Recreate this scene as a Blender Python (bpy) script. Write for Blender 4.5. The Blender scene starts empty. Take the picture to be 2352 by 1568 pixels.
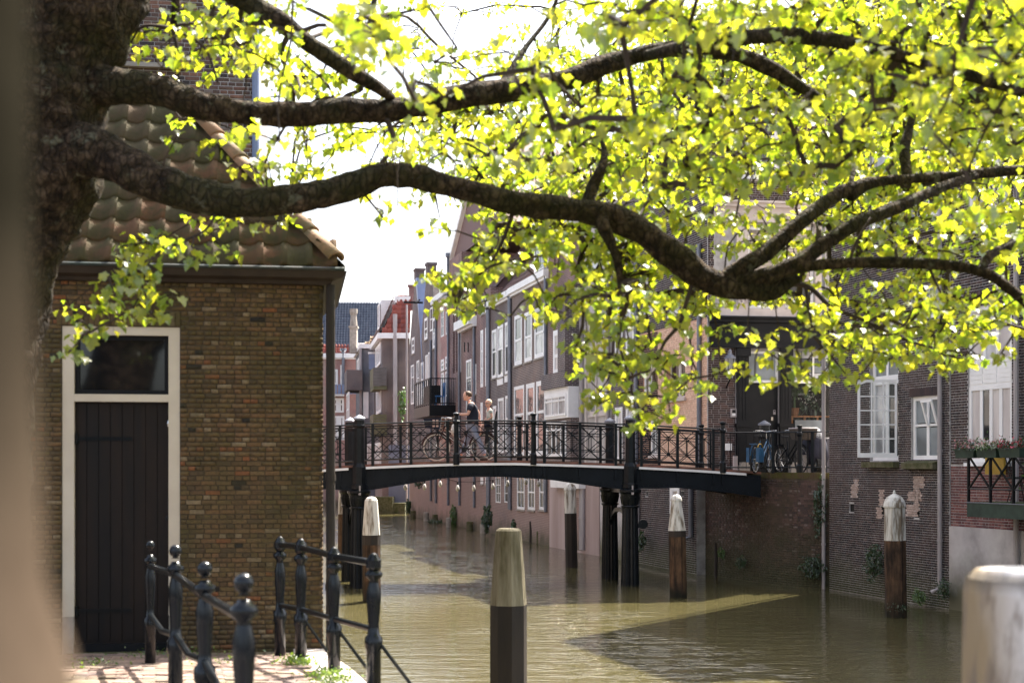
import bpy, bmesh, math, random
import numpy as np
from mathutils import Vector, Matrix, noise
R = math.radians
rng = random.Random(7)
C = bpy.context.scene.collection
sc = bpy.context.scene
# ---------------------------------------------------------------- camera, sky, sun, exposure
F, CX, HY, EYE = 3266.67, 1176.0, 1071.0, 3.0       # focal length and horizon in pixels of a 2352 px wide frame; eye 3 m above the water
cam_d = bpy.data.cameras.new('camera'); cam = bpy.data.objects.new('camera', cam_d); C.objects.link(cam)
cam.location = (0, 0, EYE); cam.rotation_euler = (R(90), 0, 0)
cam_d.lens = 50; cam_d.sensor_width = 36; cam_d.shift_y = (HY - 784) / 2352
cam_d.clip_start = 0.05; cam_d.clip_end = 3000
cam_d.dof.use_dof = True; cam_d.dof.focus_distance = 38; cam_d.dof.aperture_fstop = 2.8; cam_d.dof.aperture_blades = 0
sc.camera = cam
SUN_AZ, SUN_EL = 34.0, 56.0                          # degrees clockwise from +Y, and above the horizon
w = bpy.data.worlds.new('World'); sc.world = w; w.use_nodes = True
nt = w.node_tree; bg = nt.nodes['Background']
sky = nt.nodes.new('ShaderNodeTexSky'); sky.sky_type = 'NISHITA'; sky.sun_disc = False
sky.sun_elevation = R(SUN_EL); sky.sun_rotation = R(SUN_AZ); sky.air_density = 1.0; sky.dust_density = 5.0; sky.ozone_density = 1.0
hs = nt.nodes.new('ShaderNodeHueSaturation'); hs.inputs['Saturation'].default_value = 0.62
nt.links.new(sky.outputs[0], hs.inputs['Color']); nt.links.new(hs.outputs[0], bg.inputs[0]); bg.inputs[1].default_value = 0.10
sd = bpy.data.lights.new('sun', 'SUN'); so = bpy.data.objects.new('sun', sd); C.objects.link(so)
sd.energy = 4.8; sd.angle = R(0.5); sd.color = (1.0, 0.93, 0.82)
S = Vector((math.sin(R(SUN_AZ)) * math.cos(R(SUN_EL)), math.cos(R(SUN_AZ)) * math.cos(R(SUN_EL)), math.sin(R(SUN_EL))))
so.rotation_euler = S.to_track_quat('Z', 'Y').to_euler(); so.location = (30, 40, 60)
sc.view_settings.view_transform = 'Standard'; sc.view_settings.look = 'None'
sc.view_settings.exposure = 2.25; sc.view_settings.gamma = 1.0; sc.view_settings.use_curve_mapping = False
sc.cycles.max_bounces = 8; sc.cycles.transparent_max_bounces = 8
sc.cycles.sample_clamp_indirect = 6

def P(px, py, Y):
    return Vector(((px - CX) / F * Y, Y, EYE - (py - HY) / F * Y))

# ---------------------------------------------------------------- materials
def new_mat(name):
    m = bpy.data.materials.new(name); m.use_nodes = True
    nt = m.node_tree; return m, nt, nt.nodes['Principled BSDF']
def nd(nt, typ, **kw):
    n = nt.nodes.new(typ)
    for k, v in kw.items():
        if k in n.inputs.keys(): n.inputs[k].default_value = v
        else: setattr(n, k, v)
    return n
def ramp(nt, src, stops, interp='LINEAR'):
    r = nt.nodes.new('ShaderNodeValToRGB'); r.color_ramp.interpolation = interp
    e = r.color_ramp.elements
    while len(e) < len(stops): e.new(0.5)
    for i, (p, c) in enumerate(stops):
        e[i].position = p; e[i].color = (*c, 1) if len(c) == 3 else c
    nt.links.new(src, r.inputs[0]); return r.outputs[0]
def mixc(nt, fac, a, b, mode='MIX'):
    m = nt.nodes.new('ShaderNodeMix'); m.data_type = 'RGBA'; m.blend_type = mode
    for s, v in ((m.inputs[0], fac), (m.inputs[6], a), (m.inputs[7], b)):
        if isinstance(v, (int, float)): s.default_value = v
        elif isinstance(v, tuple): s.default_value = (*v, 1)
        else: nt.links.new(v, s)
    return m.outputs[2]
def mth(nt, op, a, b=None, clamp=False):
    m = nt.nodes.new('ShaderNodeMath'); m.operation = op; m.use_clamp = clamp
    for s, v in ((m.inputs[0], a), (m.inputs[1], b)):
        if v is None: continue
        if isinstance(v, (int, float)): s.default_value = v
        else: nt.links.new(v, s)
    return m.outputs[0]
def pos(nt):
    return nt.nodes.new('ShaderNodeNewGeometry').outputs['Position']
def noi(nt, vec, scale, detail=4, rough=0.6, out=0):
    n = nd(nt, 'ShaderNodeTexNoise', Scale=scale, Detail=detail, Roughness=rough)
    nt.links.new(vec, n.inputs['Vector']); return n.outputs[out]
def bump(nt, b, h, strength, dist):
    n = nt.nodes.new('ShaderNodeBump'); n.inputs['Strength'].default_value = strength; n.inputs['Distance'].default_value = dist
    nt.links.new(h, n.inputs['Height']); nt.links.new(n.outputs[0], b.inputs['Normal']); return n
def mapping(nt, vec, sx, sy, sz):
    n = nt.nodes.new('ShaderNodeMapping'); n.inputs['Scale'].default_value = (sx, sy, sz); nt.links.new(vec, n.inputs[0]); return n.outputs[0]

def plain(name, c1, c2=None, scale=3, rough=0.6, bmp=0.3, bd=0.005, metal=0.0, spec=0.3, streak=False, stops=(0.35, 0.65)):
    m, nt, b = new_mat(name)
    c2 = c2 or tuple(x * 0.7 for x in c1)
    p = pos(nt)
    if streak: p = mapping(nt, p, 1, 1, 0.15)
    n = noi(nt, p, scale)
    col = ramp(nt, n, [(stops[0], c1), (stops[1], c2)])
    nt.links.new(col, b.inputs['Base Color'])
    b.inputs['Roughness'].default_value = rough; b.inputs['Metallic'].default_value = metal
    b.inputs['Specular IOR Level'].default_value = spec
    if bmp: bump(nt, b, noi(nt, p, scale * 6), bmp, bd)
    return m

def add_damp(nt, col, z0=0.25, z1=1.0, moss=(0.045, 0.05, 0.018), amount=0.85):
    """algae and tide dirt that sits on canal walls near the water"""
    g = pos(nt); sep = nt.nodes.new('ShaderNodeSeparateXYZ'); nt.links.new(g, sep.inputs[0])
    n = noi(nt, g, 1.3, 5); zz = mth(nt, 'ADD', sep.outputs[2], mth(nt, 'MULTIPLY', mth(nt, 'SUBTRACT', n, 0.5), 1.6))
    mr = nt.nodes.new('ShaderNodeMapRange'); nt.links.new(zz, mr.inputs[0])
    mr.inputs[1].default_value = z0; mr.inputs[2].default_value = z1; mr.inputs[3].default_value = amount; mr.inputs[4].default_value = 0
    return mixc(nt, mr.outputs[0], col, moss)

def brick_mat(name, c1, c2, mortar, bw=0.20, rh=0.066, ms=0.012, bmp=0.6, damp=True, patch=None, rough=0.85):
    m, nt, b = new_mat(name)
    uv = nt.nodes.new('ShaderNodeUVMap').outputs[0]
    t = nd(nt, 'ShaderNodeTexBrick', Scale=1.0)
    t.inputs['Color1'].default_value = (*c1, 1); t.inputs['Color2'].default_value = (*c2, 1); t.inputs['Mortar'].default_value = (*mortar, 1)
    t.inputs['Mortar Size'].default_value = ms; t.inputs['Mortar Smooth'].default_value = 0.2
    t.inputs['Brick Width'].default_value = bw; t.inputs['Row Height'].default_value = rh; t.offset = 0.5
    nt.links.new(uv, t.inputs['Vector'])
    g = pos(nt)
    n = noi(nt, g, 0.7, 6, 0.65)
    col = mixc(nt, 1.0, t.outputs[0], ramp(nt, n, [(0.3, (0.62, 0.62, 0.66)), (0.5, (1, 1, 1)), (0.7, (1.35, 1.28, 1.2))]), 'MULTIPLY')
    if patch:
        col = mixc(nt, mth(nt, 'MULTIPLY', ramp(nt, noi(nt, g, 0.45, 3), [(0.52, (0, 0, 0)), (0.6, (1, 1, 1))]), 0.7), col, patch)
    if damp:                                                            # salt bloom and lime on the lower courses, algae at the tide line
        sp = nt.nodes.new('ShaderNodeSeparateXYZ'); nt.links.new(g, sp.inputs[0]); mr = nt.nodes.new('ShaderNodeMapRange'); mr.inputs[1].default_value = 3.4; mr.inputs[2].default_value = 1.6
        nt.links.new(mth(nt, 'ADD', sp.outputs[2], mth(nt, 'MULTIPLY', mth(nt, 'SUBTRACT', n, 0.5), 2.5)), mr.inputs[0])
        col = mixc(nt, mth(nt, 'MULTIPLY', mr.outputs[0], 0.6), col, mixc(nt, 1.0, (0.33, 0.22, 0.19), ramp(nt, t.outputs['Fac'], [(0, (1, 1, 1)), (1, (1.2, 1.2, 1.2))]), 'MULTIPLY'))
        col = add_damp(nt, col, 0.0, 0.7, (0.06, 0.06, 0.025), 0.8)
    nt.links.new(col, b.inputs['Base Color']); b.inputs['Roughness'].default_value = rough
    h = mth(nt, 'ADD', mth(nt, 'SUBTRACT', 1.0, t.outputs['Fac']), mth(nt, 'MULTIPLY', noi(nt, g, 30), 0.4))
    bump(nt, b, h, bmp, 0.01)
    return m

def unit_brick_mat(name, stops, damp=True, stain=None, rough=0.85, dz=(0.25, 1.0), lowc=None):
    """material of a single modelled brick: one colour per brick, drawn from a ramp"""
    m, nt, b = new_mat(name)
    gi = nt.nodes.new('ShaderNodeNewGeometry'); oi = nt.nodes.new('ShaderNodeObjectInfo')
    r = mth(nt, 'FRACT', mth(nt, 'ADD', gi.outputs['Random Per Island'], oi.outputs['Random']))
    g = gi.outputs['Position']
    col = ramp(nt, r, stops, 'CONSTANT')
    col = mixc(nt, 1.0, col, ramp(nt, noi(nt, g, 40, 3), [(0.3, (0.7, 0.7, 0.7)), (0.7, (1.25, 1.25, 1.25))]), 'MULTIPLY')
    if stain:
        f = ramp(nt, noi(nt, g, 1.1, 5), [(0.45, (0, 0, 0)), (0.62, (1, 1, 1))])
        col = mixc(nt, mth(nt, 'MULTIPLY', f, 0.75), col, stain)
    if lowc:
        sep = nt.nodes.new('ShaderNodeSeparateXYZ'); nt.links.new(g, sep.inputs[0])
        zz = mth(nt, 'ADD', sep.outputs[2], mth(nt, 'MULTIPLY', noi(nt, g, 2.0, 3), 0.5))
        f = mth(nt, 'LESS_THAN', zz, lowc[0]); col = mixc(nt, mth(nt, 'MULTIPLY', f, lowc[2]), col, lowc[1])
    if damp: col = add_damp(nt, col, *dz)
    nt.links.new(col, b.inputs['Base Color']); b.inputs['Roughness'].default_value = rough
    bump(nt, b, noi(nt, g, 60, 3), 0.5, 0.004)
    return m

def glass_mat(name, tint=(0.02, 0.025, 0.03), rough=0.04, wav=0.15):
    m, nt, b = new_mat(name)
    g = pos(nt)
    nt.links.new(ramp(nt, noi(nt, g, 1.2, 2), [(0.4, tint), (0.6, tuple(x * 2.2 for x in tint))]), b.inputs['Base Color'])
    b.inputs['Roughness'].default_value = rough; b.inputs['Specular IOR Level'].default_value = 0.8
    bump(nt, b, noi(nt, g, 1.5, 2), wav, 0.02)
    return m

M = {}
M['mortar_dark'] = plain('mortar_brown', (0.10, 0.075, 0.05), (0.05, 0.04, 0.028), 4, 0.95, 0.5)
M['mortar_light'] = plain('mortar_light', (0.46, 0.44, 0.43), (0.30, 0.28, 0.27), 4, 0.95, 0.3)
M['shed_brick'] = unit_brick_mat('shed_brick', [(0, (0.125, 0.075, 0.032)), (0.18, (0.10, 0.058, 0.025)), (0.38, (0.15, 0.092, 0.040)), (0.54, (0.115, 0.074, 0.028)),
    (0.70, (0.155, 0.084, 0.036)), (0.82, (0.08, 0.05, 0.024)), (0.90, (0.23, 0.165, 0.095)), (0.955, (0.20, 0.075, 0.028)), (0.98, (0.016, 0.012, 0.009))], damp=False, stain=(0.056, 0.0448, 0.011))
M['dark_brick'] = unit_brick_mat('dark_brick', [(0, (0.026, 0.018, 0.020)), (0.2, (0.036, 0.024, 0.025)), (0.4, (0.020, 0.016, 0.019)), (0.6, (0.048, 0.028, 0.027)),
    (0.75, (0.030, 0.022, 0.026)), (0.9, (0.065, 0.036, 0.034)), (0.97, (0.10, 0.07, 0.065))], stain=(0.065, 0.038, 0.034))
M['red_brick'] = unit_brick_mat('red_brick', [(0, (0.17, 0.055, 0.05)), (0.25, (0.13, 0.045, 0.045)), (0.5, (0.20, 0.075, 0.065)), (0.7, (0.11, 0.045, 0.045)), (0.85, (0.22, 0.10, 0.085))], stain=(0.10, 0.05, 0.05))
M['quay_brick'] = unit_brick_mat('quay_brick', [(0, (0.085, 0.048, 0.040)), (0.3, (0.065, 0.040, 0.036)), (0.55, (0.11, 0.065, 0.054)), (0.8, (0.05, 0.034, 0.030)), (0.93, (0.17, 0.13, 0.115))], stain=(0.05, 0.038, 0.020), dz=(0.3, 1.4))
M['tower_brick'] = unit_brick_mat('tower_brick', [(0, (0.12, 0.07, 0.055)), (0.25, (0.09, 0.055, 0.045)), (0.5, (0.15, 0.075, 0.055)), (0.7, (0.04, 0.03, 0.03)), (0.8, (0.20, 0.10, 0.07)), (0.93, (0.17, 0.13, 0.11))], damp=False)
M['front_brick'] = unit_brick_mat('front_brick', [(0, (0.06, 0.035, 0.032)), (0.3, (0.045, 0.028, 0.027)), (0.6, (0.08, 0.045, 0.038)), (0.85, (0.10, 0.05, 0.042))], damp=False)
M['salmon_brick'] = unit_brick_mat('salmon_brick', [(0, (0.76, 0.50, 0.36)), (0.3, (0.70, 0.45, 0.32)), (0.6, (0.79, 0.54, 0.39)), (0.85, (0.68, 0.42, 0.30))], damp=False, rough=0.7)
M['mortar_salmon'] = plain('mortar_salmon', (0.55, 0.32, 0.22), (0.46, 0.26, 0.18), 4, 0.9, 0.3)
M['b_purple'] = brick_mat('brick_purple', (0.1495, 0.0624, 0.06), (0.0975, 0.0416, 0.0432), (0.351, 0.273, 0.252), patch=(0.156, 0.1014, 0.084))
M['b_red'] = brick_mat('brick_red', (0.24, 0.085, 0.075), (0.17, 0.06, 0.058), (0.32, 0.25, 0.24))
M['b_rose'] = brick_mat('brick_rose', (0.363, 0.154, 0.132), (0.286, 0.11, 0.099), (0.396, 0.308, 0.286), patch=(0.33, 0.264, 0.231))
M['b_dark'] = brick_mat('brick_soot', (0.0486, 0.03645, 0.03915), (0.0837, 0.054, 0.0513), (0.2565, 0.2295, 0.2295), patch=(0.1148, 0.081, 0.07425))
M['b_brown'] = brick_mat('brick_brown', (0.119, 0.0728, 0.0588), (0.0812, 0.0518, 0.0462), (0.294, 0.252, 0.238), patch=(0.182, 0.1232, 0.1036))
M['b_grey'] = brick_mat('brick_grey', (0.10, 0.10, 0.115), (0.14, 0.135, 0.15), (0.24, 0.24, 0.26), damp=False)
M['plaster'] = plain('peeling_plaster', (0.52, 0.48, 0.46), (0.34, 0.31, 0.30), 1.2, 0.85, 0.3, streak=True)
M['plaster_pink'] = plain('stained_pink_plaster', (0.46, 0.36, 0.34), (0.34, 0.25, 0.23), 0.9, 0.85, 0.3, streak=True)
m, nt_, b_ = new_mat('wet_plaster'); g_ = pos(nt_)
c_ = ramp(nt_, noi(nt_, g_, 1.5, 6), [(0.3, (0.33, 0.30, 0.29)), (0.5, (0.47, 0.43, 0.42)), (0.7, (0.55, 0.52, 0.50))])
nt_.links.new(add_damp(nt_, c_, 0.1, 1.3, (0.09, 0.085, 0.035), 0.9), b_.inputs['Base Color']); b_.inputs['Roughness'].default_value = 0.85
M['wet_plaster'] = m
M['bluegrey_wall'] = plain('bluegrey_paint', (0.17, 0.185, 0.25), (0.13, 0.14, 0.19), 0.6, 0.7, 0.2)
M['white'] = plain('white_paint', (0.84, 0.83, 0.83), (0.76, 0.75, 0.75), 2.5, 0.45, 0.15, 0.002)
M['cream'] = plain('cream_paint', (0.66, 0.58, 0.47), (0.58, 0.50, 0.40), 2.0, 0.55, 0.15, 0.002)
M['black_paint'] = plain('black_paint', (0.005, 0.006, 0.008), (0.011, 0.011, 0.013), 3, 0.4, 0.2, 0.003, spec=0.2)
M['gloss_iron'] = plain('glossy_iron', (0.005, 0.007, 0.010), (0.010, 0.012, 0.016), 6, 0.2, 0.1, 0.001, spec=0.35)
M['iron'] = plain('painted_iron', (0.004, 0.006, 0.008), (0.009, 0.011, 0.014), 6, 0.28, 0.25, 0.002, spec=0.22)
M['girder'] = plain('girder_paint', (0.008, 0.011, 0.016), (0.005, 0.007, 0.010), 2.2, 0.45, 0.3, 0.004, spec=0.15)
M['dark_door'] = plain('dark_door_wood', (0.018, 0.0105, 0.0075), (0.0075, 0.006, 0.006), 5, 0.5, 0.4, 0.003, streak=True, spec=0.25)
M['dark_wood'] = plain('dark_cornice_wood', (0.044, 0.032, 0.024), (0.024, 0.0176, 0.0136), 4, 0.6, 0.3)
M['zinc'] = plain('zinc', (0.20, 0.21, 0.25), (0.15, 0.16, 0.19), 3, 0.45, 0.2, 0.003, metal=0.3)
M['zinc_pale'] = plain('weathered_pipe', (0.42, 0.38, 0.38), (0.28, 0.25, 0.25), 3, 0.5, 0.2, 0.003, streak=True)
M['lead'] = plain('lead_sheet', (0.22, 0.27, 0.42), (0.17, 0.21, 0.33), 1.5, 0.4, 0.2, 0.003)
M['copper'] = plain('gutter_metal', (0.06, 0.055, 0.05), (0.035, 0.05, 0.045), 5, 0.45, 0.2, 0.002, metal=0.3)
M['glass'] = glass_mat('window_glass'); M['glass_pale'] = glass_mat('curtained_glass', (0.25, 0.25, 0.26), 0.12)
M['glass_dark'] = glass_mat('dark_glass', (0.006, 0.007, 0.009), 0.06)
M['frosted'] = glass_mat('frosted_glass', (0.10, 0.115, 0.125), 0.35, 0.5)
M['curtain'] = plain('curtain_pane', (0.62, 0.57, 0.55), (0.48, 0.43, 0.42), 7, 0.35, 0.2, streak=True)
M['blind'] = plain('blind', (0.55, 0.47, 0.40), (0.50, 0.43, 0.37), 3, 0.6, 0)
M['stone'] = plain('stone', (0.36, 0.32, 0.28), (0.24, 0.21, 0.18), 5, 0.85, 0.5)
M['white_stone'] = plain('painted_stone', (0.60, 0.53, 0.49), (0.52, 0.45, 0.42), 2, 0.7, 0.3)
M['mossy_stone'] = plain('mossy_stone', (0.13, 0.115, 0.07), (0.055, 0.06, 0.02), 7, 0.95, 0.8, 0.01)
M['asphalt'] = plain('street_paving', (0.13, 0.11, 0.10), (0.09, 0.08, 0.07), 3, 0.9, 0.4)
def wet_wood(name, c1, c2):
    m, nt, b = new_mat(name); g = pos(nt); p = mapping(nt, g, 1, 1, 0.12)
    col = mixc(nt, 1.0, ramp(nt, noi(nt, p, 9, 6, .7), [(.38, c1), (.6, c2)]), ramp(nt, noi(nt, g, 2.5, 3), [(.35, (.6, .6, .6)), (.65, (1.4, 1.3, 1.2))]), 'MULTIPLY')
    nt.links.new(add_damp(nt, col, .12, .42, (.014, .014, .008), .95), b.inputs['Base Color']); b.inputs['Roughness'].default_value = .8; b.inputs['Specular IOR Level'].default_value = .25
    bump(nt, b, noi(nt, p, 22, 5, .7), 1.0, .02); return m
M['bark_wood'] = wet_wood('old_pile_wood', (0.105, 0.062, 0.036), (0.022, 0.014, 0.010))
M['tar'] = plain('tarred_wood', (0.022, 0.018, 0.016), (0.04, 0.03, 0.024), 6, 0.7, 0.5, streak=True)
M['green_metal'] = plain('green_metal', (0.035, 0.06, 0.045), (0.02, 0.032, 0.026), 5, 0.5, 0.2)
M['skin'] = plain('skin', (0.62, 0.36, 0.27), (0.54, 0.29, 0.21), 9, 0.55, 0)
M['hair_brown'] = plain('brown_hair', (0.06, 0.035, 0.022), (0.10, 0.06, 0.035), 40, 0.6, 0.3)
M['hair_blond'] = plain('blond_hair', (0.72, 0.60, 0.42), (0.60, 0.48, 0.30), 40, 0.6, 0.3)
M['navy_cloth'] = plain('navy_cloth', (0.012, 0.014, 0.024), (0.02, 0.022, 0.035), 12, 0.85, 0.3)
M['jeans'] = plain('grey_jeans', (0.21, 0.24, 0.33), (0.29, 0.32, 0.41), 9, 0.85, 0.4)
M['shirt_kid'] = plain('kid_shirt', (0.50, 0.50, 0.46), (0.16, 0.27, 0.20), 9, 0.85, 0.2, stops=(0.5, 0.62))
M['leather'] = plain('shoe_leather', (0.10, 0.075, 0.06), (0.05, 0.04, 0.035), 9, 0.6, 0.2)
M['rubber'] = plain('rubber', (0.015, 0.015, 0.016), (0.03, 0.03, 0.03), 9, 0.7, 0.2)
M['cream_tyre'] = plain('cream_tyre', (0.55, 0.52, 0.46), (0.45, 0.42, 0.37), 9, 0.6, 0)
M['chrome'] = plain('chrome', (0.55, 0.55, 0.55), (0.45, 0.45, 0.45), 9, 0.25, 0, metal=0.9)
M['bike_paint'] = plain('dark_red_paint', (0.05, 0.015, 0.014), (0.03, 0.01, 0.01), 9, 0.3, 0)
M['bike_blue'] = plain('blue_paint', (0.02, 0.10, 0.22), (0.015, 0.07, 0.15), 9, 0.35, 0)
M['white_cloth'] = plain('white_bag', (0.65, 0.64, 0.62), (0.5, 0.49, 0.47), 9, 0.7, 0.3)
M['blue_plastic'] = plain('blue_plastic', (0.05, 0.22, 0.55), (0.04, 0.17, 0.42), 9, 0.5, 0)
M['yellow'] = plain('yellow_print', (0.42, 0.26, 0.03), (0.32, 0.20, 0.03), 5, 0.6, 0)
M['wicker'] = plain('wicker', (0.10, 0.08, 0.065), (0.04, 0.032, 0.026), 60, 0.85, 0.8)
M['cover'] = plain('scooter_cover', (0.02, 0.02, 0.035), (0.035, 0.035, 0.055), 4, 0.55, 0.6, 0.02)
M['terracotta'] = plain('terracotta', (0.30, 0.13, 0.06), (0.22, 0.09, 0.045), 6, 0.8, 0.2)
M['orange_wood'] = plain('shelf_wood', (0.36, 0.15, 0.06), (0.28, 0.11, 0.04), 6, 0.6, 0.1)
M['plank_green'] = plain('mossy_planks', (0.15, 0.135, 0.085), (0.10, 0.10, 0.055), 3, 0.85, 0.3)
M['plank_grey'] = plain('grey_planks', (0.14, 0.125, 0.12), (0.10, 0.09, 0.085), 3, 0.85, 0.3)

def leaf_mat(name, diff, trans, tmix=0.5, var=0.25):
    m, nt, b = new_mat(name); nt.nodes.remove(b)
    out = nt.nodes['Material Output']
    gi = nt.nodes.new('ShaderNodeNewGeometry'); oi = nt.nodes.new('ShaderNodeObjectInfo')
    r = mth(nt, 'FRACT', mth(nt, 'ADD', gi.outputs['Random Per Island'], oi.outputs['Random']))
    k = ramp(nt, r, [(0, (1 - var * 1.5, 1 - var * 0.9, 1 - var)), (0.35, (1 - var * .6, 1 - var * .2, 1 - var)), (1, (1 + var * 1.0, 1 + var * 0.5, 1 + var))])
    d = nt.nodes.new('ShaderNodeBsdfDiffuse'); t = nt.nodes.new('ShaderNodeBsdfTranslucent'); g = nt.nodes.new('ShaderNodeBsdfGlossy')
    nt.links.new(mixc(nt, 1.0, k, diff, 'MULTIPLY'), d.inputs[0]); nt.links.new(mixc(nt, 1.0, k, trans, 'MULTIPLY'), t.inputs[0])
    g.inputs['Roughness'].default_value = 0.35; g.inputs[0].default_value = (0.9, 0.9, 0.9, 1)
    m1 = nt.nodes.new('ShaderNodeMixShader'); m1.inputs[0].default_value = tmix
    nt.links.new(d.outputs[0], m1.inputs[1]); nt.links.new(t.outputs[0], m1.inputs[2])
    m2 = nt.nodes.new('ShaderNodeMixShader'); m2.inputs[0].default_value = 0.09
    nt.links.new(m1.outputs[0], m2.inputs[1]); nt.links.new(g.outputs[0], m2.inputs[2]); nt.links.new(m2.outputs[0], out.inputs[0])
    return m
M['leaf'] = leaf_mat('maple_leaf', (0.05, 0.11, 0.008), (0.52, 0.55, 0.022), 0.60, 0.33)
M['ivy'] = leaf_mat('ivy_leaf', (0.03, 0.065, 0.022), (0.05, 0.10, 0.02), 0.3)
M['bush'] = leaf_mat('weed_leaf', (0.07, 0.14, 0.025), (0.10, 0.20, 0.02), 0.35)
M['petal_pink'] = leaf_mat('pink_petal', (0.65, 0.30, 0.33), (0.5, 0.25, 0.25), 0.3)
M['petal_red'] = leaf_mat('red_petal', (0.55, 0.05, 0.09), (0.4, 0.04, 0.06), 0.3)
M['petal_white'] = leaf_mat('white_petal', (0.75, 0.72, 0.66), (0.5, 0.5, 0.45), 0.3)
M['grass'] = leaf_mat('grass_blade', (0.10, 0.17, 0.02), (0.20, 0.30, 0.02), 0.4)

# bark
m, nt, b = new_mat('bark'); g = pos(nt)
n1 = noi(nt, mapping(nt, g, 1, 1, 1), 14, 6, 0.7); n2 = noi(nt, g, 2.2, 4)
col = ramp(nt, n1, [(0.34, (0.008, 0.005, 0.0035)), (0.5, (0.040, 0.026, 0.016)), (0.66, (0.12, 0.082, 0.055))])
col = mixc(nt, mth(nt, 'MULTIPLY', ramp(nt, n2, [(0.45, (0, 0, 0)), (0.62, (1, 1, 1))]), 0.55), col, (0.036, 0.037, 0.012))
nt.links.new(col, b.inputs['Base Color']); b.inputs['Roughness'].default_value = 0.95; b.inputs['Specular IOR Level'].default_value = 0.2
vo = nt.nodes.new('ShaderNodeTexVoronoi'); vo.inputs['Scale'].default_value = 22; vo.feature = 'DISTANCE_TO_EDGE'; nt.links.new(mapping(nt, g, 1, 1, 0.55), vo.inputs['Vector'])
crk = ramp(nt, vo.outputs['Distance'], [(0.0, (0, 0, 0)), (0.14, (1, 1, 1))])
bump(nt, b, mth(nt, 'ADD', mth(nt, 'ADD', n1, mth(nt, 'MULTIPLY', noi(nt, g, 45, 4), 0.5)), mth(nt, 'MULTIPLY', crk, 0.5)), 1.0, 0.04)
col2 = mixc(nt, ramp(nt, noi(nt, g, 6, 5, .7), [(.60, (0, 0, 0)), (.68, (1, 1, 1))]), mixc(nt, 1.0, col, ramp(nt, vo.outputs['Distance'], [(0.0, (.68, .68, .68)), (0.14, (1.05, 1.05, 1.05))]), 'MULTIPLY'), (.13, .125, .085)); nt.links.new(col2, b.inputs['Base Color']); M['bark'] = m
M['twig'] = plain('twig_bark', (0.06, 0.04, 0.03), (0.035, 0.025, 0.02), 10, 0.85, 0.2)
# roof tiles
def tile_mat(name, stops, moss=None, rough=0.75):
    m, nt, b = new_mat(name)
    gi = nt.nodes.new('ShaderNodeNewGeometry'); oi = nt.nodes.new('ShaderNodeObjectInfo')
    r = mth(nt, 'FRACT', mth(nt, 'ADD', gi.outputs['Random Per Island'], oi.outputs['Random']))
    col = ramp(nt, r, stops); g = gi.outputs['Position']
    if moss: col = mixc(nt, mth(nt, 'MULTIPLY', ramp(nt, noi(nt, g, 5, 5), [(0.42, (0, 0, 0)), (0.6, (1, 1, 1))]), 0.85), col, moss)
    nt.links.new(col, b.inputs['Base Color']); b.inputs['Roughness'].default_value = rough
    bump(nt, b, noi(nt, g, 35, 4), 0.5, 0.01); return m
M['tile_moss'] = tile_mat('mossy_tile', [(0, (0.075, 0.058, 0.028)), (0.5, (0.10, 0.062, 0.032)), (0.85, (0.14, 0.066, 0.030)), (1, (0.075, 0.063, 0.032))], (0.056, 0.050, 0.017), 0.9)
M['tile_orange'] = tile_mat('ridge_tile', [(0, (0.315, 0.18, 0.0975)), (1, (0.255, 0.135, 0.0675))], (0.12, 0.0975, 0.045))
M['tile_red'] = tile_mat('red_tile', [(0, (0.24, 0.055, 0.04)), (0.5, (0.32, 0.085, 0.06)), (1, (0.17, 0.05, 0.045))])
M['tile_slate'] = tile_mat('glazed_grey_tile', [(0, (0.05, 0.065, 0.10)), (1, (0.08, 0.10, 0.14))], None, 0.35)
M['tile_old'] = tile_mat('old_tile', [(0, (0.16, 0.09, 0.08)), (0.5, (0.09, 0.06, 0.06)), (1, (0.22, 0.12, 0.10))])
# water
m, nt, b = new_mat('canal_water'); g = pos(nt)
b.inputs['Roughness'].default_value = 0.03; b.inputs['IOR'].default_value = 1.33
nt.links.new(ramp(nt, noi(nt, g, 0.12, 3), [(0.35, (0.058, 0.051, 0.022)), (0.65, (0.076, 0.066, 0.029))]), b.inputs['Base Color'])
w1 = noi(nt, mapping(nt, g, 0.45, 1.5, 1), 2.2, 4, 0.6); w2 = noi(nt, mapping(nt, g, 0.7, 1.5, 1), 6.0, 3, 0.65); w3 = noi(nt, mapping(nt, g, 0.5, 1.0, 1), 0.30, 2)
# a light breeze ruffles a lane down the middle of the canal in streaks, the rest lies calmer in the lee of the houses
sw_ = nt.nodes.new('ShaderNodeSeparateXYZ'); nt.links.new(g, sw_.inputs[0])
lane = mth(nt, 'ABSOLUTE', mth(nt, 'ADD', mth(nt, 'ADD', sw_.outputs[0], mth(nt, 'MULTIPLY', mth(nt, 'SUBTRACT', sw_.outputs[1], 33.5), 0.2)), mth(nt, 'MULTIPLY', mth(nt, 'SUBTRACT', w3, 0.5), 6.0)))
lane = ramp(nt, mth(nt, 'MULTIPLY', lane, 0.4), [(0.2, (1, 1, 1)), (0.8, (0.06, 0.06, 0.06))])
strk = ramp(nt, noi(nt, mapping(nt, g, 0.8, 1.3, 1), 1.9, 3, 0.6), [(0.48, (0, 0, 0)), (0.60, (1, 1, 1))])
ruf = mth(nt, 'ADD', 0.06, mth(nt, 'MULTIPLY', mth(nt, 'MULTIPLY', lane, strk), 0.7))
h = mth(nt, 'ADD', mth(nt, 'MULTIPLY', w1, 0.045), mth(nt, 'MULTIPLY', w2, mth(nt, 'MULTIPLY', ruf, 0.16)))
bump(nt, b, h, 0.9, 1.0); M['water'] = m
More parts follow.
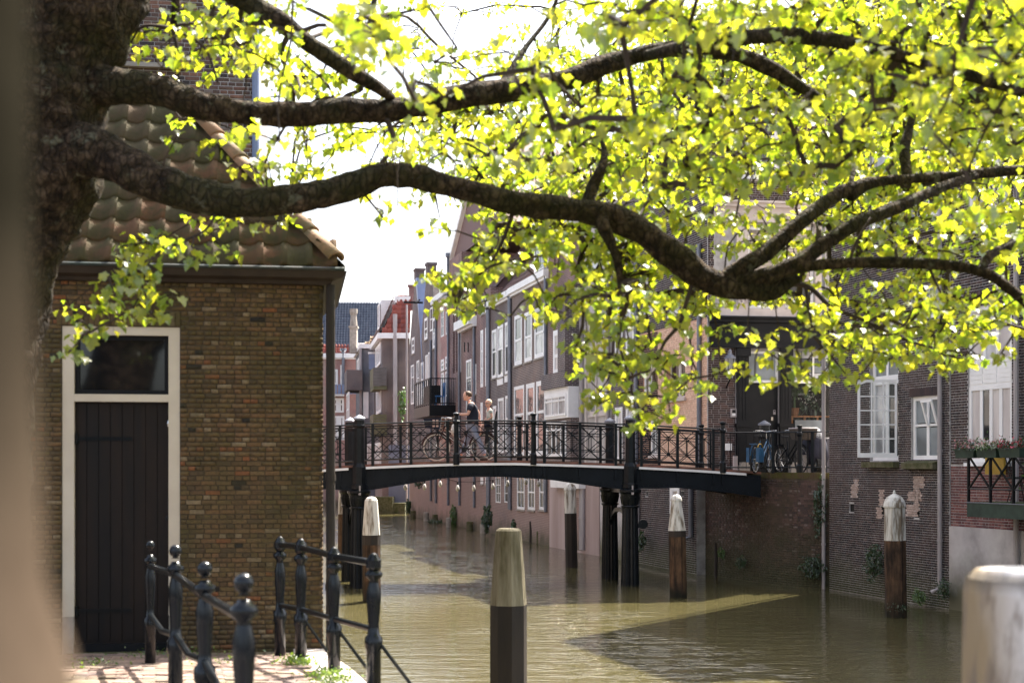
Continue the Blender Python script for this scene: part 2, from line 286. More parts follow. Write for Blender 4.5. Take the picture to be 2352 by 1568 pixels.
# ---------------------------------------------------------------- mesh helpers
Z = Vector((0, 0, 1))
class MB:
    def __init__(s): s.v = []; s.f = []
    def poly(s, *pts):
        n = len(s.v); s.v.extend(tuple(p) for p in pts); s.f.append(tuple(range(n, n + len(pts)))); return s
    def hexa(s, p):                       # p: 8 corners, 0-3 one face, 4-7 the opposite one
        n = len(s.v); s.v.extend(tuple(q) for q in p)
        for f in ((0, 3, 2, 1), (4, 5, 6, 7), (0, 1, 5, 4), (1, 2, 6, 5), (2, 3, 7, 6), (3, 0, 4, 7)): s.f.append(tuple(n + i for i in f))
        return s
    def box(s, c, sx, sy, sz, ux=Vector((1, 0, 0))):
        ux = Vector(ux).normalized(); uy = Z.cross(ux); c = Vector(c)
        q = [c + ux * (a * sx / 2) + uy * (b * sy / 2) for a, b in ((-1, -1), (1, -1), (1, 1), (-1, 1))]
        return s.hexa([p - Z * sz / 2 for p in q] + [p + Z * sz / 2 for p in q])
    def bar(s, a, b, w, h=None, up=Z):    # square bar from a to b
        a = Vector(a); b = Vector(b); d = (b - a).normalized(); h = h or w
        x = d.cross(up)
        if x.length < 1e-4: x = d.cross(Vector((1, 0, 0)))
        x.normalize(); y = x.cross(d)
        q = [x * (i * w / 2) + y * (j * h / 2) for i, j in ((-1, -1), (1, -1), (1, 1), (-1, 1))]
        return s.hexa([a + p for p in q] + [b + p for p in q])
    def tube(s, pts, rad, n=8, cap=True):
        pts = [Vector(p) for p in pts]; k = len(pts); base = len(s.v)
        if not isinstance(rad, (list, tuple)): rad = [rad] * k
        ref = None
        for i, p in enumerate(pts):
            d = (pts[min(i + 1, k - 1)] - pts[max(i - 1, 0)]).normalized()
            if ref is None: ref = d.orthogonal().normalized()
            ref = (ref - d * ref.dot(d)).normalized(); y = d.cross(ref)
            for j in range(n):
                a = 2 * math.pi * j / n; s.v.append(tuple(p + (ref * math.cos(a) + y * math.sin(a)) * rad[i]))
        for i in range(k - 1):
            for j in range(n):
                a = base + i * n + j; b = base + i * n + (j + 1) % n; s.f.append((a, b, b + n, a + n))
        if cap: s.f.append(tuple(base + j for j in reversed(range(n)))); s.f.append(tuple(base + (k - 1) * n + j for j in range(n)))
        return s
    def lathe(s, prof, c, n=12, rot=0.0):  # prof: (radius, z)
        c = Vector(c); base = len(s.v)
        for r, z in prof:
            for j in range(n):
                a = 2 * math.pi * j / n + rot; s.v.append((c.x + r * math.cos(a), c.y + r * math.sin(a), c.z + z))
        for i in range(len(prof) - 1):
            for j in range(n):
                a = base + i * n + j; b = base + i * n + (j + 1) % n; s.f.append((a, b, b + n, a + n))
        s.f.append(tuple(base + j for j in reversed(range(n)))); s.f.append(tuple(base + (len(prof) - 1) * n + j for j in range(n)))
        return s
    def fbox(s, f, u0, u1, z0, z1, o0, o1):
        return s.hexa([f.pt(u0, z0, o0), f.pt(u1, z0, o0), f.pt(u1, z0, o1), f.pt(u0, z0, o1), f.pt(u0, z1, o0), f.pt(u1, z1, o0), f.pt(u1, z1, o1), f.pt(u0, z1, o1)])
    def build(s, name, mat, parent=None, smooth=False, **kw):
        me = bpy.data.meshes.new(name); me.from_pydata(s.v, [], s.f)
        me.validate(); 
        bm = bmesh.new(); bm.from_mesh(me); bmesh.ops.recalc_face_normals(bm, faces=bm.faces); bm.to_mesh(me); bm.free()
        finish_mesh(me, mat, smooth)
        return link(name, me, parent, **kw)
def finish_mesh(me, mat, smooth=False):
    nf = len(me.polygons); nl = len(me.loops)
    me.update()
    if nl:
        uvl = me.uv_layers.new(name='UVMap')
        fn = np.empty(nf * 3); me.polygons.foreach_get('normal', fn); fn = fn.reshape(-1, 3)
        lt = np.empty(nf, dtype=np.int32); me.polygons.foreach_get('loop_total', lt)
        li = np.empty(nl, dtype=np.int32); me.loops.foreach_get('vertex_index', li)
        co = np.empty(len(me.vertices) * 3); me.vertices.foreach_get('co', co); co = co.reshape(-1, 3)
        t = np.cross(np.array([0, 0, 1.0]), fn); L = np.linalg.norm(t, axis=1); flat = L < 0.15
        t[flat] = (1, 0, 0); t /= np.maximum(np.linalg.norm(t, axis=1), 1e-9)[:, None]
        bb = np.cross(fn, t)
        T = np.repeat(t, lt, axis=0); B = np.repeat(bb, lt, axis=0); p = co[li]
        uv = np.stack([(p * T).sum(1), (p * B).sum(1)], 1).astype(np.float32)
        uvl.data.foreach_set('uv', uv.ravel())
    if smooth: me.polygons.foreach_set('use_smooth', [True] * nf)
    if mat is not None: me.materials.append(M[mat] if isinstance(mat, str) else mat)
def link(name, me, parent=None, label=None, cat=None, group=None, kind=None):
    o = bpy.data.objects.new(name, me); C.objects.link(o)
    if parent is not None:
        o.parent = parent
        if parent.get('_root'): o.matrix_parent_inverse = Matrix.Translation(-Vector(parent.location))
    tag(o, label, cat, group, kind); return o
def tag(o, label=None, cat=None, group=None, kind=None):
    for k, v in (('label', label), ('category', cat), ('group', group), ('kind', kind)):
        if v: o[k] = v
    return o
def thing(name, label, cat, loc, group=None):
    o = bpy.data.objects.new(name, None); C.objects.link(o); o.location = loc; o.empty_display_size = 0.2; o['_root'] = 1
    return tag(o, label, cat, group)
def copy_tree(o, dloc, label=None, parent=None, rotz=None):
    c = o.copy(); C.objects.link(c)
    if parent is None:
        c.location = Vector(o.location) + Vector(dloc)
        if rotz is not None: c.rotation_euler = (0, 0, rotz)
        if label: c['label'] = label
    else: c.parent = parent
    for ch in o.children: copy_tree(ch, dloc, None, c)
    return c
def raw_mesh(name, V, Fc, mat, parent=None, smooth=False, **kw):
    """V (n,3) array, Fc (m,k) array of equal-size faces"""
    me = bpy.data.meshes.new(name); n, k = Fc.shape
    me.vertices.add(len(V)); me.vertices.foreach_set('co', np.asarray(V, dtype=np.float32).ravel())
    me.loops.add(n * k); me.loops.foreach_set('vertex_index', Fc.astype(np.int32).ravel())
    me.polygons.add(n); me.polygons.foreach_set('loop_start', np.arange(0, n * k, k, dtype=np.int32))
    try: me.polygons.foreach_set('loop_total', np.full(n, k, dtype=np.int32))
    except Exception: pass
    me.update(calc_edges=True); me.validate(); finish_mesh(me, mat, smooth)
    return link(name, me, parent, **kw)

class Facade:
    """a vertical plane: origin o (plan), d = horizontal unit vector to the right as one faces it, n = outward normal"""
    def __init__(s, o, d):
        s.o = Vector((o[0], o[1], 0)); s.d = Vector((d[0], d[1], 0)).normalized(); s.n = s.d.cross(Z)
    def pt(s, u, z, off=0.0): p = s.o + s.d * u + s.n * off; return Vector((p.x, p.y, z))
    def u(s, px):
        r = Vector(((px - CX) / F, 1, 0)); t = s.o.dot(s.n) / r.dot(s.n); return (r * t - s.o).dot(s.d)
    def Y(s, px):
        r = Vector(((px - CX) / F, 1, 0)); return s.o.dot(s.n) / r.dot(s.n)
    def z(s, px, py): return EYE - (py - HY) / F * s.Y(px)
    def rect(s, x0, x1, y0, y1):
        xm = (x0 + x1) / 2; return s.u(x0), s.u(x1), s.z(xm, y1), s.z(xm, y0)
    def shift(s, off): f = Facade((0, 0), s.d[:2]); f.o = s.o + s.n * off; return f

def wall_mesh(mb, f, u0, u1, z0, z1, opens=(), reveal=0.12, back=0.3, base_off=0.0):
    """front face with openings cut out, reveals, and a back face"""
    us = sorted({u0, u1, *[min(max(a, u0), u1) for o in opens for a in o[:2]]}); zs = sorted({z0, z1, *[min(max(a, z0), z1) for o in opens for a in o[2:4]]})
    for i in range(len(us) - 1):
        for j in range(len(zs) - 1):
            um = (us[i] + us[i + 1]) / 2; zm = (zs[j] + zs[j + 1]) / 2
            if us[i + 1] - us[i] < 1e-5 or zs[j + 1] - zs[j] < 1e-5: continue
            if any(o[0] < um < o[1] and o[2] < zm < o[3] for o in opens): continue
            mb.poly(f.pt(us[i], zs[j], base_off), f.pt(us[i + 1], zs[j], base_off), f.pt(us[i + 1], zs[j + 1], base_off), f.pt(us[i], zs[j + 1], base_off))
    for a, b, c, d in [o[:4] for o in opens]:
        k = base_off - reveal - 0.1
        for p, q in (((a, c), (a, d)), ((a, d), (b, d)), ((b, d), (b, c)), ((b, c), (a, c))):
            mb.poly(f.pt(p[0], p[1], base_off), f.pt(q[0], q[1], base_off), f.pt(q[0], q[1], k), f.pt(p[0], p[1], k))
    return mb
def body(mb, f, u0, u1, z0, z1, depth, front=0.0):
    """side walls, back wall and top of a building whose front is already built"""
    a, b = f.pt(u0, 0, front), f.pt(u1, 0, front); c, d = f.pt(u1, 0, -depth), f.pt(u0, 0, -depth)
    L = lambda p, z: Vector((p.x, p.y, z))
    for p, q in ((b, c), (c, d), (d, a)): mb.poly(L(p, z0), L(q, z0), L(q, z1), L(p, z1))
    mb.poly(L(a, z1), L(b, z1), L(c, z1), L(d, z1))
    return mb

_unit = {}
def unit_brick(L, H, D, mat):
    k = (round(L, 3), round(H, 3), round(D, 3), mat)
    if k not in _unit:
        b = 0.0025; V = []
        for y, e in ((0.0, 0), (-D + b, 0), (-D, b)):
            V += [(-L / 2 + e, y, -H / 2 + e), (L / 2 - e, y, -H / 2 + e), (L / 2 - e, y, H / 2 - e), (-L / 2 + e, y, H / 2 - e)]
        Fc = [(i + j, i + (j + 1) % 4, i + 4 + (j + 1) % 4, i + 4 + j) for i in (0, 4) for j in range(4)] + [(8, 9, 10, 11)]
        me = bpy.data.meshes.new('brick'); me.from_pydata(V, [], Fc); me.materials.append(M[mat]); _unit[k] = me
    return _unit[k]
def bricks(parent, f, u0, u1, z0, z1, opens, mat, bl=0.165, row=0.055, joint=0.010, proud=0.007, pick=None, off=0.0, npick=300, name='brick', jit=0.003, headers=True):
    """lay a brick field in courses; the picked region becomes single bricks, the rest one joined part"""
    r2 = random.Random(int(abs(u0 * 977 + z0 * 131)) + 3); rects = []
    nrow = int((z1 - z0) / row)
    for k in range(nrow):
        z = z0 + k * row; za, zb = z + joint / 2, z + row - joint / 2
        hd = headers and k % 2 == 1; L = bl * 0.5 + joint / 4 if hd else bl
        u = u0 - (L * 0.5 if (k // 2) % 2 == 0 and not hd else L * 0.25) - r2.random() * 0.01
        segs = [(u0, u1)]
        for o in opens:
            if o[2] < zb and o[3] > za:
                ns = []
                for a, b in segs:
                    if o[1] <= a or o[0] >= b: ns.append((a, b)); continue
                    if o[0] > a: ns.append((a, o[0]))
                    if o[1] < b: ns.append((o[1], b))
                segs = ns
        for a, b in segs:
            x = a - ((a - u) % L)
            while x < b:
                LL = L if (hd or r2.random() > 0.1) else L
                p, q = max(x, a) + joint / 2, min(x + LL, b) - joint / 2
                if q - p > 0.025: rects.append((p, q, za, zb))
                x += LL
    rects = np.array(rects); 
    if not len(rects): return 0
    um = (rects[:, 0] + rects[:, 1]) / 2; zm = (rects[:, 2] + rects[:, 3]) / 2
    picked = np.zeros(len(rects), bool)
    if pick:
        cu, cz = pick; d = ((um - cu)) ** 2 + ((zm - cz)) ** 2
        full = (rects[:, 1] - rects[:, 0]) > (bl * 0.4)
        order = np.argsort(np.where(full, d, 1e9))[:npick]; picked[order] = True
    rot = math.atan2(f.d.y, f.d.x)
    for i in np.nonzero(picked)[0]:
        p, q, a, b = rects[i]; Lq = round((q - p) / 0.01) * 0.01
        me = unit_brick(Lq, round(b - a, 3), proud, mat)
        o = bpy.data.objects.new(name, me); C.objects.link(o); o.parent = parent
        o.matrix_parent_inverse = Matrix.Translation(-Vector(parent.location)) if parent.get('_root') else Matrix()
        o.location = f.pt(um[i], zm[i], off + r2.uniform(-jit, jit)); o.rotation_euler = (0, 0, rot)
    rest = rects[~picked]; n = len(rest)
    if n:
        rs = np.random.RandomState(5); pj = off + proud + rs.uniform(-jit, jit, n)
        d = np.array(f.d); nn = np.array(f.n); o0 = np.array(f.o)
        def P3(u, z, of): return o0 + u[:, None] * d + of[:, None] * nn + np.stack([0 * z, 0 * z, z], 1)
        bk = np.full(n, off - 0.002); e = 0.002
        A = [P3(rest[:, 0], rest[:, 2], bk), P3(rest[:, 1], rest[:, 2], bk), P3(rest[:, 1], rest[:, 3], bk), P3(rest[:, 0], rest[:, 3], bk),
             P3(rest[:, 0] + e, rest[:, 2] + e, pj), P3(rest[:, 1] - e, rest[:, 2] + e, pj), P3(rest[:, 1] - e, rest[:, 3] - e, pj), P3(rest[:, 0] + e, rest[:, 3] - e, pj)]
        V = np.stack(A, 1).reshape(-1, 3); b0 = (np.arange(n) * 8)[:, None, None]
        Fc = (np.array([[4, 5, 6, 7], [0, 1, 5, 4], [1, 2, 6, 5], [2, 3, 7, 6], [3, 0, 4, 7]])[None] + b0).reshape(-1, 4)
        raw_mesh('brickwork', V, Fc, mat, parent, kind='stuff')
    return len(rects)

def window(parent, f, u0, u1, z0, z1, cols=1, rows=1, split=None, rec=0.08, fw=0.06, mw=0.03, mat='white', pane='glass', sill=None, fd=0.07, depth_pane=0.03, name='window', bar_rows=0, inner=0.0, panes=None):
    """frame with mullions, each light a pane of its own under the window"""
    mb = MB(); o1 = -rec; o0 = -rec - fd
    mb.fbox(f, u0, u0 + fw, z0, z1, o0, o1); mb.fbox(f, u1 - fw, u1, z0, z1, o0, o1)
    mb.fbox(f, u0 + fw, u1 - fw, z1 - fw, z1, o0, o1); mb.fbox(f, u0 + fw, u1 - fw, z0, z0 + fw, o0, o1)
    iu0, iu1, iz0, iz1 = u0 + fw, u1 - fw, z0 + fw, z1 - fw
    us = [iu0 + (iu1 - iu0) * i / cols for i in range(cols + 1)]
    zs = [iz0 + (iz1 - iz0) * (k if isinstance(k, float) else k) for k in ([0.0] + list(split) + [1.0])] if split else [iz0 + (iz1 - iz0) * j / rows for j in range(rows + 1)]
    for u in us[1:-1]: mb.fbox(f, u - mw / 2, u + mw / 2, iz0, iz1, o0 + 0.01, o1 - 0.012)
    for z in zs[1:-1]: mb.fbox(f, iu0, iu1, z - (mw if not split else fw * 0.6) / 2, z + (mw if not split else fw * 0.6) / 2, o0 + 0.008, o1 - 0.006)
    w = mb.build(name, mat, parent)
    pn = panes or [pane]; c = 0
    for i in range(cols):
        for j in range(len(zs) - 1):
            h = mw / 2
            a = MB().fbox(f, us[i] + (h if i else 0), us[i + 1] - (h if i < cols - 1 else 0), zs[j] + (h if j else 0), zs[j + 1] - (h if j < len(zs) - 2 else 0), o1 - depth_pane - 0.006, o1 - depth_pane)
            a.build('pane', pn[c % len(pn)], w); c += 1
    if sill: MB().fbox(f, u0 - 0.05, u1 + 0.05, z0 - 0.07, z0 - 0.002, -rec - 0.02, 0.05).build('sill', sill, parent)
    return w
def pipe(parent, f, px, y0, y1, mat='zinc', r=0.045, off=0.07, elbow=False, name='downpipe', rings=True, shoe=0.0):
    u = f.u(px); z1, z0 = f.z(px, y0), f.z(px, y1); mb = MB()
    pts = [f.pt(u, z1, off), f.pt(u, z0 + (0.1 if shoe else 0), off)]
    if shoe: pts.append(f.pt(u - shoe * 0.6, z0, off + shoe))
    mb.tube(pts, r, 8)
    if rings:
        z = z0 + 1.1
        while z < z1: mb.lathe([(r * 1.25, -0.03), (r * 1.25, 0.03)], f.pt(u, z, off), 8); z += 1.9
    mb.lathe([(r, -0.12), (r * 2.2, -0.02), (r * 2.2, 0.14), (r * 2.4, 0.16)], f.pt(u, z1, off), 6) if elbow else None
    return mb.build(name, mat, parent, smooth=False)
def cornice(parent, f, u0, u1, z, h=0.25, proj=0.25, mat='white', name='cornice'):
    return MB().fbox(f, u0, u1, z, z + h, -0.05, proj).fbox(f, u0 + 0.01, u1 - 0.01, z - 0.1, z - 0.001, -0.05, proj * 0.5).build(name, mat, parent)
def tile_field(parent, o, t, b, L, H, mat, tw=0.22, th=0.3, amp=0.03, keep=None, name='roof_tile', single=0, thick=0.015):
    """pantiles: rows from the eave up; each tile is a curved strip that overlaps the one below"""
    o = Vector(o); t = Vector(t).normalized(); b = Vector(b).normalized(); n = t.cross(b).normalized()
    if n.z < 0: n = -n
    prof = [(0.0, 0.15), (0.2, -0.55), (0.45, -0.75), (0.7, -0.1), (0.85, 0.75), (1.03, 0.5)]
    r2 = random.Random(int(L * 100)); rows = int(H / th) + 1; cols = int(L / tw) + 1; V = []; Fc = []; cnt = 0
    np_ = len(prof)
    def tile(base, t, b, n):
        vs = []
        for yy, lift in ((-0.06, thick * 2.2), (th, 0.0)):
            for x, h in prof: vs.append(base + t * (x * tw) + b * yy + n * (h * amp + lift + 0.02))
        for x, h in prof: vs.append(base + t * (x * tw) + b * (-0.06) + n * (h * amp + 0.0 + 0.005))
        fs = [(i, i + 1, np_ + i + 1, np_ + i) for i in range(np_ - 1)] + [(2 * np_ + i, 2 * np_ + i + 1, i + 1, i) for i in range(np_ - 1)]
        return vs, fs
    for r in range(rows):
        for c in range(cols):
            x = c * tw + r2.uniform(-.004, .004); y = r * th + r2.uniform(-.008, .008)
            if keep and not keep(x + tw / 2, y + th / 2): continue
            cnt += 1
            if cnt <= single:
                vs, fs = tile(Vector((0, 0, 0)), t, b, n)
                key = ('tile', round(tw, 3), mat, tuple(round(q, 2) for q in b))
                if key not in _unit:
                    me = bpy.data.meshes.new(name); me.from_pydata([tuple(v) for v in vs], [], fs); me.polygons.foreach_set('use_smooth', [True] * len(fs)); me.materials.append(M[mat]); _unit[key] = me
                ob = bpy.data.objects.new(name, _unit[key]); C.objects.link(ob); ob.parent = parent
                if parent.get('_root'): ob.matrix_parent_inverse = Matrix.Translation(-Vector(parent.location))
                ob.location = o + t * x + b * y + n * r2.uniform(0, 0.008)
            else:
                vs, fs = tile(o + t * x + b * y, t, b, n); k = len(V); V += [tuple(v) for v in vs]; Fc += [tuple(k + i for i in q) for q in fs]
    if V: raw_mesh('roof_tiles', np.array(V), np.array(Fc), mat, parent, smooth=False, kind='stuff')
# leaves -----------------------------------------------------------------------
_mr = [(0.12, -0.07, 0), (0.34, -0.11, 0.03), (0.46, 0.02, 0.04), (0.40, 0.15, 0.03), (0.58, 0.28, 0.06), (0.60, 0.44, 0.05), (0.40, 0.50, 0.03), (0.30, 0.56, 0.03), (0.27, 0.74, 0.0), (0.12, 0.88, -0.05)]
MAPLE = np.array([(0, 0, 0)] + _mr + [(0.0, 1.0, -0.10)] + [(-x, y, z) for x, y, z in reversed(_mr)] + [(0, 0.40, -0.05)])
MAPLE_F = np.array([(22, i, i + 1 if i < 21 else 0) for i in range(22)])
OVAL = np.array([(0, 0, 0), (0.3, 0.3, 0.05), (0.25, 0.7, 0.03), (0, 1, -0.06), (-0.25, 0.7, 0.03), (-0.3, 0.3, 0.05)]); OVAL_F = np.array([(0, 1, 2), (0, 2, 3), (0, 3, 4), (0, 4, 5)])
def leaf_cloud(name, pts, sizes, mat, parent, rs, shape=(MAPLE, MAPLE_F), elev=(10, 75), droop=0.75, n_single=0, **kw):
    T, TF = shape; n = len(pts); pts = np.asarray(pts)
    az = rs.uniform(0, 2 * np.pi, n); el = np.radians(rs.uniform(elev[0], elev[1], n))
    nrm = np.stack([np.cos(az) * np.cos(el), np.sin(az) * np.cos(el), np.sin(el)], 1)
    down = np.array([0, 0, -1.0]) - nrm * (-nrm[:, 2:3]); down /= np.maximum(np.linalg.norm(down, axis=1), 1e-6)[:, None]
    rnd = rs.normal(size=(n, 3)); rnd -= nrm * (rnd * nrm).sum(1)[:, None]; rnd /= np.linalg.norm(rnd, axis=1)[:, None]
    tip = down * droop + rnd * (1 - droop); tip /= np.linalg.norm(tip, axis=1)[:, None]
    x = np.cross(tip, nrm); sz = np.asarray(sizes)[:, None, None]
    curl = rs.uniform(0.5, 2.4, n)[:, None, None]; fold = rs.uniform(-0.1, 0.5, n)[:, None]
    zz = T[None, :, 2:3] * curl + fold[:, :, None] * np.abs(T[None, :, 0:1])
    wx = rs.uniform(0.8, 1.15, n)[:, None, None]
    V = (pts[:, None, :] + sz * (x[:, None, :] * T[None, :, 0:1] * wx + tip[:, None, :] * T[None, :, 1:2] + nrm[:, None, :] * zz))
    if n_single:
        d = np.linalg.norm(pts - np.array([0, 0, 3.0]), axis=1)
        pxx = CX + pts[:, 0] / pts[:, 1] * F; pyy = HY - (pts[:, 2] - 3) / pts[:, 1] * F
        inv = (pxx > 150) & (pxx < 2340) & (pyy > 10)
        order = np.argsort(np.where(inv, d / np.asarray(sizes), 1e9))[:n_single]
        sel = np.zeros(n, bool); sel[order] = True; base = link_unit_leaf(T, TF, mat)
        for i in order:
            o = bpy.data.objects.new('leaf', base); C.objects.link(o); o.parent = parent
            o.matrix_parent_inverse = Matrix.Translation(-Vector(parent.location)) if parent.get('_root') else Matrix()
            s = float(sizes[i]); m3 = Matrix((tuple(x[i]), tuple(tip[i]), tuple(nrm[i]))).transposed()
            o.matrix_basis = Matrix.Translation(Vector(pts[i])) @ (m3 @ Matrix.Scale(s, 3)).to_4x4()
        V = V[~sel]; n = len(V)
    Fc = (TF[None] + (np.arange(n) * len(T))[:, None, None]).reshape(-1, 3)
    return raw_mesh(name, V.reshape(-1, 3), Fc, mat, parent, kind='stuff', **kw)
def link_unit_leaf(T, TF, mat):
    me = bpy.data.meshes.new('leaf'); V = T.copy(); V[:, 2] = V[:, 2] * 1.4 + 0.2 * np.abs(V[:, 0])
    me.from_pydata([tuple(v) for v in V], [], [tuple(map(int, f)) for f in TF]); me.materials.append(M[mat]); return me
def bush(name, label, c, r, n, mat='ivy', size=0.05, group=None, hang=False, cat='plant', seed=1):
    """a wall plant: woody stems plus many small leaves through the volume"""
    rs = np.random.RandomState(seed); t = thing(name, label, cat, Vector((c[0], c[1], c[2] - r[2])), group)
    q = rs.normal(size=(n, 3)); q /= np.linalg.norm(q, axis=1)[:, None]; q *= rs.uniform(0.25, 1, n)[:, None] ** 0.5
    lump = 1 + 0.35 * np.sin(q[:, 0] * 5 + seed) * np.cos(q[:, 2] * 6 + seed * 2)
    leaf_cloud('foliage', np.array(c) + q * np.array(r) * lump[:, None], rs.uniform(0.6, 1.2, n) * size, mat, t, rs, (OVAL, OVAL_F), (-20, 60))
    mb = MB()
    for k in range(6):
        e = np.array(c) + rs.uniform(-0.7, 0.7, 3) * np.array(r); mb.tube([(c[0], c[1], c[2] - r[2] * (0.9 if not hang else -0.9)), tuple((np.array(c) + e) / 2), tuple(e)], [0.012, 0.008, 0.004], 4)
    mb.build('stem', 'twig', t); return t
# ---------------------------------------------------------------- ground, water, quays
MB().poly((-900, -60, -1.2), (900, -60, -1.2), (900, 1500, -1.2), (-900, 1500, -1.2)).build('canal_bed', 'asphalt', kind='structure')
MB().poly((-60, -30, 0), (60, -30, 0), (60, 190, 0), (-60, 190, 0)).build('water', 'water', kind='structure')
F1 = Facade((0.391, 58.0), (0.2226, -0.9749))                       # far houses of the right bank
F2 = Facade(((1260 - CX) / F * 53.7, 53.7), (1176 - 298, -F))        # nearer houses of the right bank
F3 = Facade((( 1905 - CX) / F * 34.79, 34.79), (1176 - 196, -F))     # the two houses right of the bridge
FS = Facade((5.355, 38.86), (0.989, 0.15))                             # black shop front that faces the bridge
FB = Facade((-3.83, 35.2), (0.996, 0.0885))                          # near side of the bridge
FH = Facade((-1.74, 13.04), (0.989, 0.15))                           # brick shed on the near quay
FT = Facade((-3.36, 18.6), (0.989, 0.15))                            # tall brick building behind the shed
def slab(name, pts, z0, z1, mat, **kw):
    mb = MB(); n = len(pts)
    mb.poly(*[(x, y, z1) for x, y in pts])
    for i in range(n):
        a, b = pts[i], pts[(i + 1) % n]; mb.poly((a[0], a[1], z0), (b[0], b[1], z0), (b[0], b[1], z1), (a[0], a[1], z1))
    return mb.build(name, mat, **kw)
# street on the right bank behind the curved quay wall
slab('street', [(5.15, 40.6), (5.92, 38.2), (6.9, 35.9), (7.8, 35.2), (8.3, 35.1), (40, 30), (60, 60), (14, 60), (5.3, 41)], -1, 2.83, 'asphalt', kind='structure')
slab('far_bank', [(-60, 118), (60, 118), (90, 300), (-90, 300)], -1, 1.6, 'asphalt', kind='structure')
slab('left_bank', [(-5.0, 16.2), (-5.6, 30), (-7.6, 42), (-14.5, 96), (-60, 96), (-60, 16.2)], -1, 2.2, 'asphalt', kind='structure')
slab('right_bank', [(1.5, 58), (14, 60), (60, 60), (60, 116), (-8, 116), (-4.4, 84)], -1, 1.5, 'asphalt', kind='structure')
slab('right_bank_rear', [(11.5, 29.5), (40, 29.5), (40, 4), (14.5, 4)], -1, 1.5, 'asphalt', kind='structure')
# near quay: falls a little towards the shed
def gz(y): return EYE - float(np.interp(y, [0, 8, 11, 12.6, 16], [1.50, 1.52, 1.57, 1.69, 1.72]))
qe = [(1.15, -2), (0.8, 2), (0.2, 5), (-0.5, 7.8), (-1.02, 9.9), (-1.27, 10.9), (-1.52, 12.0), (-1.72, 13.0), (-2.25, 16.5)]   # quay edge
mb = MB()
for (x0, y0), (x1, y1) in zip(qe, qe[1:]):
    mb.poly((x0, y0, gz(y0)), (-14, y0, gz(y0)), (-14, y1, gz(y1)), (x1, y1, gz(y1))); mb.poly((x0, y0, -1), (x1, y1, -1), (x1, y1, gz(y1)), (x0, y0, gz(y0)))
mb.build('quay_ground', 'asphalt', kind='structure')
def edge_x(y): return float(np.interp(y, [p[1] for p in qe], [p[0] for p in qe]))
# clinker paving of the near quay in front of the shed, each clinker a piece
pv = tag(link('quay_paving', None), kind='structure'); pv['_root'] = 1
M['clinker'] = unit_brick_mat('clinker', [(0, (0.22, 0.14, 0.11)), (0.3, (0.17, 0.115, 0.095)), (0.6, (0.26, 0.185, 0.15)), (0.85, (0.14, 0.10, 0.09))], damp=False, stain=(0.12, 0.11, 0.05))
r2 = random.Random(4); mbp = MB(); nsing = 0
cm = [MB().box((0, 0, 0), 0.19, 0.085, 0.05).build('clinker', 'clinker')]; cme = cm[0].data; bpy.data.objects.remove(cm[0])
yy = 9.75; k = 0
while yy < 12.75:
    x = edge_x(yy) - 0.36 - (0.1 if k % 2 else 0)
    while x > -3.9:
        c = Vector((x, yy, gz(yy) + 0.006 + r2.uniform(-0.006, 0.008)))
        if c.y < 13.04 + (c.x + 1.74) * 0.15 - 0.12:
            if nsing < 300 and yy < 12.2 and c.x < -0.9:
                o = bpy.data.objects.new('clinker', cme); C.objects.link(o); o.parent = pv; o.location = c; o.rotation_euler = (r2.uniform(-.03, .03), r2.uniform(-.03, .03), r2.uniform(-.03, .03)); nsing += 1
            else: mbp.box(c, 0.19, 0.085, 0.05)
        x -= 0.2
    yy += 0.095; k += 1
o = mbp.build('clinkers', 'clinker', pv); o['kind'] = 'stuff'
kb = tag(link('quay_kerb', None), kind='structure'); kb['_root'] = 1
for y0 in np.arange(1.0, 13, 0.62):
    y1 = min(y0 + 0.61, 13.0); a, b = edge_x(y0), edge_x(y1); z = (gz(y0) + gz(y1)) / 2
    MB().hexa([(a - 0.28, y0, z - 0.3), (a + 0.03, y0, z - 0.3), (b + 0.03, y1, z - 0.3), (b - 0.28, y1, z - 0.3), (a - 0.28, y0, gz(y0) + 0.03), (a + 0.03, y0, gz(y0) + 0.03), (b + 0.03, y1, gz(y1) + 0.03), (b - 0.28, y1, gz(y1) + 0.03)]).build('kerb_stone', 'white_stone', kb)
# grass growing between the stones
rs = np.random.RandomState(3); gp = []
for cx_, cy_, r_, n_ in ((-1.66, 11.1, 0.14, 260), (-1.75, 11.6, 0.12, 200), (-1.35, 10.4, 0.16, 240), (-1.25, 10.05, 0.16, 200), (-2.9, 12.4, 0.5, 200), (-2.3, 11.2, 0.3, 50), (-3.4, 11.2, 0.4, 80)):
    q = rs.normal(size=(n_, 2)) * r_ * 0.5; gp += [(cx_ + a, cy_ + b, gz(cy_ + b) + 0.03 + rs.uniform(0, 0.05)) for a, b in q]
leaf_cloud('quay_grass', np.array(gp), rs.uniform(0.012, 0.035, len(gp)), 'grass', None, rs, (OVAL, OVAL_F), (0, 60), 0.0)

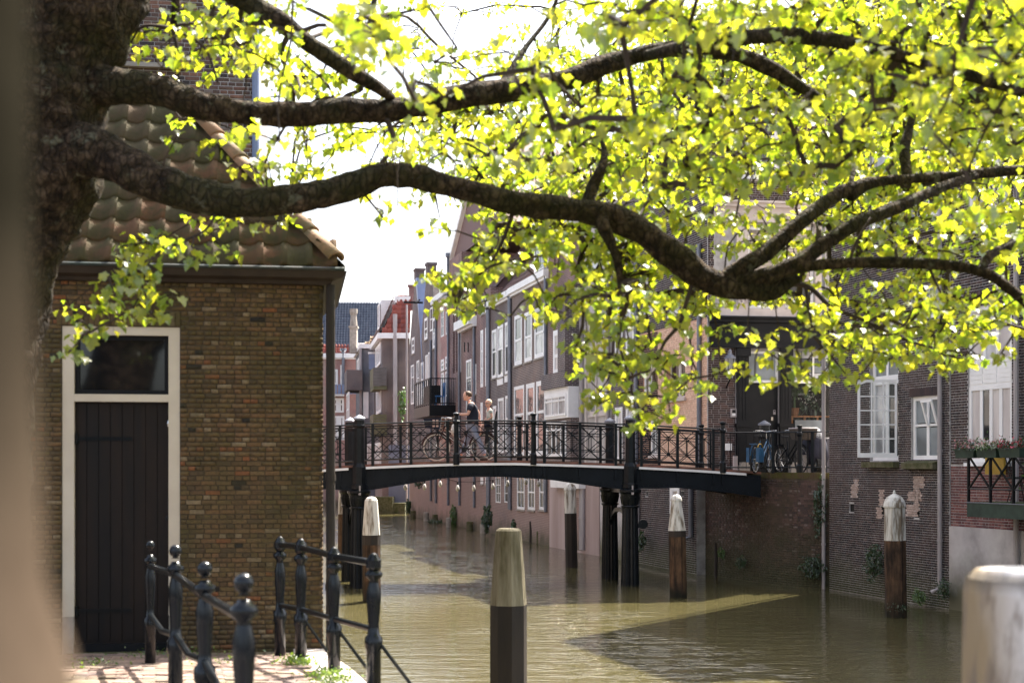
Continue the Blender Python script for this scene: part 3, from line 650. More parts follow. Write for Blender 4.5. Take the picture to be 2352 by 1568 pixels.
# ---------------------------------------------------------------- the brick shed
shed = thing('brick_shed', 'low brown brick shed with mossy pantile roof on the near quay', 'shed', FH.pt(-1.5, gz(13)))
u0 = -5.2; zc = FH.z(700, 640)                                        # wall top under the cornice
dr = FH.rect(143, 413, 750, 1440)
opens = [(dr[0], dr[1], gz(13) - 0.3, dr[3])]
mb = MB(); wall_mesh(mb, FH, u0, 0, -0.5, zc + 0.1, opens, 0.10); body(mb, FH, u0, 0, -0.5, zc + 0.1, 2.6)
mb.build('wall', 'mortar_dark', shed)
M['shed_brick_low'] = M['shed_brick']
n = bricks(shed, FH, u0, 0.004, gz(13) - 0.05, zc, opens, 'shed_brick', 0.135, 0.0437, 0.007, 0.007, pick=(-0.75, 2.45), jit=0.004)
MS = Facade(FH.pt(0, 0)[:2], (-0.15, 0.989))                        # side wall of the shed
bricks(shed, MS, 0.0, 2.6, gz(13) - 0.05, zc, [], 'shed_brick', 0.135, 0.0437, 0.007, 0.007)
# door and frame
fz0 = FH.z(400, 1412); a, b, c, d = dr; fw = 0.10
mb = MB()
mb.fbox(FH, a, a + fw, fz0, d, -0.10, -0.005).fbox(FH, b - fw, b, fz0, d, -0.10, -0.005).fbox(FH, a + fw, b - fw, d - 0.075, d, -0.10, -0.005)
zt0, zt1 = FH.z(280, 922), FH.z(280, 905); mb.fbox(FH, a + fw, b - fw, zt0, zt1, -0.10, -0.003)
fr = mb.build('door_frame', 'cream', shed)
MB().fbox(FH, a + 0.003, a + fw - 0.003, gz(13) - 0.2, fz0 - 0.002, -0.10, 0.0).fbox(FH, b - fw + 0.003, b - 0.003, gz(13) - 0.2, fz0 - 0.002, -0.10, 0.0).build('frame_base', 'stone', shed)
mb = MB(); z0_ = gz(13) + 0.03
mb.fbox(FH, a + fw, b - fw, z0_, zt0, -0.14, -0.075); door = mb.build('door', 'dark_door', shed)
for i in range(8):
    uu = a + fw + (b - a - 2 * fw) * i / 8; MB().fbox(FH, uu + 0.004, uu + (b - a - 2 * fw) / 8 - 0.004, z0_ + 0.1, zt0 - 0.02, -0.076, -0.066).build('plank', 'dark_door', door)
MB().fbox(FH, a + fw, b - fw, z0_, z0_ + 0.07, -0.07, -0.03).build('weather_board', 'black_paint', door)
p = FH.pt(FH.u(388), FH.z(388, 972), -0.05); MB().lathe([(0.016, -0.03), (0.022, 0), (0.016, 0.03)], p, 8).build('lock_plate', 'chrome', door)
for zz in (z0_ + .35, zt0 - .35): MB().fbox(FH, a + fw + .01, a + fw + .5, zz, zz + .035, -.066, -.058).lathe([(.02, -.03), (.02, .065)], FH.pt(a + fw + .012, zz, -.055), 6).build('strap_hinge', 'iron', door)
p = FH.pt(FH.u(383), FH.z(383, 1190), -0.05); MB().lathe([(0.01, -0.02), (0.014, 0), (0.01, 0.02)], p, 8).build('knob', 'iron', door)
mb = MB(); mb.fbox(FH, a + fw, a + fw + 0.04, zt1, d - 0.075, -0.10, -0.06).fbox(FH, b - fw - 0.04, b - fw, zt1, d - 0.075, -0.10, -0.06).fbox(FH, a + fw + 0.04, b - fw - 0.04, zt1, zt1 + 0.04, -0.10, -0.06).fbox(FH, a + fw + 0.04, b - fw - 0.04, d - 0.115, d - 0.075, -0.10, -0.06)
fl = mb.build('fanlight', 'black_paint', shed)
MB().fbox(FH, a + fw + 0.04, b - fw - 0.04, zt1 + 0.04, d - 0.115, -0.095, -0.09).build('pane', 'glass_dark', fl)
# soldier course above the door and the plinth
mb = MB()
for i in range(int((b - a + 0.1) / 0.047)):
    uu = a - 0.05 + i * 0.047; mb.fbox(FH, uu + 0.003, uu + 0.044, d + 0.01, d + 0.135, 0.0, 0.012 + r2.uniform(-.003, .003))
mb.build('door_arch', 'shed_brick', shed)['kind'] = 'stuff'
mb = MB()
for i in range(110):
    uu = u0 + i * 0.047
    if a + fw < uu + 0.02 < b - fw: continue
mb.fbox(FH, a + fw - 0.05, b - fw + 0.05, gz(13) - 0.1, z0_ - 0.002, -0.12, 0.03); mb.build('threshold', 'mossy_stone', shed)
# cornice, gutter, pipe
e1 = FH.u(752); zg0, zg1 = FH.z(600, 640), FH.z(600, 602)
prof = [(0.0, zg0 - 0.055), (0.05, zg0 - 0.05), (0.07, zg0 - 0.02), (0.16, zg0 + 0.0), (0.19, zg0 + 0.045), (0.20, zg0 + 0.06)]
mb = MB(); ue = 0.20
for (o0_, q0), (o1_, q1) in zip(prof, prof[1:]): mb.poly(FH.pt(u0, q0, o0_), FH.pt(ue * o0_ / 0.2 + 0.02, q0, o0_), FH.pt(ue * o1_ / 0.2 + 0.02, q1, o1_), FH.pt(u0, q1, o1_))
for (o0_, q0), (o1_, q1) in zip(prof, prof[1:]): mb.poly(FH.pt(0.02 + o0_, q0, o0_), FH.pt(0.02 + o0_, q0, -2.6), FH.pt(0.02 + o1_, q1, -2.6), FH.pt(0.02 + o1_, q1, o1_))
mb.poly(FH.pt(u0, zg0 + 0.06, 0.20), FH.pt(0.22, zg0 + 0.06, 0.20), FH.pt(0.22, zg0 + 0.06, -2.6), FH.pt(u0, zg0 + 0.06, -2.6))
mb.build('cornice', 'dark_wood', shed)
MB().tube([FH.pt(u0, zg0 + 0.075, 0.205), FH.pt(0.20, zg0 + 0.075, 0.205)], 0.018, 6).build('gutter_rim', 'copper', shed)
MB().fbox(FH, u0, 0.02, zg0 + 0.062, zg1 + 0.03, -0.1, 0.06).build('eaves_board', 'dark_wood', shed)
pp = FH.pt(0.075, 0, 0.03); MB().tube([(pp.x, pp.y, gz(13) - 1.0), (pp.x, pp.y, zg0 - 0.05)], 0.042, 10).lathe([(0.05, -0.03), (0.05, 0.03)], (pp.x, pp.y, 2.9), 10).lathe([(0.05, -0.03), (0.05, 0.03)], (pp.x, pp.y, 1.9), 10).build('downpipe', 'tar', shed)
# roof: front slope with single pantiles, hip with ridge tiles, side slope
pitch = R(50); ze = zg1 - 0.02; o = FH.pt(u0, ze, 0.10); bvec = Vector((-FH.n.x * math.cos(pitch), -FH.n.y * math.cos(pitch), math.sin(pitch)))
Ls = -u0 + 0.1
tw_, th_ = 0.222, 0.29
keep = lambda x, y: x < (Ls - y * math.cos(pitch) * 0.97 + 0.10)
tile_field(shed, o, FH.d, bvec, Ls, 2.6, 'tile_moss', tw_, th_, 0.035, keep, single=300, thick=0.014)
top = 2.3; A = FH.pt(u0, ze, 0.10); B = FH.pt(0.10, ze, 0.10); hp = lambda s: FH.pt(0.10 - s * math.cos(pitch), ze + s * math.sin(pitch), 0.10 - s * math.cos(pitch))
T_ = hp(top); mb = MB(); mb.poly(A, B, T_, FH.pt(u0, ze + top * math.sin(pitch), 0.10 - top * math.cos(pitch))); mb.poly(B, FH.pt(0.10, ze, -2.8), T_); mb.build('roof_deck', 'dark_wood', shed)
o2 = FH.pt(0.12, ze, 0.10); side_t = -FH.n; bs = Vector((-FH.d.x * math.cos(pitch), -FH.d.y * math.cos(pitch), math.sin(pitch)))
tile_field(shed, o2, side_t, bs, 2.7, 2.0, 'tile_moss', tw_, th_, 0.035, lambda x, y: y * math.cos(pitch) < min(x, 2.7 - x) )
hd = (hp(1) - hp(0)).normalized()
for k in range(7):
    s0 = -0.02 + k * 0.345; a_ = hp(s0) + Z * 0.05; b_ = a_ + hd * 0.50; x_ = hd.cross(Z).normalized(); n_ = x_.cross(hd); mb = MB(); v0 = len(mb.v); seg = 8
    for q, (pt, rr) in enumerate(((a_, 0.105), (b_, 0.085))):
        for j in range(seg + 1): an = math.pi * j / seg; mb.v.append(tuple(pt + (x_ * math.cos(an) + n_ * math.sin(an) * 0.75) * rr + n_ * (0.015 if q == 0 else 0)))
        for j in range(seg + 1): an = math.pi * j / seg; mb.v.append(tuple(pt + (x_ * math.cos(an) + n_ * math.sin(an) * 0.75) * (rr - 0.02)))
    m_ = 2 * (seg + 1)
    for j in range(seg): mb.f.append((j, j + 1, m_ + j + 1, m_ + j)); mb.f.append((j, j + 1, seg + 1 + j + 1, seg + 1 + j)); mb.f.append((seg + 1 + j, seg + 2 + j, m_ + seg + 2 + j, m_ + seg + 1 + j))
    mb.build('ridge_tile', 'tile_orange', shed, smooth=True)
# tall brick building behind the shed
tall = thing('brick_house', 'tall old brown brick building rising behind the mossy shed roof', 'building', FT.pt(-2, 1.5))
mb = MB(); wall_mesh(mb, FT, -7, 0, 0, 15.5); body(mb, FT, -7, 0, 0, 15.5, 8); mb.build('wall', 'mortar_light', tall)
bricks(tall, FT, -4.6, 0.004, 4.8, 9.3, [], 'tower_brick', 0.19, 0.0535, 0.009, 0.006, pick=(-1.2, 8.2))
zl = FT.z(330, 157); MB().fbox(FT, -3.6, -0.9, zl, zl + 0.05, 0, 0.09).build('ledge', 'stone', tall)
pipe(tall, FT, 587, -60, 460, 'lead', 0.05, 0.0, rings=True)
# ---------------------------------------------------------------- the bridge
br = thing('bridge', 'black iron footbridge on fluted columns with cross braced railings over the canal', 'bridge', FB.pt(3.4, 0))
px_ = [560, 700, 761, 845, 950, 1058, 1180, 1320, 1465, 1600, 1718, 1800]
py_ = [1090, 1083, 1079, 1074, 1069.5, 1066, 1065, 1069, 1074, 1081, 1089, 1095]
ud = [FB.u(p) for p in px_]; zd_ = [FB.z(p, q) for p, q in zip(px_, py_)]
def zd(u): return float(np.interp(u, ud, zd_))                     # nosing line; the deck top is 0.09 m above it
W = 2.45
uL, uR = FB.u(690), FB.u(1748)
US = list(np.linspace(uL, uR, 60))
def strip(mb, us, za, zb, o0, o1):
    for a, b in zip(us, us[1:]):
        mb.hexa([FB.pt(a, za(a), o0), FB.pt(b, za(b), o0), FB.pt(b, za(b), o1), FB.pt(a, za(a), o1), FB.pt(a, zb(a), o0), FB.pt(b, zb(b), o0), FB.pt(b, zb(b), o1), FB.pt(a, zb(a), o1)])
    return mb
M['deck_rust'] = plain('deck_planks', (0.22, 0.10, 0.075), (0.09, 0.055, 0.04), 2.5, 0.85, 0.4)
strip(MB(), US, lambda u: zd(u) + 0.03, lambda u: zd(u) + 0.09, -W + 0.02, 0.03).build('deck', 'deck_rust', br)
cols = [FB.u(822), FB.u(1445)]
segs = [[u for u in US if u < cols[0] - 0.12], [cols[0] + 0.12] + [u for u in US if cols[0] + 0.12 < u < cols[1] - 0.12] + [cols[1] - 0.12], [u for u in US if cols[1] + 0.12 < u < FB.u(1722)]]
for s_ in segs: strip(MB(), s_, lambda u: zd(u) - 0.03, lambda u: zd(u) + 0.028, 0.0, 0.06).build('nosing', 'white', br)
ax = [(600, 1112), (690, 1119), (808, 1124), (848, 1124), (1011, 1097), (1085, 1092.5), (1160, 1093), (1285, 1101), (1426, 1122), (1465, 1120), (1565, 1118), (1666, 1128), (1750, 1141)]
au = [FB.u(a) for a, b in ax]; az_ = [FB.z(a, b) for a, b in ax]
def zb_(u): return float(np.interp(u, au, az_))
for o_ in (-0.02, -W + 0.06):
    strip(MB(), US, lambda u: zb_(u), lambda u: zd(u) - 0.005, o_ - 0.03, o_).build('girder', 'girder', br)
    strip(MB(), US, lambda u: zb_(u) - 0.018, lambda u: zb_(u) + 0.018, o_ - 0.09, o_ + 0.05).build('flange', 'girder', br)
for o_ in (-0.8, -1.6): strip(MB(), US, lambda u: zb_(u) + 0.06, lambda u: zd(u), o_ - 0.03, o_).build('girder', 'girder', br)
mb = MB()                                                           # rivets
for u in np.arange(uL + 0.05, uR - 0.05, 0.135):
    if min(abs(u - c) for c in cols) < 0.22: continue
    for z_ in (zb_(u) + 0.055, zd(u) - 0.075): mb.lathe([(0.017, 0), (0.012, 0.012), (0.004, 0.016)], (0, 0, 0), 6)
    # turn the two new rivets towards the viewer
    for q, z_ in ((2, zb_(u) + 0.055), (1, zd(u) - 0.075)):
        n_ = 18; s0 = len(mb.v) - q * n_
        for i in range(s0, s0 + n_):
            x, y, zz = mb.v[i]; mb.v[i] = tuple(FB.pt(u + x, z_ + y, -0.02 + zz))
mb.build('rivets', 'girder', br)['kind'] = 'stuff'
for px in (781, 856, 944, 1028, 1048, 1138, 1225, 1250, 1332, 1414, 1473, 1556, 1640, 1660):
    u = FB.u(px); MB().fbox(FB, u - 0.03, u + 0.03, zd(u) - 0.30, zd(u) - 0.03, -0.018, 0.03).build('bracket', 'girder', br)
def column(px, off, ytop):
    f = FB.shift(off); u = f.u(px); c = f.pt(u, 0); s = 1.0; zt = f.z(px, ytop); dk = zd(u) + 0.09
    mb = MB(); r8 = math.pi / 8 + 0.09
    mb.lathe([(0.185, dk - 0.62), (0.20, dk - 0.60), (0.20, dk - 0.50), (0.175, dk - 0.48), (0.175, dk - 0.06), (0.15, dk), (0.135, dk + 0.04), (0.125, dk + 0.90), (0.145, dk + 0.93), (0.15, dk + 0.97), (0.13, dk + 1.0), (0.13, zt - 0.10)], c, 8, r8)
    col = mb.build('column', 'iron', br)
    MB().lathe([(0.155, zt - 0.10), (0.16, zt - 0.055), (0.11, zt - 0.02), (0.01, zt + 0.035)], c, 8, r8).build('cap', 'zinc', col)
    zc = dk - 0.62; mb = MB()
    mb.lathe([(0.2, zc), (0.29, zc - 0.03), (0.29, zc - 0.08), (0.25, zc - 0.13), (0.245, zc - 0.16)], c, 16)
    mb.lathe([(0.25, zc - 0.16), (0.235, zc - 0.26), (0.195, zc - 0.40), (0.19, zc - 0.42)], c, 16)
    mb.lathe([(0.225, zc - 0.42), (0.235, zc - 0.445), (0.22, zc - 0.48)], c, 16)
    for k in range(12):
        a = k * math.pi / 6; p = c + Vector((math.cos(a), math.sin(a), 0)) * 0.20; q = c + Vector((math.cos(a), math.sin(a), 0)) * 0.238
        mb.bar((p.x, p.y, zc - 0.40), (q.x, q.y, zc - 0.2), 0.05, 0.03)
    mb.build('capital', 'iron', col)
    mb = MB(); n = 32; base = 0
    for i, (r, z_) in enumerate(((0.195, zc - 0.48), (0.205, zc - 1.0), (0.23, 0.1), (0.235, -0.8))):
        for j in range(n):
            a = 2 * math.pi * j / n; rr = r * (1.0 if j % 2 else 0.90); mb.v.append((c.x + rr * math.cos(a), c.y + rr * math.sin(a), z_))
    for i in range(3):
        for j in range(n): a = i * n + j; b = i * n + (j + 1) % n; mb.f.append((a, b, b + n, a + n))
    mb.build('shaft', 'iron', col)
    return c, u
near = [column(825, 0.02, 955), column(1447, 0.02, 955)]; rear = [column(804, -2.28, 961), column(1401, -2.28, 962)]
for (c, u), (c2, u2) in zip(near, rear):
    mb = MB(); z1 = zb_(u) - 0.05
    mb.bar((c.x, c.y, z1), (c2.x, c2.y, z1), 0.12, 0.14)
    d_ = (c2 - c).normalized(); L_ = (c2 - c).length; pts = []
    for k in range(9): a = math.pi * k / 8; pts.append(c + d_ * (L_ / 2 - math.cos(a) * (L_ / 2 - 0.1)) + Z * (1.35 + math.sin(a) * 0.55))
    for p, q in zip(pts, pts[1:]): mb.bar(p, q, 0.09, 0.10)
    mb.build('cross_beam', 'iron', br)
    k = c + FB.d * 0.33 + Z * 1.55; MB().tube([k - FB.n * 0.05, k + FB.n * 0.05], 0.12, 12).bar(c + Z * 1.45, k, 0.12, 0.1).build('fender_bracket', 'iron', br)
    p = FB.pt(u + 0.02, 2.45, 0.28); MB().box(p, 0.04, 0.03, 0.16).box(p - Z * 0.12, 0.06, 0.05, 0.06).build('mooring_hook', 'zinc_pale', br)
def rail_line(px, off):                                             # height of the hand rail above the deck
    return 1.0
def railing(off, posts, heavy, x0, x1, tag_='near'):
    f = FB.shift(off)
    uu = lambda x: f.u(x)
    ups = sorted([uu(p) for p in posts] + [uu(h) for h in heavy]); dk = lambda u: zd(u) + 0.09
    ends = [uu(x0), uu(x1)]; us = [ends[0]] + [u for u in np.linspace(*ends, 26)][1:-1] + [ends[1]]
    for h_, r_ in ((0.99, 0.022), (0.93, 0.014), (0.10, 0.018)):
        MB().tube([f.pt(u, dk(u) + h_) for u in us], r_, 6).build('rail', 'iron', br)
    for p in posts:
        u = uu(p); MB().fbox(f, u - 0.035, u + 0.035, dk(u) - 0.05, dk(u) + 1.0, -0.03, 0.03).lathe([(0.05, 0), (0.05, 0.1)], f.pt(u, dk(u) + 0.03), 4, math.pi / 4).build('post', 'iron', br)
    for p in heavy:
        u = uu(p); z = dk(u)
        MB().lathe([(0.085, -0.1), (0.085, 0.16), (0.062, 0.20), (0.06, 0.90), (0.085, 0.95), (0.085, 0.99), (0.058, 1.02), (0.055, 1.12), (0.085, 1.16), (0.08, 1.18), (0.02, 1.21)], f.pt(u, z), 10).build('newel_post', 'iron', br)
    allp = sorted([uu(p) for p in posts] + [uu(h) for h in heavy] + [c for c in ((cols[0], cols[1]) if off > -1 else ())])
    for a, b in zip(allp, allp[1:]):
        if b - a < 0.55 or b - a > 1.6: continue
        za, zt = (lambda u: dk(u) + 0.10), (lambda u: dk(u) + 0.93); q = lambda s, t: f.pt(a + (b - a) * s, za(a + (b - a) * s) * (1 - t) + zt(a + (b - a) * s) * t)
        mb = MB(); r = 0.011
        mb.tube([q(0, 0), q(1, 1)], r, 5).tube([q(0, 1), q(1, 0)], r, 5)
        mb.tube([q(0, .5), q(.5, 1)], r, 5).tube([q(.5, 1), q(1, .5)], r, 5).tube([q(1, .5), q(.5, 0)], r, 5).tube([q(.5, 0), q(0, .5)], r, 5)
        mb.tube([q(0, .75), q(1, .75)], r, 5).tube([q(0, .25), q(1, .25)], r, 5).tube([q(.25, .25), q(.25, .75)], r, 5).tube([q(.75, .25), q(.75, .75)], r, 5)
        mb.build('railing_panel', 'iron', br)
        mb = MB()
        for s, t in ((.25, .25), (.75, .25), (.25, .75), (.75, .75)): mb.box(q(s, t), 0.045, 0.045, 0.045, f.d)
        mb.build('knots', 'iron', br)['kind'] = 'stuff'
railing(0.03, [700, 781, 856, 944, 1028, 1138, 1250, 1332, 1414, 1473, 1556, 1638], [1048, 1225, 1660], 690, 1660)
railing(-W + 0.08, [715, 795, 840, 920, 1005, 1091, 1120, 1210, 1294, 1379, 1425, 1514, 1600, 1632], [1193, 1611], 690, 1655)
# string of bulbs under the bridge
sl = thing('string_lights', 'string of clear light bulbs hanging under the rear girder of the bridge', 'string lights', FB.pt(3.4, 2.5, -3.0))
fl_ = FB.shift(-3.0); bl_ = [(931, 1103), (975, 1103), (1011, 1096), (1051, 1106), (1088, 1106), (1132, 1102), (1166, 1095), (1208, 1091), (1237, 1096)]
pts = [fl_.pt(fl_.u(x), fl_.z(x, y)) for x, y in [(880, 1112)] + bl_ + [(1290, 1090)]]
MB().tube(pts, 0.008, 4).build('cable', 'rubber', sl)
M['bulb'] = glass_mat('bulb_glass', (0.45, 0.42, 0.38), 0.1)
for p in pts[1:-1]:
    MB().lathe([(0.018, 0), (0.022, -0.08)], p, 6).build('socket', 'rubber', sl)
    MB().lathe([(0.018, -0.08), (0.045, -0.15), (0.05, -0.20), (0.03, -0.25), (0.005, -0.265)], p, 8).build('bulb', 'bulb', sl, smooth=True)

# ---------------------------------------------------------------- curved quay wall under the street and its fence
qw = thing('quay_wall', 'curved mossy brick quay wall below the street at the right end of the bridge', 'wall', Vector((6.5, 36.5, 0)))
cp = [(4.9, 41.1), (5.42, 39.5), (5.95, 37.9), (6.5, 36.45), (7.1, 35.35), (7.85, 34.88)]
last = None
for i, (a, b) in enumerate(zip(cp, cp[1:])):
    f = Facade(a, (b[0] - a[0], b[1] - a[1])); L_ = math.hypot(b[0] - a[0], b[1] - a[1])
    mb = MB(); wall_mesh(mb, f, 0, L_, -0.8, 2.84); mb.poly(f.pt(0, 2.84), f.pt(L_, 2.84), f.pt(L_, 2.84, -0.6), f.pt(0, 2.84, -0.6)); mb.build('wall', 'mortar_dark', qw)
    bricks(qw, f, 0, L_, -0.1, 2.70, [], 'quay_brick', 0.19, 0.06, 0.008, 0.006, pick=(L_ / 2, 2.0) if i in (3, 4) else None, npick=150)
    mb = MB(); u = 0
    while u < L_ - 0.03: mb.fbox(f, u + 0.004, min(u + 0.06, L_), 2.705, 2.85, -0.2, 0.008 + r2.uniform(0, .006)); u += 0.064
    M.setdefault('moss_brick', plain('mossy_coping', (0.09, 0.085, 0.02), (0.09, 0.055, 0.035), 5, 0.9, 0.5))
    mb.build('coping_bricks', 'moss_brick', qw)['kind'] = 'stuff'
fence = thing('street_railing', 'black spindle railing round the street edge in front of the parked bicycles', 'railing', Vector((7.3, 35.6, 2.85)))
pts = [Vector((*FB.pt(FB.u(1660), 0, 0.0)[:2], 0)), Vector((6.35, 36.15, 0)), Vector((6.95, 35.62, 0)), Vector((7.4, 35.3, 0)), Vector((7.85, 35.12, 0))]
path = []
for a, b in zip(pts, pts[1:]):
    for k in range(10): path.append(a.lerp(b, k / 10))
path.append(pts[-1])
for h_ in (1.0, 0.12): MB().tube([p + Z * (2.86 + h_) for p in path], 0.02, 6).build('rail', 'iron', fence)
d_acc = 0; prev = path[0]; nb = 0
for p in path:
    d_acc += (p - prev).length; prev = p
    if d_acc > 0.125: MB().tube([p + Z * 2.95, p + Z * 3.85], 0.0095, 5).build('spindle', 'iron', fence); d_acc = 0; nb += 1
for t_ in (0, 14, 31): MB().fbox(Facade(path[t_][:2], (1, 0)), -0.03, 0.03, 2.83, 3.87, -0.03, 0.03).build('post', 'iron', fence)
p = path[25]; MB().lathe([(0.085, 0), (0.085, 0.18), (0.06, 0.22), (0.06, 0.9), (0.085, 0.95), (0.085, 1.0), (0.055, 1.03), (0.055, 1.14), (0.08, 1.18), (0.02, 1.2)], (p.x, p.y, 2.84), 10).build('newel_post', 'iron', fence)

# ---------------------------------------------------------------- houses of the right bank
def house(name, label, f, x0, x1, ytop, mat, wins, z0=-0.7, depth=9, front=0.0, cat='house', top_extra=0.0, bricks_=None, roof=None, yside=None, basez=None):
    g = f if not front else f.shift(front)
    a, b = g.u(x0), g.u(x1); xm = (x0 + x1) / 2; zt = g.z(xm, ytop) + top_extra
    t = thing(name, label, cat, g.pt((a + b) / 2, 0)); opens = []; W_ = []
    for w_ in wins:
        kw = dict(w_[4]) if len(w_) > 4 else {}; kw.setdefault('rec', -.012)
        x_, X_, y_, Y_ = w_[:4]; r_ = list(g.rect(x_, X_, y_, Y_))
        opens.append(tuple(r_)); W_.append((r_, kw))
    mb = MB(); wall_mesh(mb, g, a, b, z0, zt, opens, 0.1); body(mb, g, a, b, z0, zt, depth); mb.build('wall', mat, t)
    for r_, kw in W_:
        if kw.get('kind') == 'hole':
            MB().fbox(g, r_[0], r_[1], r_[2], r_[3], -0.21, -0.2).build('opening_back', kw.get('mat', 'black_paint'), t); continue  # backs the opening; default black stands in for the dark inside
        window(t, g, *r_, **kw)
    return t, g, a, b, zt
S3 = dict(cols=1, split=[0.55], fw=0.13, panes=['glass', 'glass_pale'], sill='stone')
S2 = dict(cols=1, split=[0.5], fw=0.16, panes=['glass_pale', 'glass'], sill='stone')
SM = dict(cols=2, rows=4, fw=0.07, mw=0.04, pane='glass', sill='stone')
def roof_slope(t, f, u0, u1, z, run, mat='tile_old', pitch=50, off=0.0, tiles=True, th=0.33, tw=0.26):
    p_ = R(pitch); bv = -f.n * math.cos(p_) + Z * math.sin(p_)
    MB().poly(f.pt(u0, z, off), f.pt(u1, z, off), f.pt(u1, z, off) + bv * run, f.pt(u0, z, off) + bv * run).poly(f.pt(u0, z, off), f.pt(u0, z, off) + bv * run, f.pt(u0, z, off - 2 * run * math.cos(p_))).poly(f.pt(u1, z, off), f.pt(u1, z, off) + bv * run, f.pt(u1, z, off - 2 * run * math.cos(p_))).build('roof', mat, t)
    if tiles: tile_field(t, f.pt(u0, z, off + 0.02), f.d, bv, u1 - u0, run, mat, tw, th, 0.04)

# H1, H2: narrow gabled fronts at the far end
t, g, a, b, zt = house('gabled_house', 'narrow dark gabled house with a strip of blue lead, farthest of the right bank row', F1, 940, 968, 800, 'b_dark',
    [(946, 952, 775, 812, S2), (944, 951, 838, 928, dict(cols=1, split=[.3, .7], fw=.09, pane='glass_pale')), (957, 963, 828, 908, dict(cols=1, split=[.5], fw=.09, pane='glass_pale'))], depth=6)
za = g.z(953, 642); mb = MB(); um = (a + b) / 2
for o_ in (0.0, -0.35): mb.poly(g.pt(a, zt, o_), g.pt(b, zt, o_), g.pt(um + 0.2, za, o_), g.pt(um - 0.2, za, o_))
mb.poly(g.pt(a, zt, 0), g.pt(um - .2, za, 0), g.pt(um - .2, za, -.35), g.pt(a, zt, -.35)); mb.poly(g.pt(b, zt, 0), g.pt(um + .2, za, 0), g.pt(um + .2, za, -.35), g.pt(b, zt, -.35)); mb.build('gable', 'b_dark', t)
MB().hexa([g.pt(um + .2, za, .03), g.pt(b + 0.1, zt, .03), g.pt(b + 0.1, zt, -.5), g.pt(um + .2, za, -.5), g.pt(um + .75, za, .03), g.pt(b + .9, zt - 2.6, .03), g.pt(b + .9, zt - 2.6, -.5), g.pt(um + .75, za, -.5)]).build('flashing', 'lead', t)
MB().fbox(g, um - .35, um + .35, za, za + .5, -.5, .02).fbox(g, um - .42, um + .42, za + .5, za + .62, -.55, .06).build('chimney', 'b_dark', t)
pipe(t, g, 937, 700, 1150, 'zinc_pale', 0.06)
t, g, a, b, zt = house('gabled_house', 'dark sooty neck gable house with two crumbling chimney piers', F1, 968, 1003, 760, 'b_dark',
    [(975, 982, 730, 780, S2), (988, 994, 706, 760, dict(cols=1, split=[.5], fw=.09, pane='glass_pale')), (967, 973, 862 - 30, 912, S2), (977, 983, 815, 900, dict(cols=1, split=[.3], fw=.1, pane='curtain')), (984, 990, 808, 898, dict(cols=1, split=[.3], fw=.1, pane='curtain')), (994, 1000, 730, 800, S2)], depth=7)
um = (a + b) / 2; zs = g.z(985, 640); zn = g.z(985, 606)
for o_ in (0,): 
    mb = MB(); mb.hexa([g.pt(a, zt, 0), g.pt(b, zt, 0), g.pt(b, zt, -.35), g.pt(a, zt, -.35), g.pt(um - 1.0, zs, 0), g.pt(um + 1.0, zs, 0), g.pt(um + 1.0, zs, -.35), g.pt(um - 1.0, zs, -.35)])
    mb.fbox(g, um - 1.0, um - .4, zs, zn, -.5, .02).fbox(g, um - 1.07, um - .33, zn, zn + .15, -.55, .06).fbox(g, um + .3, um + .9, zs, zn - .6, -.5, .02); mb.build('gable', 'b_dark', t)
roof_slope(t, g, a, b + 2.2, zt - 1, 5.2, 'tile_slate', 48, -1.0)
pipe(t, g, 992, 780, 1150, 'zinc', 0.06)
mb = MB(); mb.bar(g.pt(um - .9, g.z(975, 698), .2), g.pt(um - .9, g.z(975, 698), 1.3), .1).bar(g.pt(um - 1.2, g.z(975, 698), .6), g.pt(um + .4, g.z(975, 698), .6), .08); mb.build('hoist_beam', 'black_paint', t)
# H3
t, g, a, b, zt = house('terraced_house', 'rose plastered house with white gutter behind the iron balcony with a blue chair', F1, 1003, 1032, 692, 'b_rose',
    [(1013, 1020, 704, 773, dict(cols=2, rows=3, fw=.09, pane='glass')), (1024, 1029, 715, 768, dict(cols=2, rows=3, fw=.09, pane='glass')), (1013, 1020, 825, 852, S3), (1023, 1029, 818, 848, S3), (1013, 1020, 855, 935, dict(cols=1, split=[.3], fw=.12, pane='glass_pale')), (1023, 1030, 852, 935, dict(cols=1, split=[.3], fw=.12, pane='glass_pale')),
     (969, 975, 945, 1040, dict(cols=1, split=[.5], fw=.12, pane='glass_pale'))][:6])
cornice(t, g, a, b, zt, .35, .35); pipe(t, g, 1004, 690, 1155, 'zinc', .07, elbow=True)
roof_slope(t, g, a, b, zt + .3, 3.0, 'tile_slate', 45, -0.3)
# balcony
bal = thing('iron_balcony', 'dark balcony with white panels and a blue chair on the rose house', 'balcony', F1.pt(F1.u(1000), 4))
zb0, zb1 = F1.z(1000, 940) , F1.z(1000, 905)
ua, ub = F1.u(985), F1.u(1033); O_ = 1.35
fb2 = F1.shift(O_)
ua2, ub2 = fb2.u(952.5), fb2.u(966)
g2 = fb2; mbx = MB(); zf = g2.z(965, 935)
uA, uB = g2.u(951), g2.u(968); uB = uA + 5.0
mbx.fbox(g2, uA, uB, zf - .55, zf, -O_, 0); mbx.build('floor', 'black_paint', bal)
mbx = MB()
for k in range(9):
    u = uA + (uB - uA) * k / 8; mbx.bar(g2.pt(u, zf, -.05), g2.pt(u, zf + 1.35, -.05), .06)
for h_ in (.1, 1.35): mbx.bar(g2.pt(uA, zf + h_, -.05), g2.pt(uB, zf + h_, -.05), .06); mbx.bar(g2.pt(uB, zf + h_, -.05), g2.pt(uB, zf + h_, -O_), .05)
for k in range(12): mbx.bar(g2.pt(uB, zf, -O_ * k / 12), g2.pt(uB, zf + 1.35, -O_ * k / 12), .025)
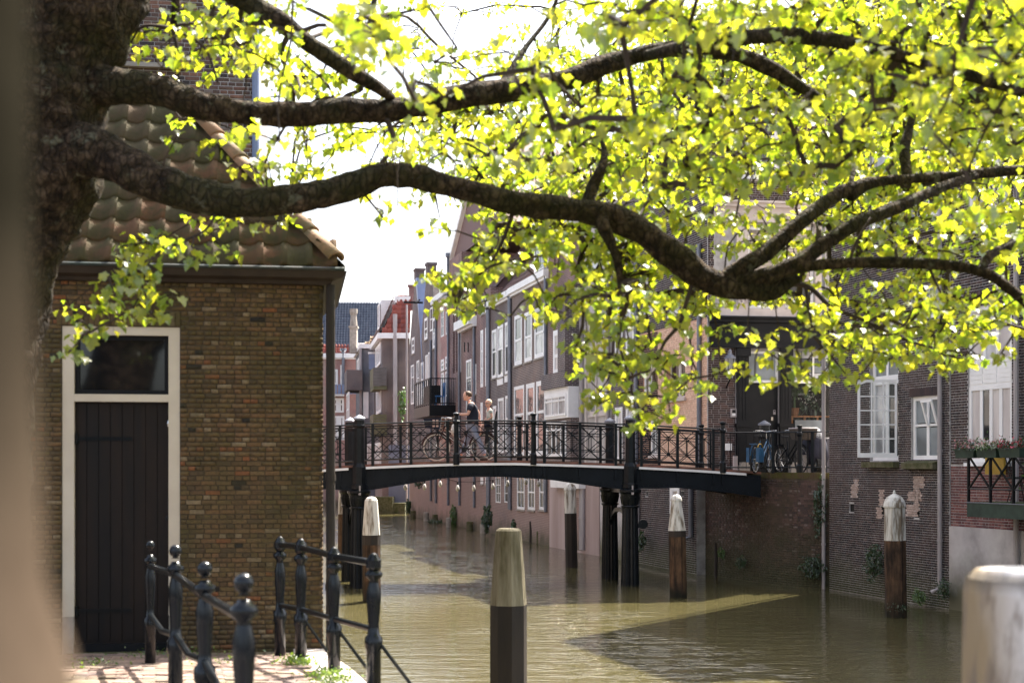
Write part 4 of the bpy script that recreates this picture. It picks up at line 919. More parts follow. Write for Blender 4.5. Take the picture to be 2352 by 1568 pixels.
mbx.build('railing', 'black_paint', bal)
for k in range(4): MB().fbox(g2, uA + .25 + k * .62, uA + .7 + k * .62, zf + .15, zf + 1.25, -.08, -.06).build('panel', 'white', bal)
MB().fbox(g2, uA + 2.9, uB - .1, zf + .12, zf + 1.0, -.6, -.04).build('planter', 'black_paint', bal)
ch = thing('folding_chair', 'blue chair on the dark balcony of the rose house', 'chair', g2.pt(uB + .0, zf, -.9))
q0 = g2.pt(uB - .25, zf, -.55); MB().box(q0 + Z * .45, .5, .5, .05, g2.n).build('seat', 'blue_plastic', ch); MB().box(q0 + Z * .8 - g2.n * .25, .05, .5, .7, g2.n).build('backrest', 'blue_plastic', ch)
for i in (-.2, .2):
    for j in (-.2, .2): MB().bar(q0 + g2.n * i + g2.d * j, q0 + g2.n * i + g2.d * j + Z * .45, .05).build('leg', 'blue_plastic', ch)
# H4
t, g, a, b, zt = house('terraced_house', 'tall plain purple brick house with two bricked niches right of the blue chair balcony', F1, 1032, 1060, 588, 'b_purple',
    [(1040, 1045, 705, 858, dict(kind='hole', mat='b_dark')), (1047, 1051, 700, 855, dict(kind='hole', mat='b_dark')), (1054, 1059, 690, 855, dict(cols=1, split=[.5], fw=.2, pane='curtain'))])
pipe(t, g, 1032, 588, 1160, 'zinc', .065, elbow=True); pipe(t, g, 1058, 700, 1160, 'zinc', .065)
mb = MB(); mb.poly(g.pt(a, zt, -.2), g.pt(b + 9, zt, -.2), g.pt(b + 4.5, zt + 4.6, -.2)); mb.poly(g.pt(a, zt, -.2), g.pt(b + 4.5, zt + 4.6, -.2), g.pt(b + 4.5, zt + 4.6, -9), g.pt(a, zt, -9)); mb.poly(g.pt(b + 9, zt, -.2), g.pt(b + 4.5, zt + 4.6, -.2), g.pt(b + 4.5, zt + 4.6, -9), g.pt(b + 9, zt, -9)); mb.build('roof', 'tile_old', t)
MB().hexa([g.pt(a - .1, zt, 0), g.pt(a - .1, zt + .35, 0), g.pt(b + 4.5, zt + 4.95, 0), g.pt(b + 4.5, zt + 4.6, 0), g.pt(a - .1, zt, -.3), g.pt(a - .1, zt + .35, -.3), g.pt(b + 4.5, zt + 4.95, -.3), g.pt(b + 4.5, zt + 4.6, -.3)]).build('verge_board', 'white', t)
# H5
t, g, a, b, zt = house('terraced_house', 'low purple brick house with white gutter and arched window behind the man', F1, 1060, 1095, 752, 'b_purple',
    [(1071, 1083, 826, 956, dict(cols=2, split=[.35, .7], fw=.12, pane='glass')), (1089, 1094, 836, 905, dict(cols=1, split=[.5], fw=.1, pane='glass_pale', sill='stone')), (1072, 1080, 968, 1050, S2)])
cornice(t, g, a, b, zt, .4, .4); roof_slope(t, g, a, b, zt + .35, 3.2, 'tile_old', 45, -.3); pipe(t, g, 1092, 690, 1165, 'zinc', .065)
for x in (1068, 1076): u = g.u(x); MB().fbox(g, u - .02, u + .02, g.z(x, 808), g.z(x, 786), 0, .05).build('wall_anchor', 'iron', t)
# H6
t, g, a, b, zt = house('terraced_house', 'purple brick house with tall paired white windows right of the man', F1, 1095, 1127, 668, 'b_purple',
    [(1104, 1110, 758, 889, dict(cols=1, split=[.3, .65], fw=.17, pane='glass_pale')), (1115, 1121, 752, 886, dict(cols=1, split=[.3, .65], fw=.17, pane='glass_pale')), (1105, 1111, 684, 722, S3), (1114, 1120, 679, 718, S3),
     (1104, 1109, 924, 968, S2), (1104, 1110, 1096, 1111, S3), (1115, 1121, 1096, 1111, S3)])
pipe(t, g, 1123, 700, 1165, 'zinc', .065, elbow=True); roof_slope(t, g, a, b, zt, 3.2, 'tile_old', 50, -.3)
# H7
t, g, a, b, zt = house('terraced_house', 'sooty brick house with three tall windows with dark lower shutters behind the boy', F1, 1127, 1176, 692, 'b_dark',
    [(1130, 1141, 757, 868, S3), (1143, 1156, 747, 866, S3), (1160, 1173, 739, 858, S3), (1144, 1157, 914, 1040, dict(cols=1, split=[.6], fw=.13, pane='frosted')), (1161, 1173, 908, 1037, dict(cols=1, split=[.6], fw=.13, pane='frosted')), (1132, 1140, 932, 1045, dict(cols=1, split=[.6], fw=.13, pane='glass_pale')),
     (1139, 1150, 1092, 1154, dict(cols=2, rows=3, fw=.05, mat='white', pane='glass_dark')), (1159, 1173, 1092, 1154, dict(cols=2, rows=3, fw=.05, mat='white', pane='glass_dark'))])
cornice(t, g, a, b, zt, .25, .2); roof_slope(t, g, a, b, zt + .35, 3.4, 'tile_old', 48, -.2); pipe(t, g, 1126, 690, 1165, 'zinc', .065, elbow=True); pipe(t, g, 1173, 678, 1168, 'zinc', .065, elbow=True)
for (x0, x1, y0, y1) in ((1131, 1140, 800, 866), (1144.5, 1155, 799, 864), (1161.5, 1172, 797, 856)):
    r_ = g.rect(x0, x1, y0, y1); MB().fbox(g, r_[0] - .05, r_[0] + (r_[1] - r_[0]) * .45, r_[2], r_[3], -.06, -.01).build('shutter', 'girder', t); MB().fbox(g, r_[1] - (r_[1] - r_[0]) * .2, r_[1] + .05, r_[2], r_[3], -.06, -.01).build('shutter', 'girder', t)
for x0, x1, y0, y1 in ((1143, 1156, 866, 884), (1160, 1173, 858, 877)): r_ = g.rect(x0, x1, y0, y1); MB().fbox(g, *r_, 0, .03).build('apron_panel', 'white', t)
# H8
t, g, a, b, zt = house('terraced_house', 'brown brick house with three white sash windows and a white dormer', F1, 1176, 1260, 655, 'b_brown',
    [(1182, 1199, 723, 838, S2), (1205, 1222, 716, 830, S2), (1228, 1250, 706, 821, S2), (1181, 1204, 886, 1046, dict(cols=1, split=[.6], fw=.14, panes=['glass', 'glass'])), (1209, 1228, 880, 1046, dict(cols=1, split=[.6], fw=.19, pane='glass')), (1232, 1254, 874, 1046, dict(cols=1, split=[.6], fw=.19, pane='glass')),
     (1188, 1205, 1090, 1169, dict(cols=2, split=[.5], fw=.1, pane='glass_dark', sill='stone')), (1213, 1229, 1090, 1170, dict(cols=2, split=[.5], fw=.1, pane='glass_dark', sill='stone')), (1239, 1255, 1090, 1170, dict(cols=2, split=[.5], fw=.1, pane='glass_dark', sill='stone'))])
cornice(t, g, a, b, zt, .25, .2); roof_slope(t, g, a - 1.5, b, zt + .35, 5.2, 'tile_old', 52, -.2)
pipe(t, g, 1175, 680, 1170, 'zinc', .065); pipe(t, g, 1257, 560, 1175, 'zinc', .065)
ua, ub = g.u(1210), g.u(1238); zz = zt + .35; MB().fbox(g, ua, ub, zz, zz + 2.0, -2.6, -.35).fbox(g, ua - .1, ub + .1, zz + 2.0, zz + 2.2, -2.6, -.2).build('dormer', 'white', t); window(t, g, ua + .1, ub - .1, zz + .15, zz + 1.9, cols=2, rows=3, rec=.27, fw=.1, mw=.05, pane='glass')
# H9 with the boxed bay
t, g, a, b, zt = house('terraced_house', 'dark house with white timber bay window and brick box bay above the bridge railing', F2, 1260, 1340, 552, 'b_purple', 
    [(1271, 1286, 758, 860, dict(cols=1, split=[.4], fw=.2, pane='curtain', sill='white'))], front=0.02)
cornice(t, g, a, b, zt, .5, .4)
pipe(t, g, 1340, 700, 1262, 'zinc_pale', .09, elbow=True)
def boxbay(t, f, x1, zlo, zhi, prot, Ln, mat, name='bay'):
    ub = f.u(x1); mb = MB(); mb.fbox(f, ub - Ln, ub, zlo, zhi, 0.001, prot); return mb.build(name, mat, t), ub - Ln, ub
o_, ua, ub = boxbay(t, g, 1337, g.z(1330, 852), g.z(1330, 655), .62, .9, 'b_dark', 'upper_bay')
z1_, z2_ = g.z(1330, 888), g.z(1330, 852)
o_, ua, ub = boxbay(t, g, 1337, z1_, z2_ - .01, .62, 3.0, 'b_dark', 'middle_bay')
za_ = g.z(1330, 959); o_, ua, ub = boxbay(t, g, 1337, za_, z1_ - .003, .5, 3.0, 'white', 'timber_bay')
gb = g.shift(.5); w_ = window(t, gb, ua + .15, ub - .25, za_ + .08, z1_ - .26, cols=3, split=[.8], rec=-.035, fw=.08, mw=.07, pane='glass_pale')
zq = g.z(1330, 1060); o_, ua, ub = boxbay(t, g, 1337, zq, za_ - .003, .42, 3.0, 'b_brown', 'lower_bay')
window(t, g.shift(.42), ua + .1, ub - .5, zq + .2, za_ - .1, cols=4, split=[.8], rec=-.035, fw=.09, mw=.08, pane='glass')
# stained plaster base below H9/H10
t, g, a, b, zt = house('plaster_basement', 'stained pinkish plaster canal basement with a dark door opening and white lintel under the bridge', F2, 1262, 1376, 1100, 'plaster_pink', [(1297, 1338, 1142, 1262, dict(kind='hole'))], front=.08, depth=.5, cat='building')
MB().fbox(g, g.u(1279), g.u(1345), g.z(1310, 1120), g.z(1310, 1103), 0.002, .25).build('lintel', 'white', t)
pipe(t, g, 1343, 1090, 1262, 'zinc_pale', .08)
# H10
t, g, a, b, zt = house('terraced_house', 'narrow peeling cream plaster house left of the drooping branch', F2, 1340, 1403, 430, 'plaster',
    [(1353, 1369, 725, 779, dict(cols=2, rows=1, fw=.12, mat='white_stone', pane='frosted', sill='white_stone')), (1374, 1392, 718, 776, dict(cols=2, rows=1, fw=.12, mat='white_stone', pane='frosted', sill='white_stone')), (1355, 1369, 903, 953, dict(cols=2, rows=1, fw=.12, mat='white_stone', pane='frosted', sill='white_stone')), (1376, 1392, 898, 950, dict(cols=2, rows=1, fw=.12, mat='white_stone', pane='frosted', sill='white_stone')), (1350, 1375, 560, 640, S2)], front=.03)
for x in (1349, 1372, 1396): u = g.u(x); MB().fbox(g, u - .05, u + .05, 3, g.z(x, 660), 0.001, .06).build('pilaster', 'white_stone', t)
pipe(t, g, 1401, 640, 1120, 'zinc_pale', .06)
# H11
t, g, a, b, zt = house('terraced_house', 'black brick house with tall narrow white windows behind the drooping branch', F2, 1403, 1466, 455, 'b_dark',
    [(1413, 1430, 690, 838, dict(cols=1, split=[.6], fw=.14, pane='glass_pale', sill='stone')), (1438, 1456, 676, 818, dict(cols=1, split=[.6], fw=.14, pane='glass_pale', sill='stone')), (1413, 1430, 935, 1058, dict(cols=1, split=[.65], fw=.14, pane='glass_pale', sill='stone')), (1438, 1455, 930, 1056, dict(cols=1, split=[.65], fw=.14, pane='glass_pale', sill='stone')), (1415, 1432, 520, 610, S2)])
pipe(t, g, 1466, 560, 1120, 'zinc', .07)
t, g, a, b, zt = house('cement_basement', 'pale cement canal basement with a tide line left of the iron columns', F2, 1378, 1440, 1100, 'wet_plaster', [], front=.08, depth=.5, cat='building')
t, g, a, b, zt = house('brick_basement', 'dark pointed brick canal basement with a white door right of the iron columns', F2, 1441, 1600, 1095, 'mortar_light', [(1539, 1561, 1108, 1180, dict(cols=1, split=[.4], fw=.25, pane='curtain')), (1483, 1489, 1128, 1139, dict(kind='hole')), (1564, 1571, 1128, 1139, dict(kind='hole'))], front=.06, depth=.4, z0=-.6, cat='building')
ops = [g.rect(1539, 1561, 1108, 1180), g.rect(1483, 1489, 1128, 1139), g.rect(1564, 1571, 1128, 1139)]
bricks(t, g, a, b, -.1, zt, ops, 'dark_brick', 0.2, 0.062, 0.011, .006, pick=(g.u(1520), 1.0))
pipe(t, g, 1469, 1120, 1262, 'zinc_pale', .07); pipe(t, g, 1592, 1105, 1240, 'zinc', .07, shoe=.25)
# H12 salmon and black corner house
t = thing('corner_house', 'tall corner house, black brick above a salmon painted brick wall, beside the black shop front', 'house', F2.pt(F2.u(1560), 2.8))
g = F2; a, b = g.u(1466), g.u(1625.5); zt = g.z(1545, 112); zs = g.z(1540, 750)
wins = [(1531, 1574, 828, 915, dict(cols=2, split=[.5], fw=.07, mw=.2, rec=.12, pane='glass_dark', mat='white_stone')), (1493, 1512, 962, 1046, dict(cols=2, split=[.7], fw=.1, pane='frosted', sill='white_stone')), (1537, 1560, 655, 722, dict(cols=2, rows=1, fw=.1, pane='glass_pale', sill='white_stone')),
        (1551, 1571, 118, 182, dict(cols=2, rows=2, fw=.1, pane='glass_dark', sill='stone')), (1478, 1500, 640, 720, S2), (1478, 1498, 820, 900, S2)]
ops = [g.rect(*w_[:4]) for w_ in wins]
mb = MB(); wall_mesh(mb, g, a, b, 2.6, zs, ops[:2] + [ops[5]], .12); mb.build('lower_wall', 'mortar_salmon', t)
mb = MB(); wall_mesh(mb, g, a, b, zs, zt, ops[2:5], .1); body(mb, g, a, b, 2.6, zt, 1.2); mb.build('wall', 'mortar_light', t)
usal = g.u(1511)
bricks(t, g, usal, b + .005, 2.7, zs, ops, 'salmon_brick', .21, .062, .006, .005, pick=(g.u(1590), 4.2))
bricks(t, g, a, usal, 2.7, zs, ops, 'dark_brick', .2, .062, .011, .006); bricks(t, g, a, b, zs, zt, ops, 'dark_brick', .2, .062, .012, .006)
for w_ in wins: window(t, g, *g.rect(*w_[:4]), **{'rec': .03, **w_[4]})
r_ = g.rect(*wins[0][:4]); MB().fbox(g, r_[0] - .1, r_[1] + .1, r_[2] - .09, r_[2] - .003, -.05, .08).build('sill', 'white_stone', t)
pipe(t, g, 1611, 560, 1072, 'zinc', .065); 
p = g.pt(g.u(1594), g.z(1594, 859), .12); mb = MB(); mb.bar(p - g.d * .35, p + g.d * .4, .05)
for k in (-.25, 0, .28): mb.lathe([(.05, 0), (.07, -.1), (.03, -.16)], p + g.d * k, 8)
mb.build('wall_spotlights', 'black_paint', t)
# ---------------------------------------------------------------- black shop front facing the bridge
t = thing('shop_house', 'brick house with a black shop front, black door and plant filled window facing the bridge', 'house', FS.pt(1.7, 2.83))
g = FS; a, b = 0.0, 4.2; zt = g.z(1750, 135); zc0, zc1 = g.z(1750, 800), g.z(1750, 732)
rc = lambda x0, x1, y0, y1: g.rect(x0, x1, y0, y1)
dr = rc(1716, 1790, 806, 1090); sw = rc(1815, 1935, 806, 1008)
upw = [rc(1690, 1791, 242, 412), rc(1716, 1784, 520, 708), rc(1800, 1870, 520, 708)]
mb = MB(); wall_mesh(mb, g, a, b, 2.5, zt, [dr, sw] + upw, .15); body(mb, g, a, b, 2.5, zt, 7); mb.build('wall', 'mortar_light', t)
zb1 = zc0; zs1 = g.z(1750, 470)
bricks(t, g, a, g.u(1689), 2.7, zb1, [], 'front_brick', .21, .062, .008, .006, pick=(.4, 4.4), headers=False)
bricks(t, g, a, b, zs1 + .1, zt, upw, 'front_brick', .21, .062, .008, .006)
bricks(t, g, a, g.u(1640), zc1, zs1, upw, 'front_brick', .21, .062, .008, .006)
mb = MB(); mb.fbox(g, a + .02, b, zc0 + .12, zc1 - .12, 0, .10).fbox(g, a, b, zc0, zc0 + .1, 0, .22).fbox(g, a, b, zc0 + .1, zc0 + .16, 0, .15).fbox(g, a, b, zc1 - .12, zc1 - .02, 0, .22).fbox(g, a - .02, b, zc1 - .02, zc1 + .03, 0, .30); mb.build('shop_cornice', 'black_paint', t)
MB().fbox(g, a - .02, b, zc1 + .033, zc1 + .045, 0, .31).build('lead_cap', 'zinc', t)
mb = MB(); z0 = zc1 + .045
mb.fbox(g, g.u(1640), b, z0, z0 + .22, 0, .12)
for x0, x1 in ((1690, 1716), (1784, 1800), (1870, 1890)): mb.fbox(g, g.u(x0), g.u(x1), z0 + .22, zs1 - .5, 0, .10)
mb.fbox(g, g.u(1640), b, zs1 - .5, zs1 - .1, 0, .10).fbox(g, g.u(1640), b, zs1 - .1, zs1, 0, .22).fbox(g, g.u(1640), b, zs1, zs1 + .06, 0, .3); mb.build('stone_front', 'white_stone', t)
for x in (1694, 1800):                                              # carved scroll consoles beside the upper window
    mb = MB(); u = g.u(x)
    for k in range(14): an = k * .5; rr = .15 - k * .009; mb.lathe([(.03, -.02), (.035, 0), (.03, .02)], g.pt(u + .08 + math.cos(an) * rr, z0 + .42 + math.sin(an) * rr, .13), 6)
    mb.build('scroll', 'white_stone', t)
for r_ in upw[1:]:
    w_ = window(t, g, *r_, cols=1, rows=1, rec=.06, fw=.09, pane='glass_dark'); mb = MB()
    n = int((r_[3] - r_[2]) / .09)
    for k in range(n): mb.fbox(g, r_[0] + .1, r_[1] - .1, r_[2] + .75 + k * .09 if r_[2] + .8 + k * .09 < r_[3] - .1 else r_[3] - .2, min(r_[2] + .83 + k * .09, r_[3] - .1), -.11, -.085)
    mb.build('blind', 'blind', w_)
window(t, g, *upw[0], cols=2, split=[.6], rec=.06, fw=.13, mw=.1, panes=['glass', 'glass_dark'], sill='stone')
window(t, g, g.u(1690) , g.u(1770), g.z(1720, 640), g.z(1720, 640) + .01, cols=1, rows=1) if False else None
# door, fanlight, pilasters
dz = g.z(1750, 880); door = MB().fbox(g, dr[0], dr[1], 2.84, dz, -.2, -.13).build('door', 'black_paint', t)
MB().fbox(g, dr[0] + .06, dr[1] - .06, 3.7, dz - .1, -.13, -.118).fbox(g, dr[0] + .06, dr[1] - .06, 2.95, 3.6, -.13, -.118).build('door_panel', 'black_paint', door)
def plate(x0, x1, y0, y1, name, mat, par, o=0.0, th=.02): r_ = g.rect(x0, x1, y0, y1); return MB().fbox(g, *r_, o, o + th).build(name, mat, par)
plate(1774, 1778, 957, 965, 'handle', 'cream', door, -.13, .05); k_ = plate(1779, 1784.5, 941, 951, 'keypad', 'zinc_pale', door, -.13, .03); plate(1780, 1783.5, 942.5, 945, 'screen', 'black_paint', k_, -.1, .004)
plate(1720, 1725, 1005, 1012.5, 'notice', 'white', door, -.117, .004); plate(1739, 1748, 1058, 1064, 'letter_plate', 'cream', door, -.117, .01)
window(t, g, dr[0], dr[1] - .02, dz + .02, dr[3], cols=1, rec=.05, fw=.07, pane='frosted', name='fanlight')
for x0, x1 in ((1691, 1718), (1790, 1815)):
    r_ = g.rect(x0, x1, 800, 972); p_ = MB().fbox(g, r_[0], r_[1], r_[2], r_[3] + .0, 0, .10).build('pilaster', 'black_paint', t)
    w_ = (r_[1] - r_[0]) / 7; mb = MB()
    for k in (1, 3, 5): mb.fbox(g, r_[0] + k * w_, r_[0] + (k + 1) * w_, r_[2] + .1, r_[3] - .25, .10, .115)
    mb.build('fluting', 'black_paint', p_)
    MB().fbox(g, r_[0] - .05, r_[1] + .07, r_[2] - .10, r_[2] - .002, 0, .18).fbox(g, r_[0] - .02, r_[1] + .03, 2.84, r_[2] - .10, 0, .14).build('pedestal', 'black_paint', p_)
    MB().fbox(g, r_[0] - .03, r_[1] + .03, r_[3] - .22, r_[3] - .0, .101, .17).build('capital', 'black_paint', p_)
# shop window with a shallow room behind it
zsl = g.z(1860, 880)
mb = MB(); mb.fbox(g, sw[0], b, 2.84, sw[2], -.1, .06); mb.build('stall_riser', 'black_paint', t)
mb = MB(); fw = .05
mb.fbox(g, sw[0], sw[0] + fw, sw[2], sw[3], -.12, -.05).fbox(g, sw[0] + fw, b - .02, zsl, zsl + .09, -.12, -.05).fbox(g, sw[0] + fw, b - .02, sw[2], sw[2] + .05, -.12, -.05).fbox(g, g.u(1868), g.u(1868) + .05, zsl + .09, sw[3], -.12, -.055); sf = mb.build('shop_window', 'white', t)
M['clear'] = None
m, nt, bb_ = new_mat('clear_glass'); nt.nodes.remove(bb_); tr = nt.nodes.new('ShaderNodeBsdfTransparent'); gl = nt.nodes.new('ShaderNodeBsdfGlossy'); gl.inputs['Roughness'].default_value = .03; tr.inputs[0].default_value = (.9, .92, .92, 1)
mx = nt.nodes.new('ShaderNodeMixShader'); mx.inputs[0].default_value = .012; nt.links.new(tr.outputs[0], mx.inputs[1]); nt.links.new(gl.outputs[0], mx.inputs[2]); nt.links.new(mx.outputs[0], nt.nodes['Material Output'].inputs[0]); M['clear'] = m
MB().fbox(g, sw[0] + fw, b - .02, sw[2] + .05, zsl, -.09, -.084).build('pane', 'clear', sf)
mb = MB(); 
for i in range(6):
    for j in range(4): 
        uu = sw[0] + fw + i * (b - sw[0] - fw) / 6; zz = zsl + .09 + j * (sw[3] - zsl - .09) / 4
        MB().fbox(g, uu + .008, uu + (b - sw[0] - fw) / 6 - .008, zz + .008, zz + (sw[3] - zsl - .09) / 4 - .008, -.09, -.084).build('leaded_pane', ['glass_pale', 'glass', 'frosted'][(i * 3 + j * 5) % 3], sf)
MB().fbox(g, sw[0] + fw, b - .02, zsl + .09, sw[3], -.10, -.092).build('leading', 'iron', sf)
mb = MB(); q = [g.pt(sw[0], 2.9, -2.4), g.pt(b, 2.9, -2.4), g.pt(b, zsl + .05, -2.4), g.pt(sw[0], zsl + .05, -2.4)]; p_ = [g.pt(sw[0], 2.9, -.14), g.pt(b, 2.9, -.14), g.pt(b, zsl + .05, -.14), g.pt(sw[0], zsl + .05, -.14)]
mb.poly(*q)
for i in range(4): j = (i + 1) % 4; mb.poly(p_[i], p_[j], q[j], q[i])
M['interior'] = plain('interior_wall', (0.05, 0.04, 0.036), (0.03, 0.024, 0.022), 1, 0.8, 0)
mb.build('shop_interior', 'interior', t)
# what stands in the shop window
sh = thing('plant_shelf', 'orange wooden shelf inside the shop window', 'shelf', g.pt(g.u(1860), sw[2], -.6)); zz = g.z(1860, 953)
mb = MB(); mb.fbox(g, g.u(1822), b - .05, zz - .04, zz, -.75, -.45); mb.build('board', 'orange_wood', sh)
for x in (1823, 1831, 1860, 1890): MB().fbox(g, g.u(x), g.u(x) + .05, sw[2] + .0, zz - .041, -.5, -.46).build('leg', 'orange_wood', sh)
pl = thing('potted_palm', 'spiky palm in a terracotta pot behind the shop window', 'plant', g.pt(g.u(1842), zz, -.6)); c = g.pt(g.u(1842), zz, -.6)
MB().lathe([(.10, 0), (.13, .2), (.14, .22)], c, 10).build('pot', 'terracotta', pl); mb = MB(); mb.tube([c + Z * .2, c + Z * .55], .03, 6)
rr = random.Random(5)
for k in range(26):
    an = rr.uniform(0, 6.28); e = Vector((math.cos(an), math.sin(an), 0)); L_ = rr.uniform(.25, .5); mb.bar(c + Z * .55, c + Z * (.55 + rr.uniform(.05, .4)) + e * L_ * .6, .025, .006).bar(c + Z * .75 * 1 + e * .0, c + Z * rr.uniform(.45, .8) + e * L_, .02, .006)
mb.build('fronds', 'bush', pl)
orc = thing('orchid', 'white flowering orchid in the shop window beside the palm', 'plant', g.pt(g.u(1880), zz, -.55)); c = g.pt(g.u(1880), zz, -.55)
MB().lathe([(.08, 0), (.10, .18)], c, 8).build('pot', 'black_paint', orc); rs = np.random.RandomState(2)
leaf_cloud('flowers', np.array([c + Vector((rs.normal() * .15, 0, .5 + rs.normal() * .1)) for k in range(40)]), rs.uniform(.05, .09, 40), 'petal_white', orc, rs, (OVAL, OVAL_F))
leaf_cloud('foliage', np.array([c + Vector((rs.normal() * .15, .1, .35 + rs.normal() * .18)) for k in range(70)]), rs.uniform(.1, .2, 70), 'ivy', orc, rs, (OVAL, OVAL_F))
tag(MB().fbox(g, g.u(1820), g.u(1888), g.z(1850, 998), g.z(1850, 965), .18, .22).build('canvas_sheet', 'frosted'), 'pale blue sheet leaning under the shop window behind the basket', 'panel')
for y in (905, 899): 
    lt = MB().fbox(g, g.u(1818 if y == 905 else 1850), g.u(1841 if y == 905 else 1895), g.z(1850, y + 2), g.z(1850, y - 2.5), -1.4, -1.3).build('ceiling_light', 'white'); tag(lt, 'white tube fitting inside the shop, %s' % ('left one' if y == 905 else 'right one'), 'light')
# intercom, sign, lantern, stone pieces
ic = plate(1677, 1691, 938, 958, 'intercom', 'zinc_pale', t, .0, .05); plate(1680.5, 1688, 941, 948, 'screen', 'black_paint', ic, .05, .004); plate(1680.5, 1688, 949, 954.5, 'button_panel', 'white', ic, .05, .004)
tag(plate(1664.8, 1680.5, 1018, 1034, 'blank_plate', 'white', None, .0, .03), 'blank white square plate on the dark brick left of the black door', 'sign')
ln = thing('wall_lantern', 'black glazed wall lantern on the brick left of the black door', 'lamp', g.pt(g.u(1668), g.z(1668, 872), .35)); c = g.pt(g.u(1668), 0, .35); z0, z1 = g.z(1668, 870), g.z(1668, 826)
MB().lathe([(.08, z0), (.15, z1)], c, 6).build('glass', 'glass_pale', ln); MB().lathe([(.17, z1), (.16, z1 + .04), (.05, z1 + .14), (.05, z1 + .22), (.02, z1 + .26)], c, 8).build('cap', 'zinc', ln)
mb = MB(); 
for k in range(6): an = k * math.pi / 3; e = Vector((math.cos(an), math.sin(an), 0)); mb.bar((c + e * .085) + Z * z0, (c + e * .155) + Z * z1, .012)
mb.bar(c + Z * (z0 - .02), g.pt(g.u(1668), z0 - .25, 0), .03).lathe([(.085, z0 - .03), (.085, z0)], c, 6); mb.build('frame', 'iron', ln)
MB().fbox(g, 3.6, 3.7, 2.84, 3.2, .3, .9)
for i, (x, y0, y1, o_) in enumerate(((1689, 1047, 1081, 2.2), (1847, 1044, 1084, 3.1), (1858, 1044, 1080, 3.1))):
    gg = FS.shift(o_); u = gg.u(x); tag(MB().fbox(gg, u - .05, u + .05, 2.83, gg.z(x, y0), -.06, .04).build('bollard', 'white_stone'), ['short white bollard left of the black door steps', 'short white bollard in front of the dark covered scooter, left one', 'short white bollard in front of the dark covered scooter, right one'][i], 'bollard', 'short white bollards on the street')
for x0, x1, nm in ((1690, 1712, 'left'), (1806, 1830, 'right')):
    tag(MB().fbox(g, g.u(x0), g.u(x1), 2.83, 3.05, .15, .4).fbox(g, g.u(x0) + .05, g.u(x1) - .02, 3.05, 3.12, .15, .36).build('door_step_block', 'stone'), 'carved stone block on the %s side of the black door' % nm, 'stone')
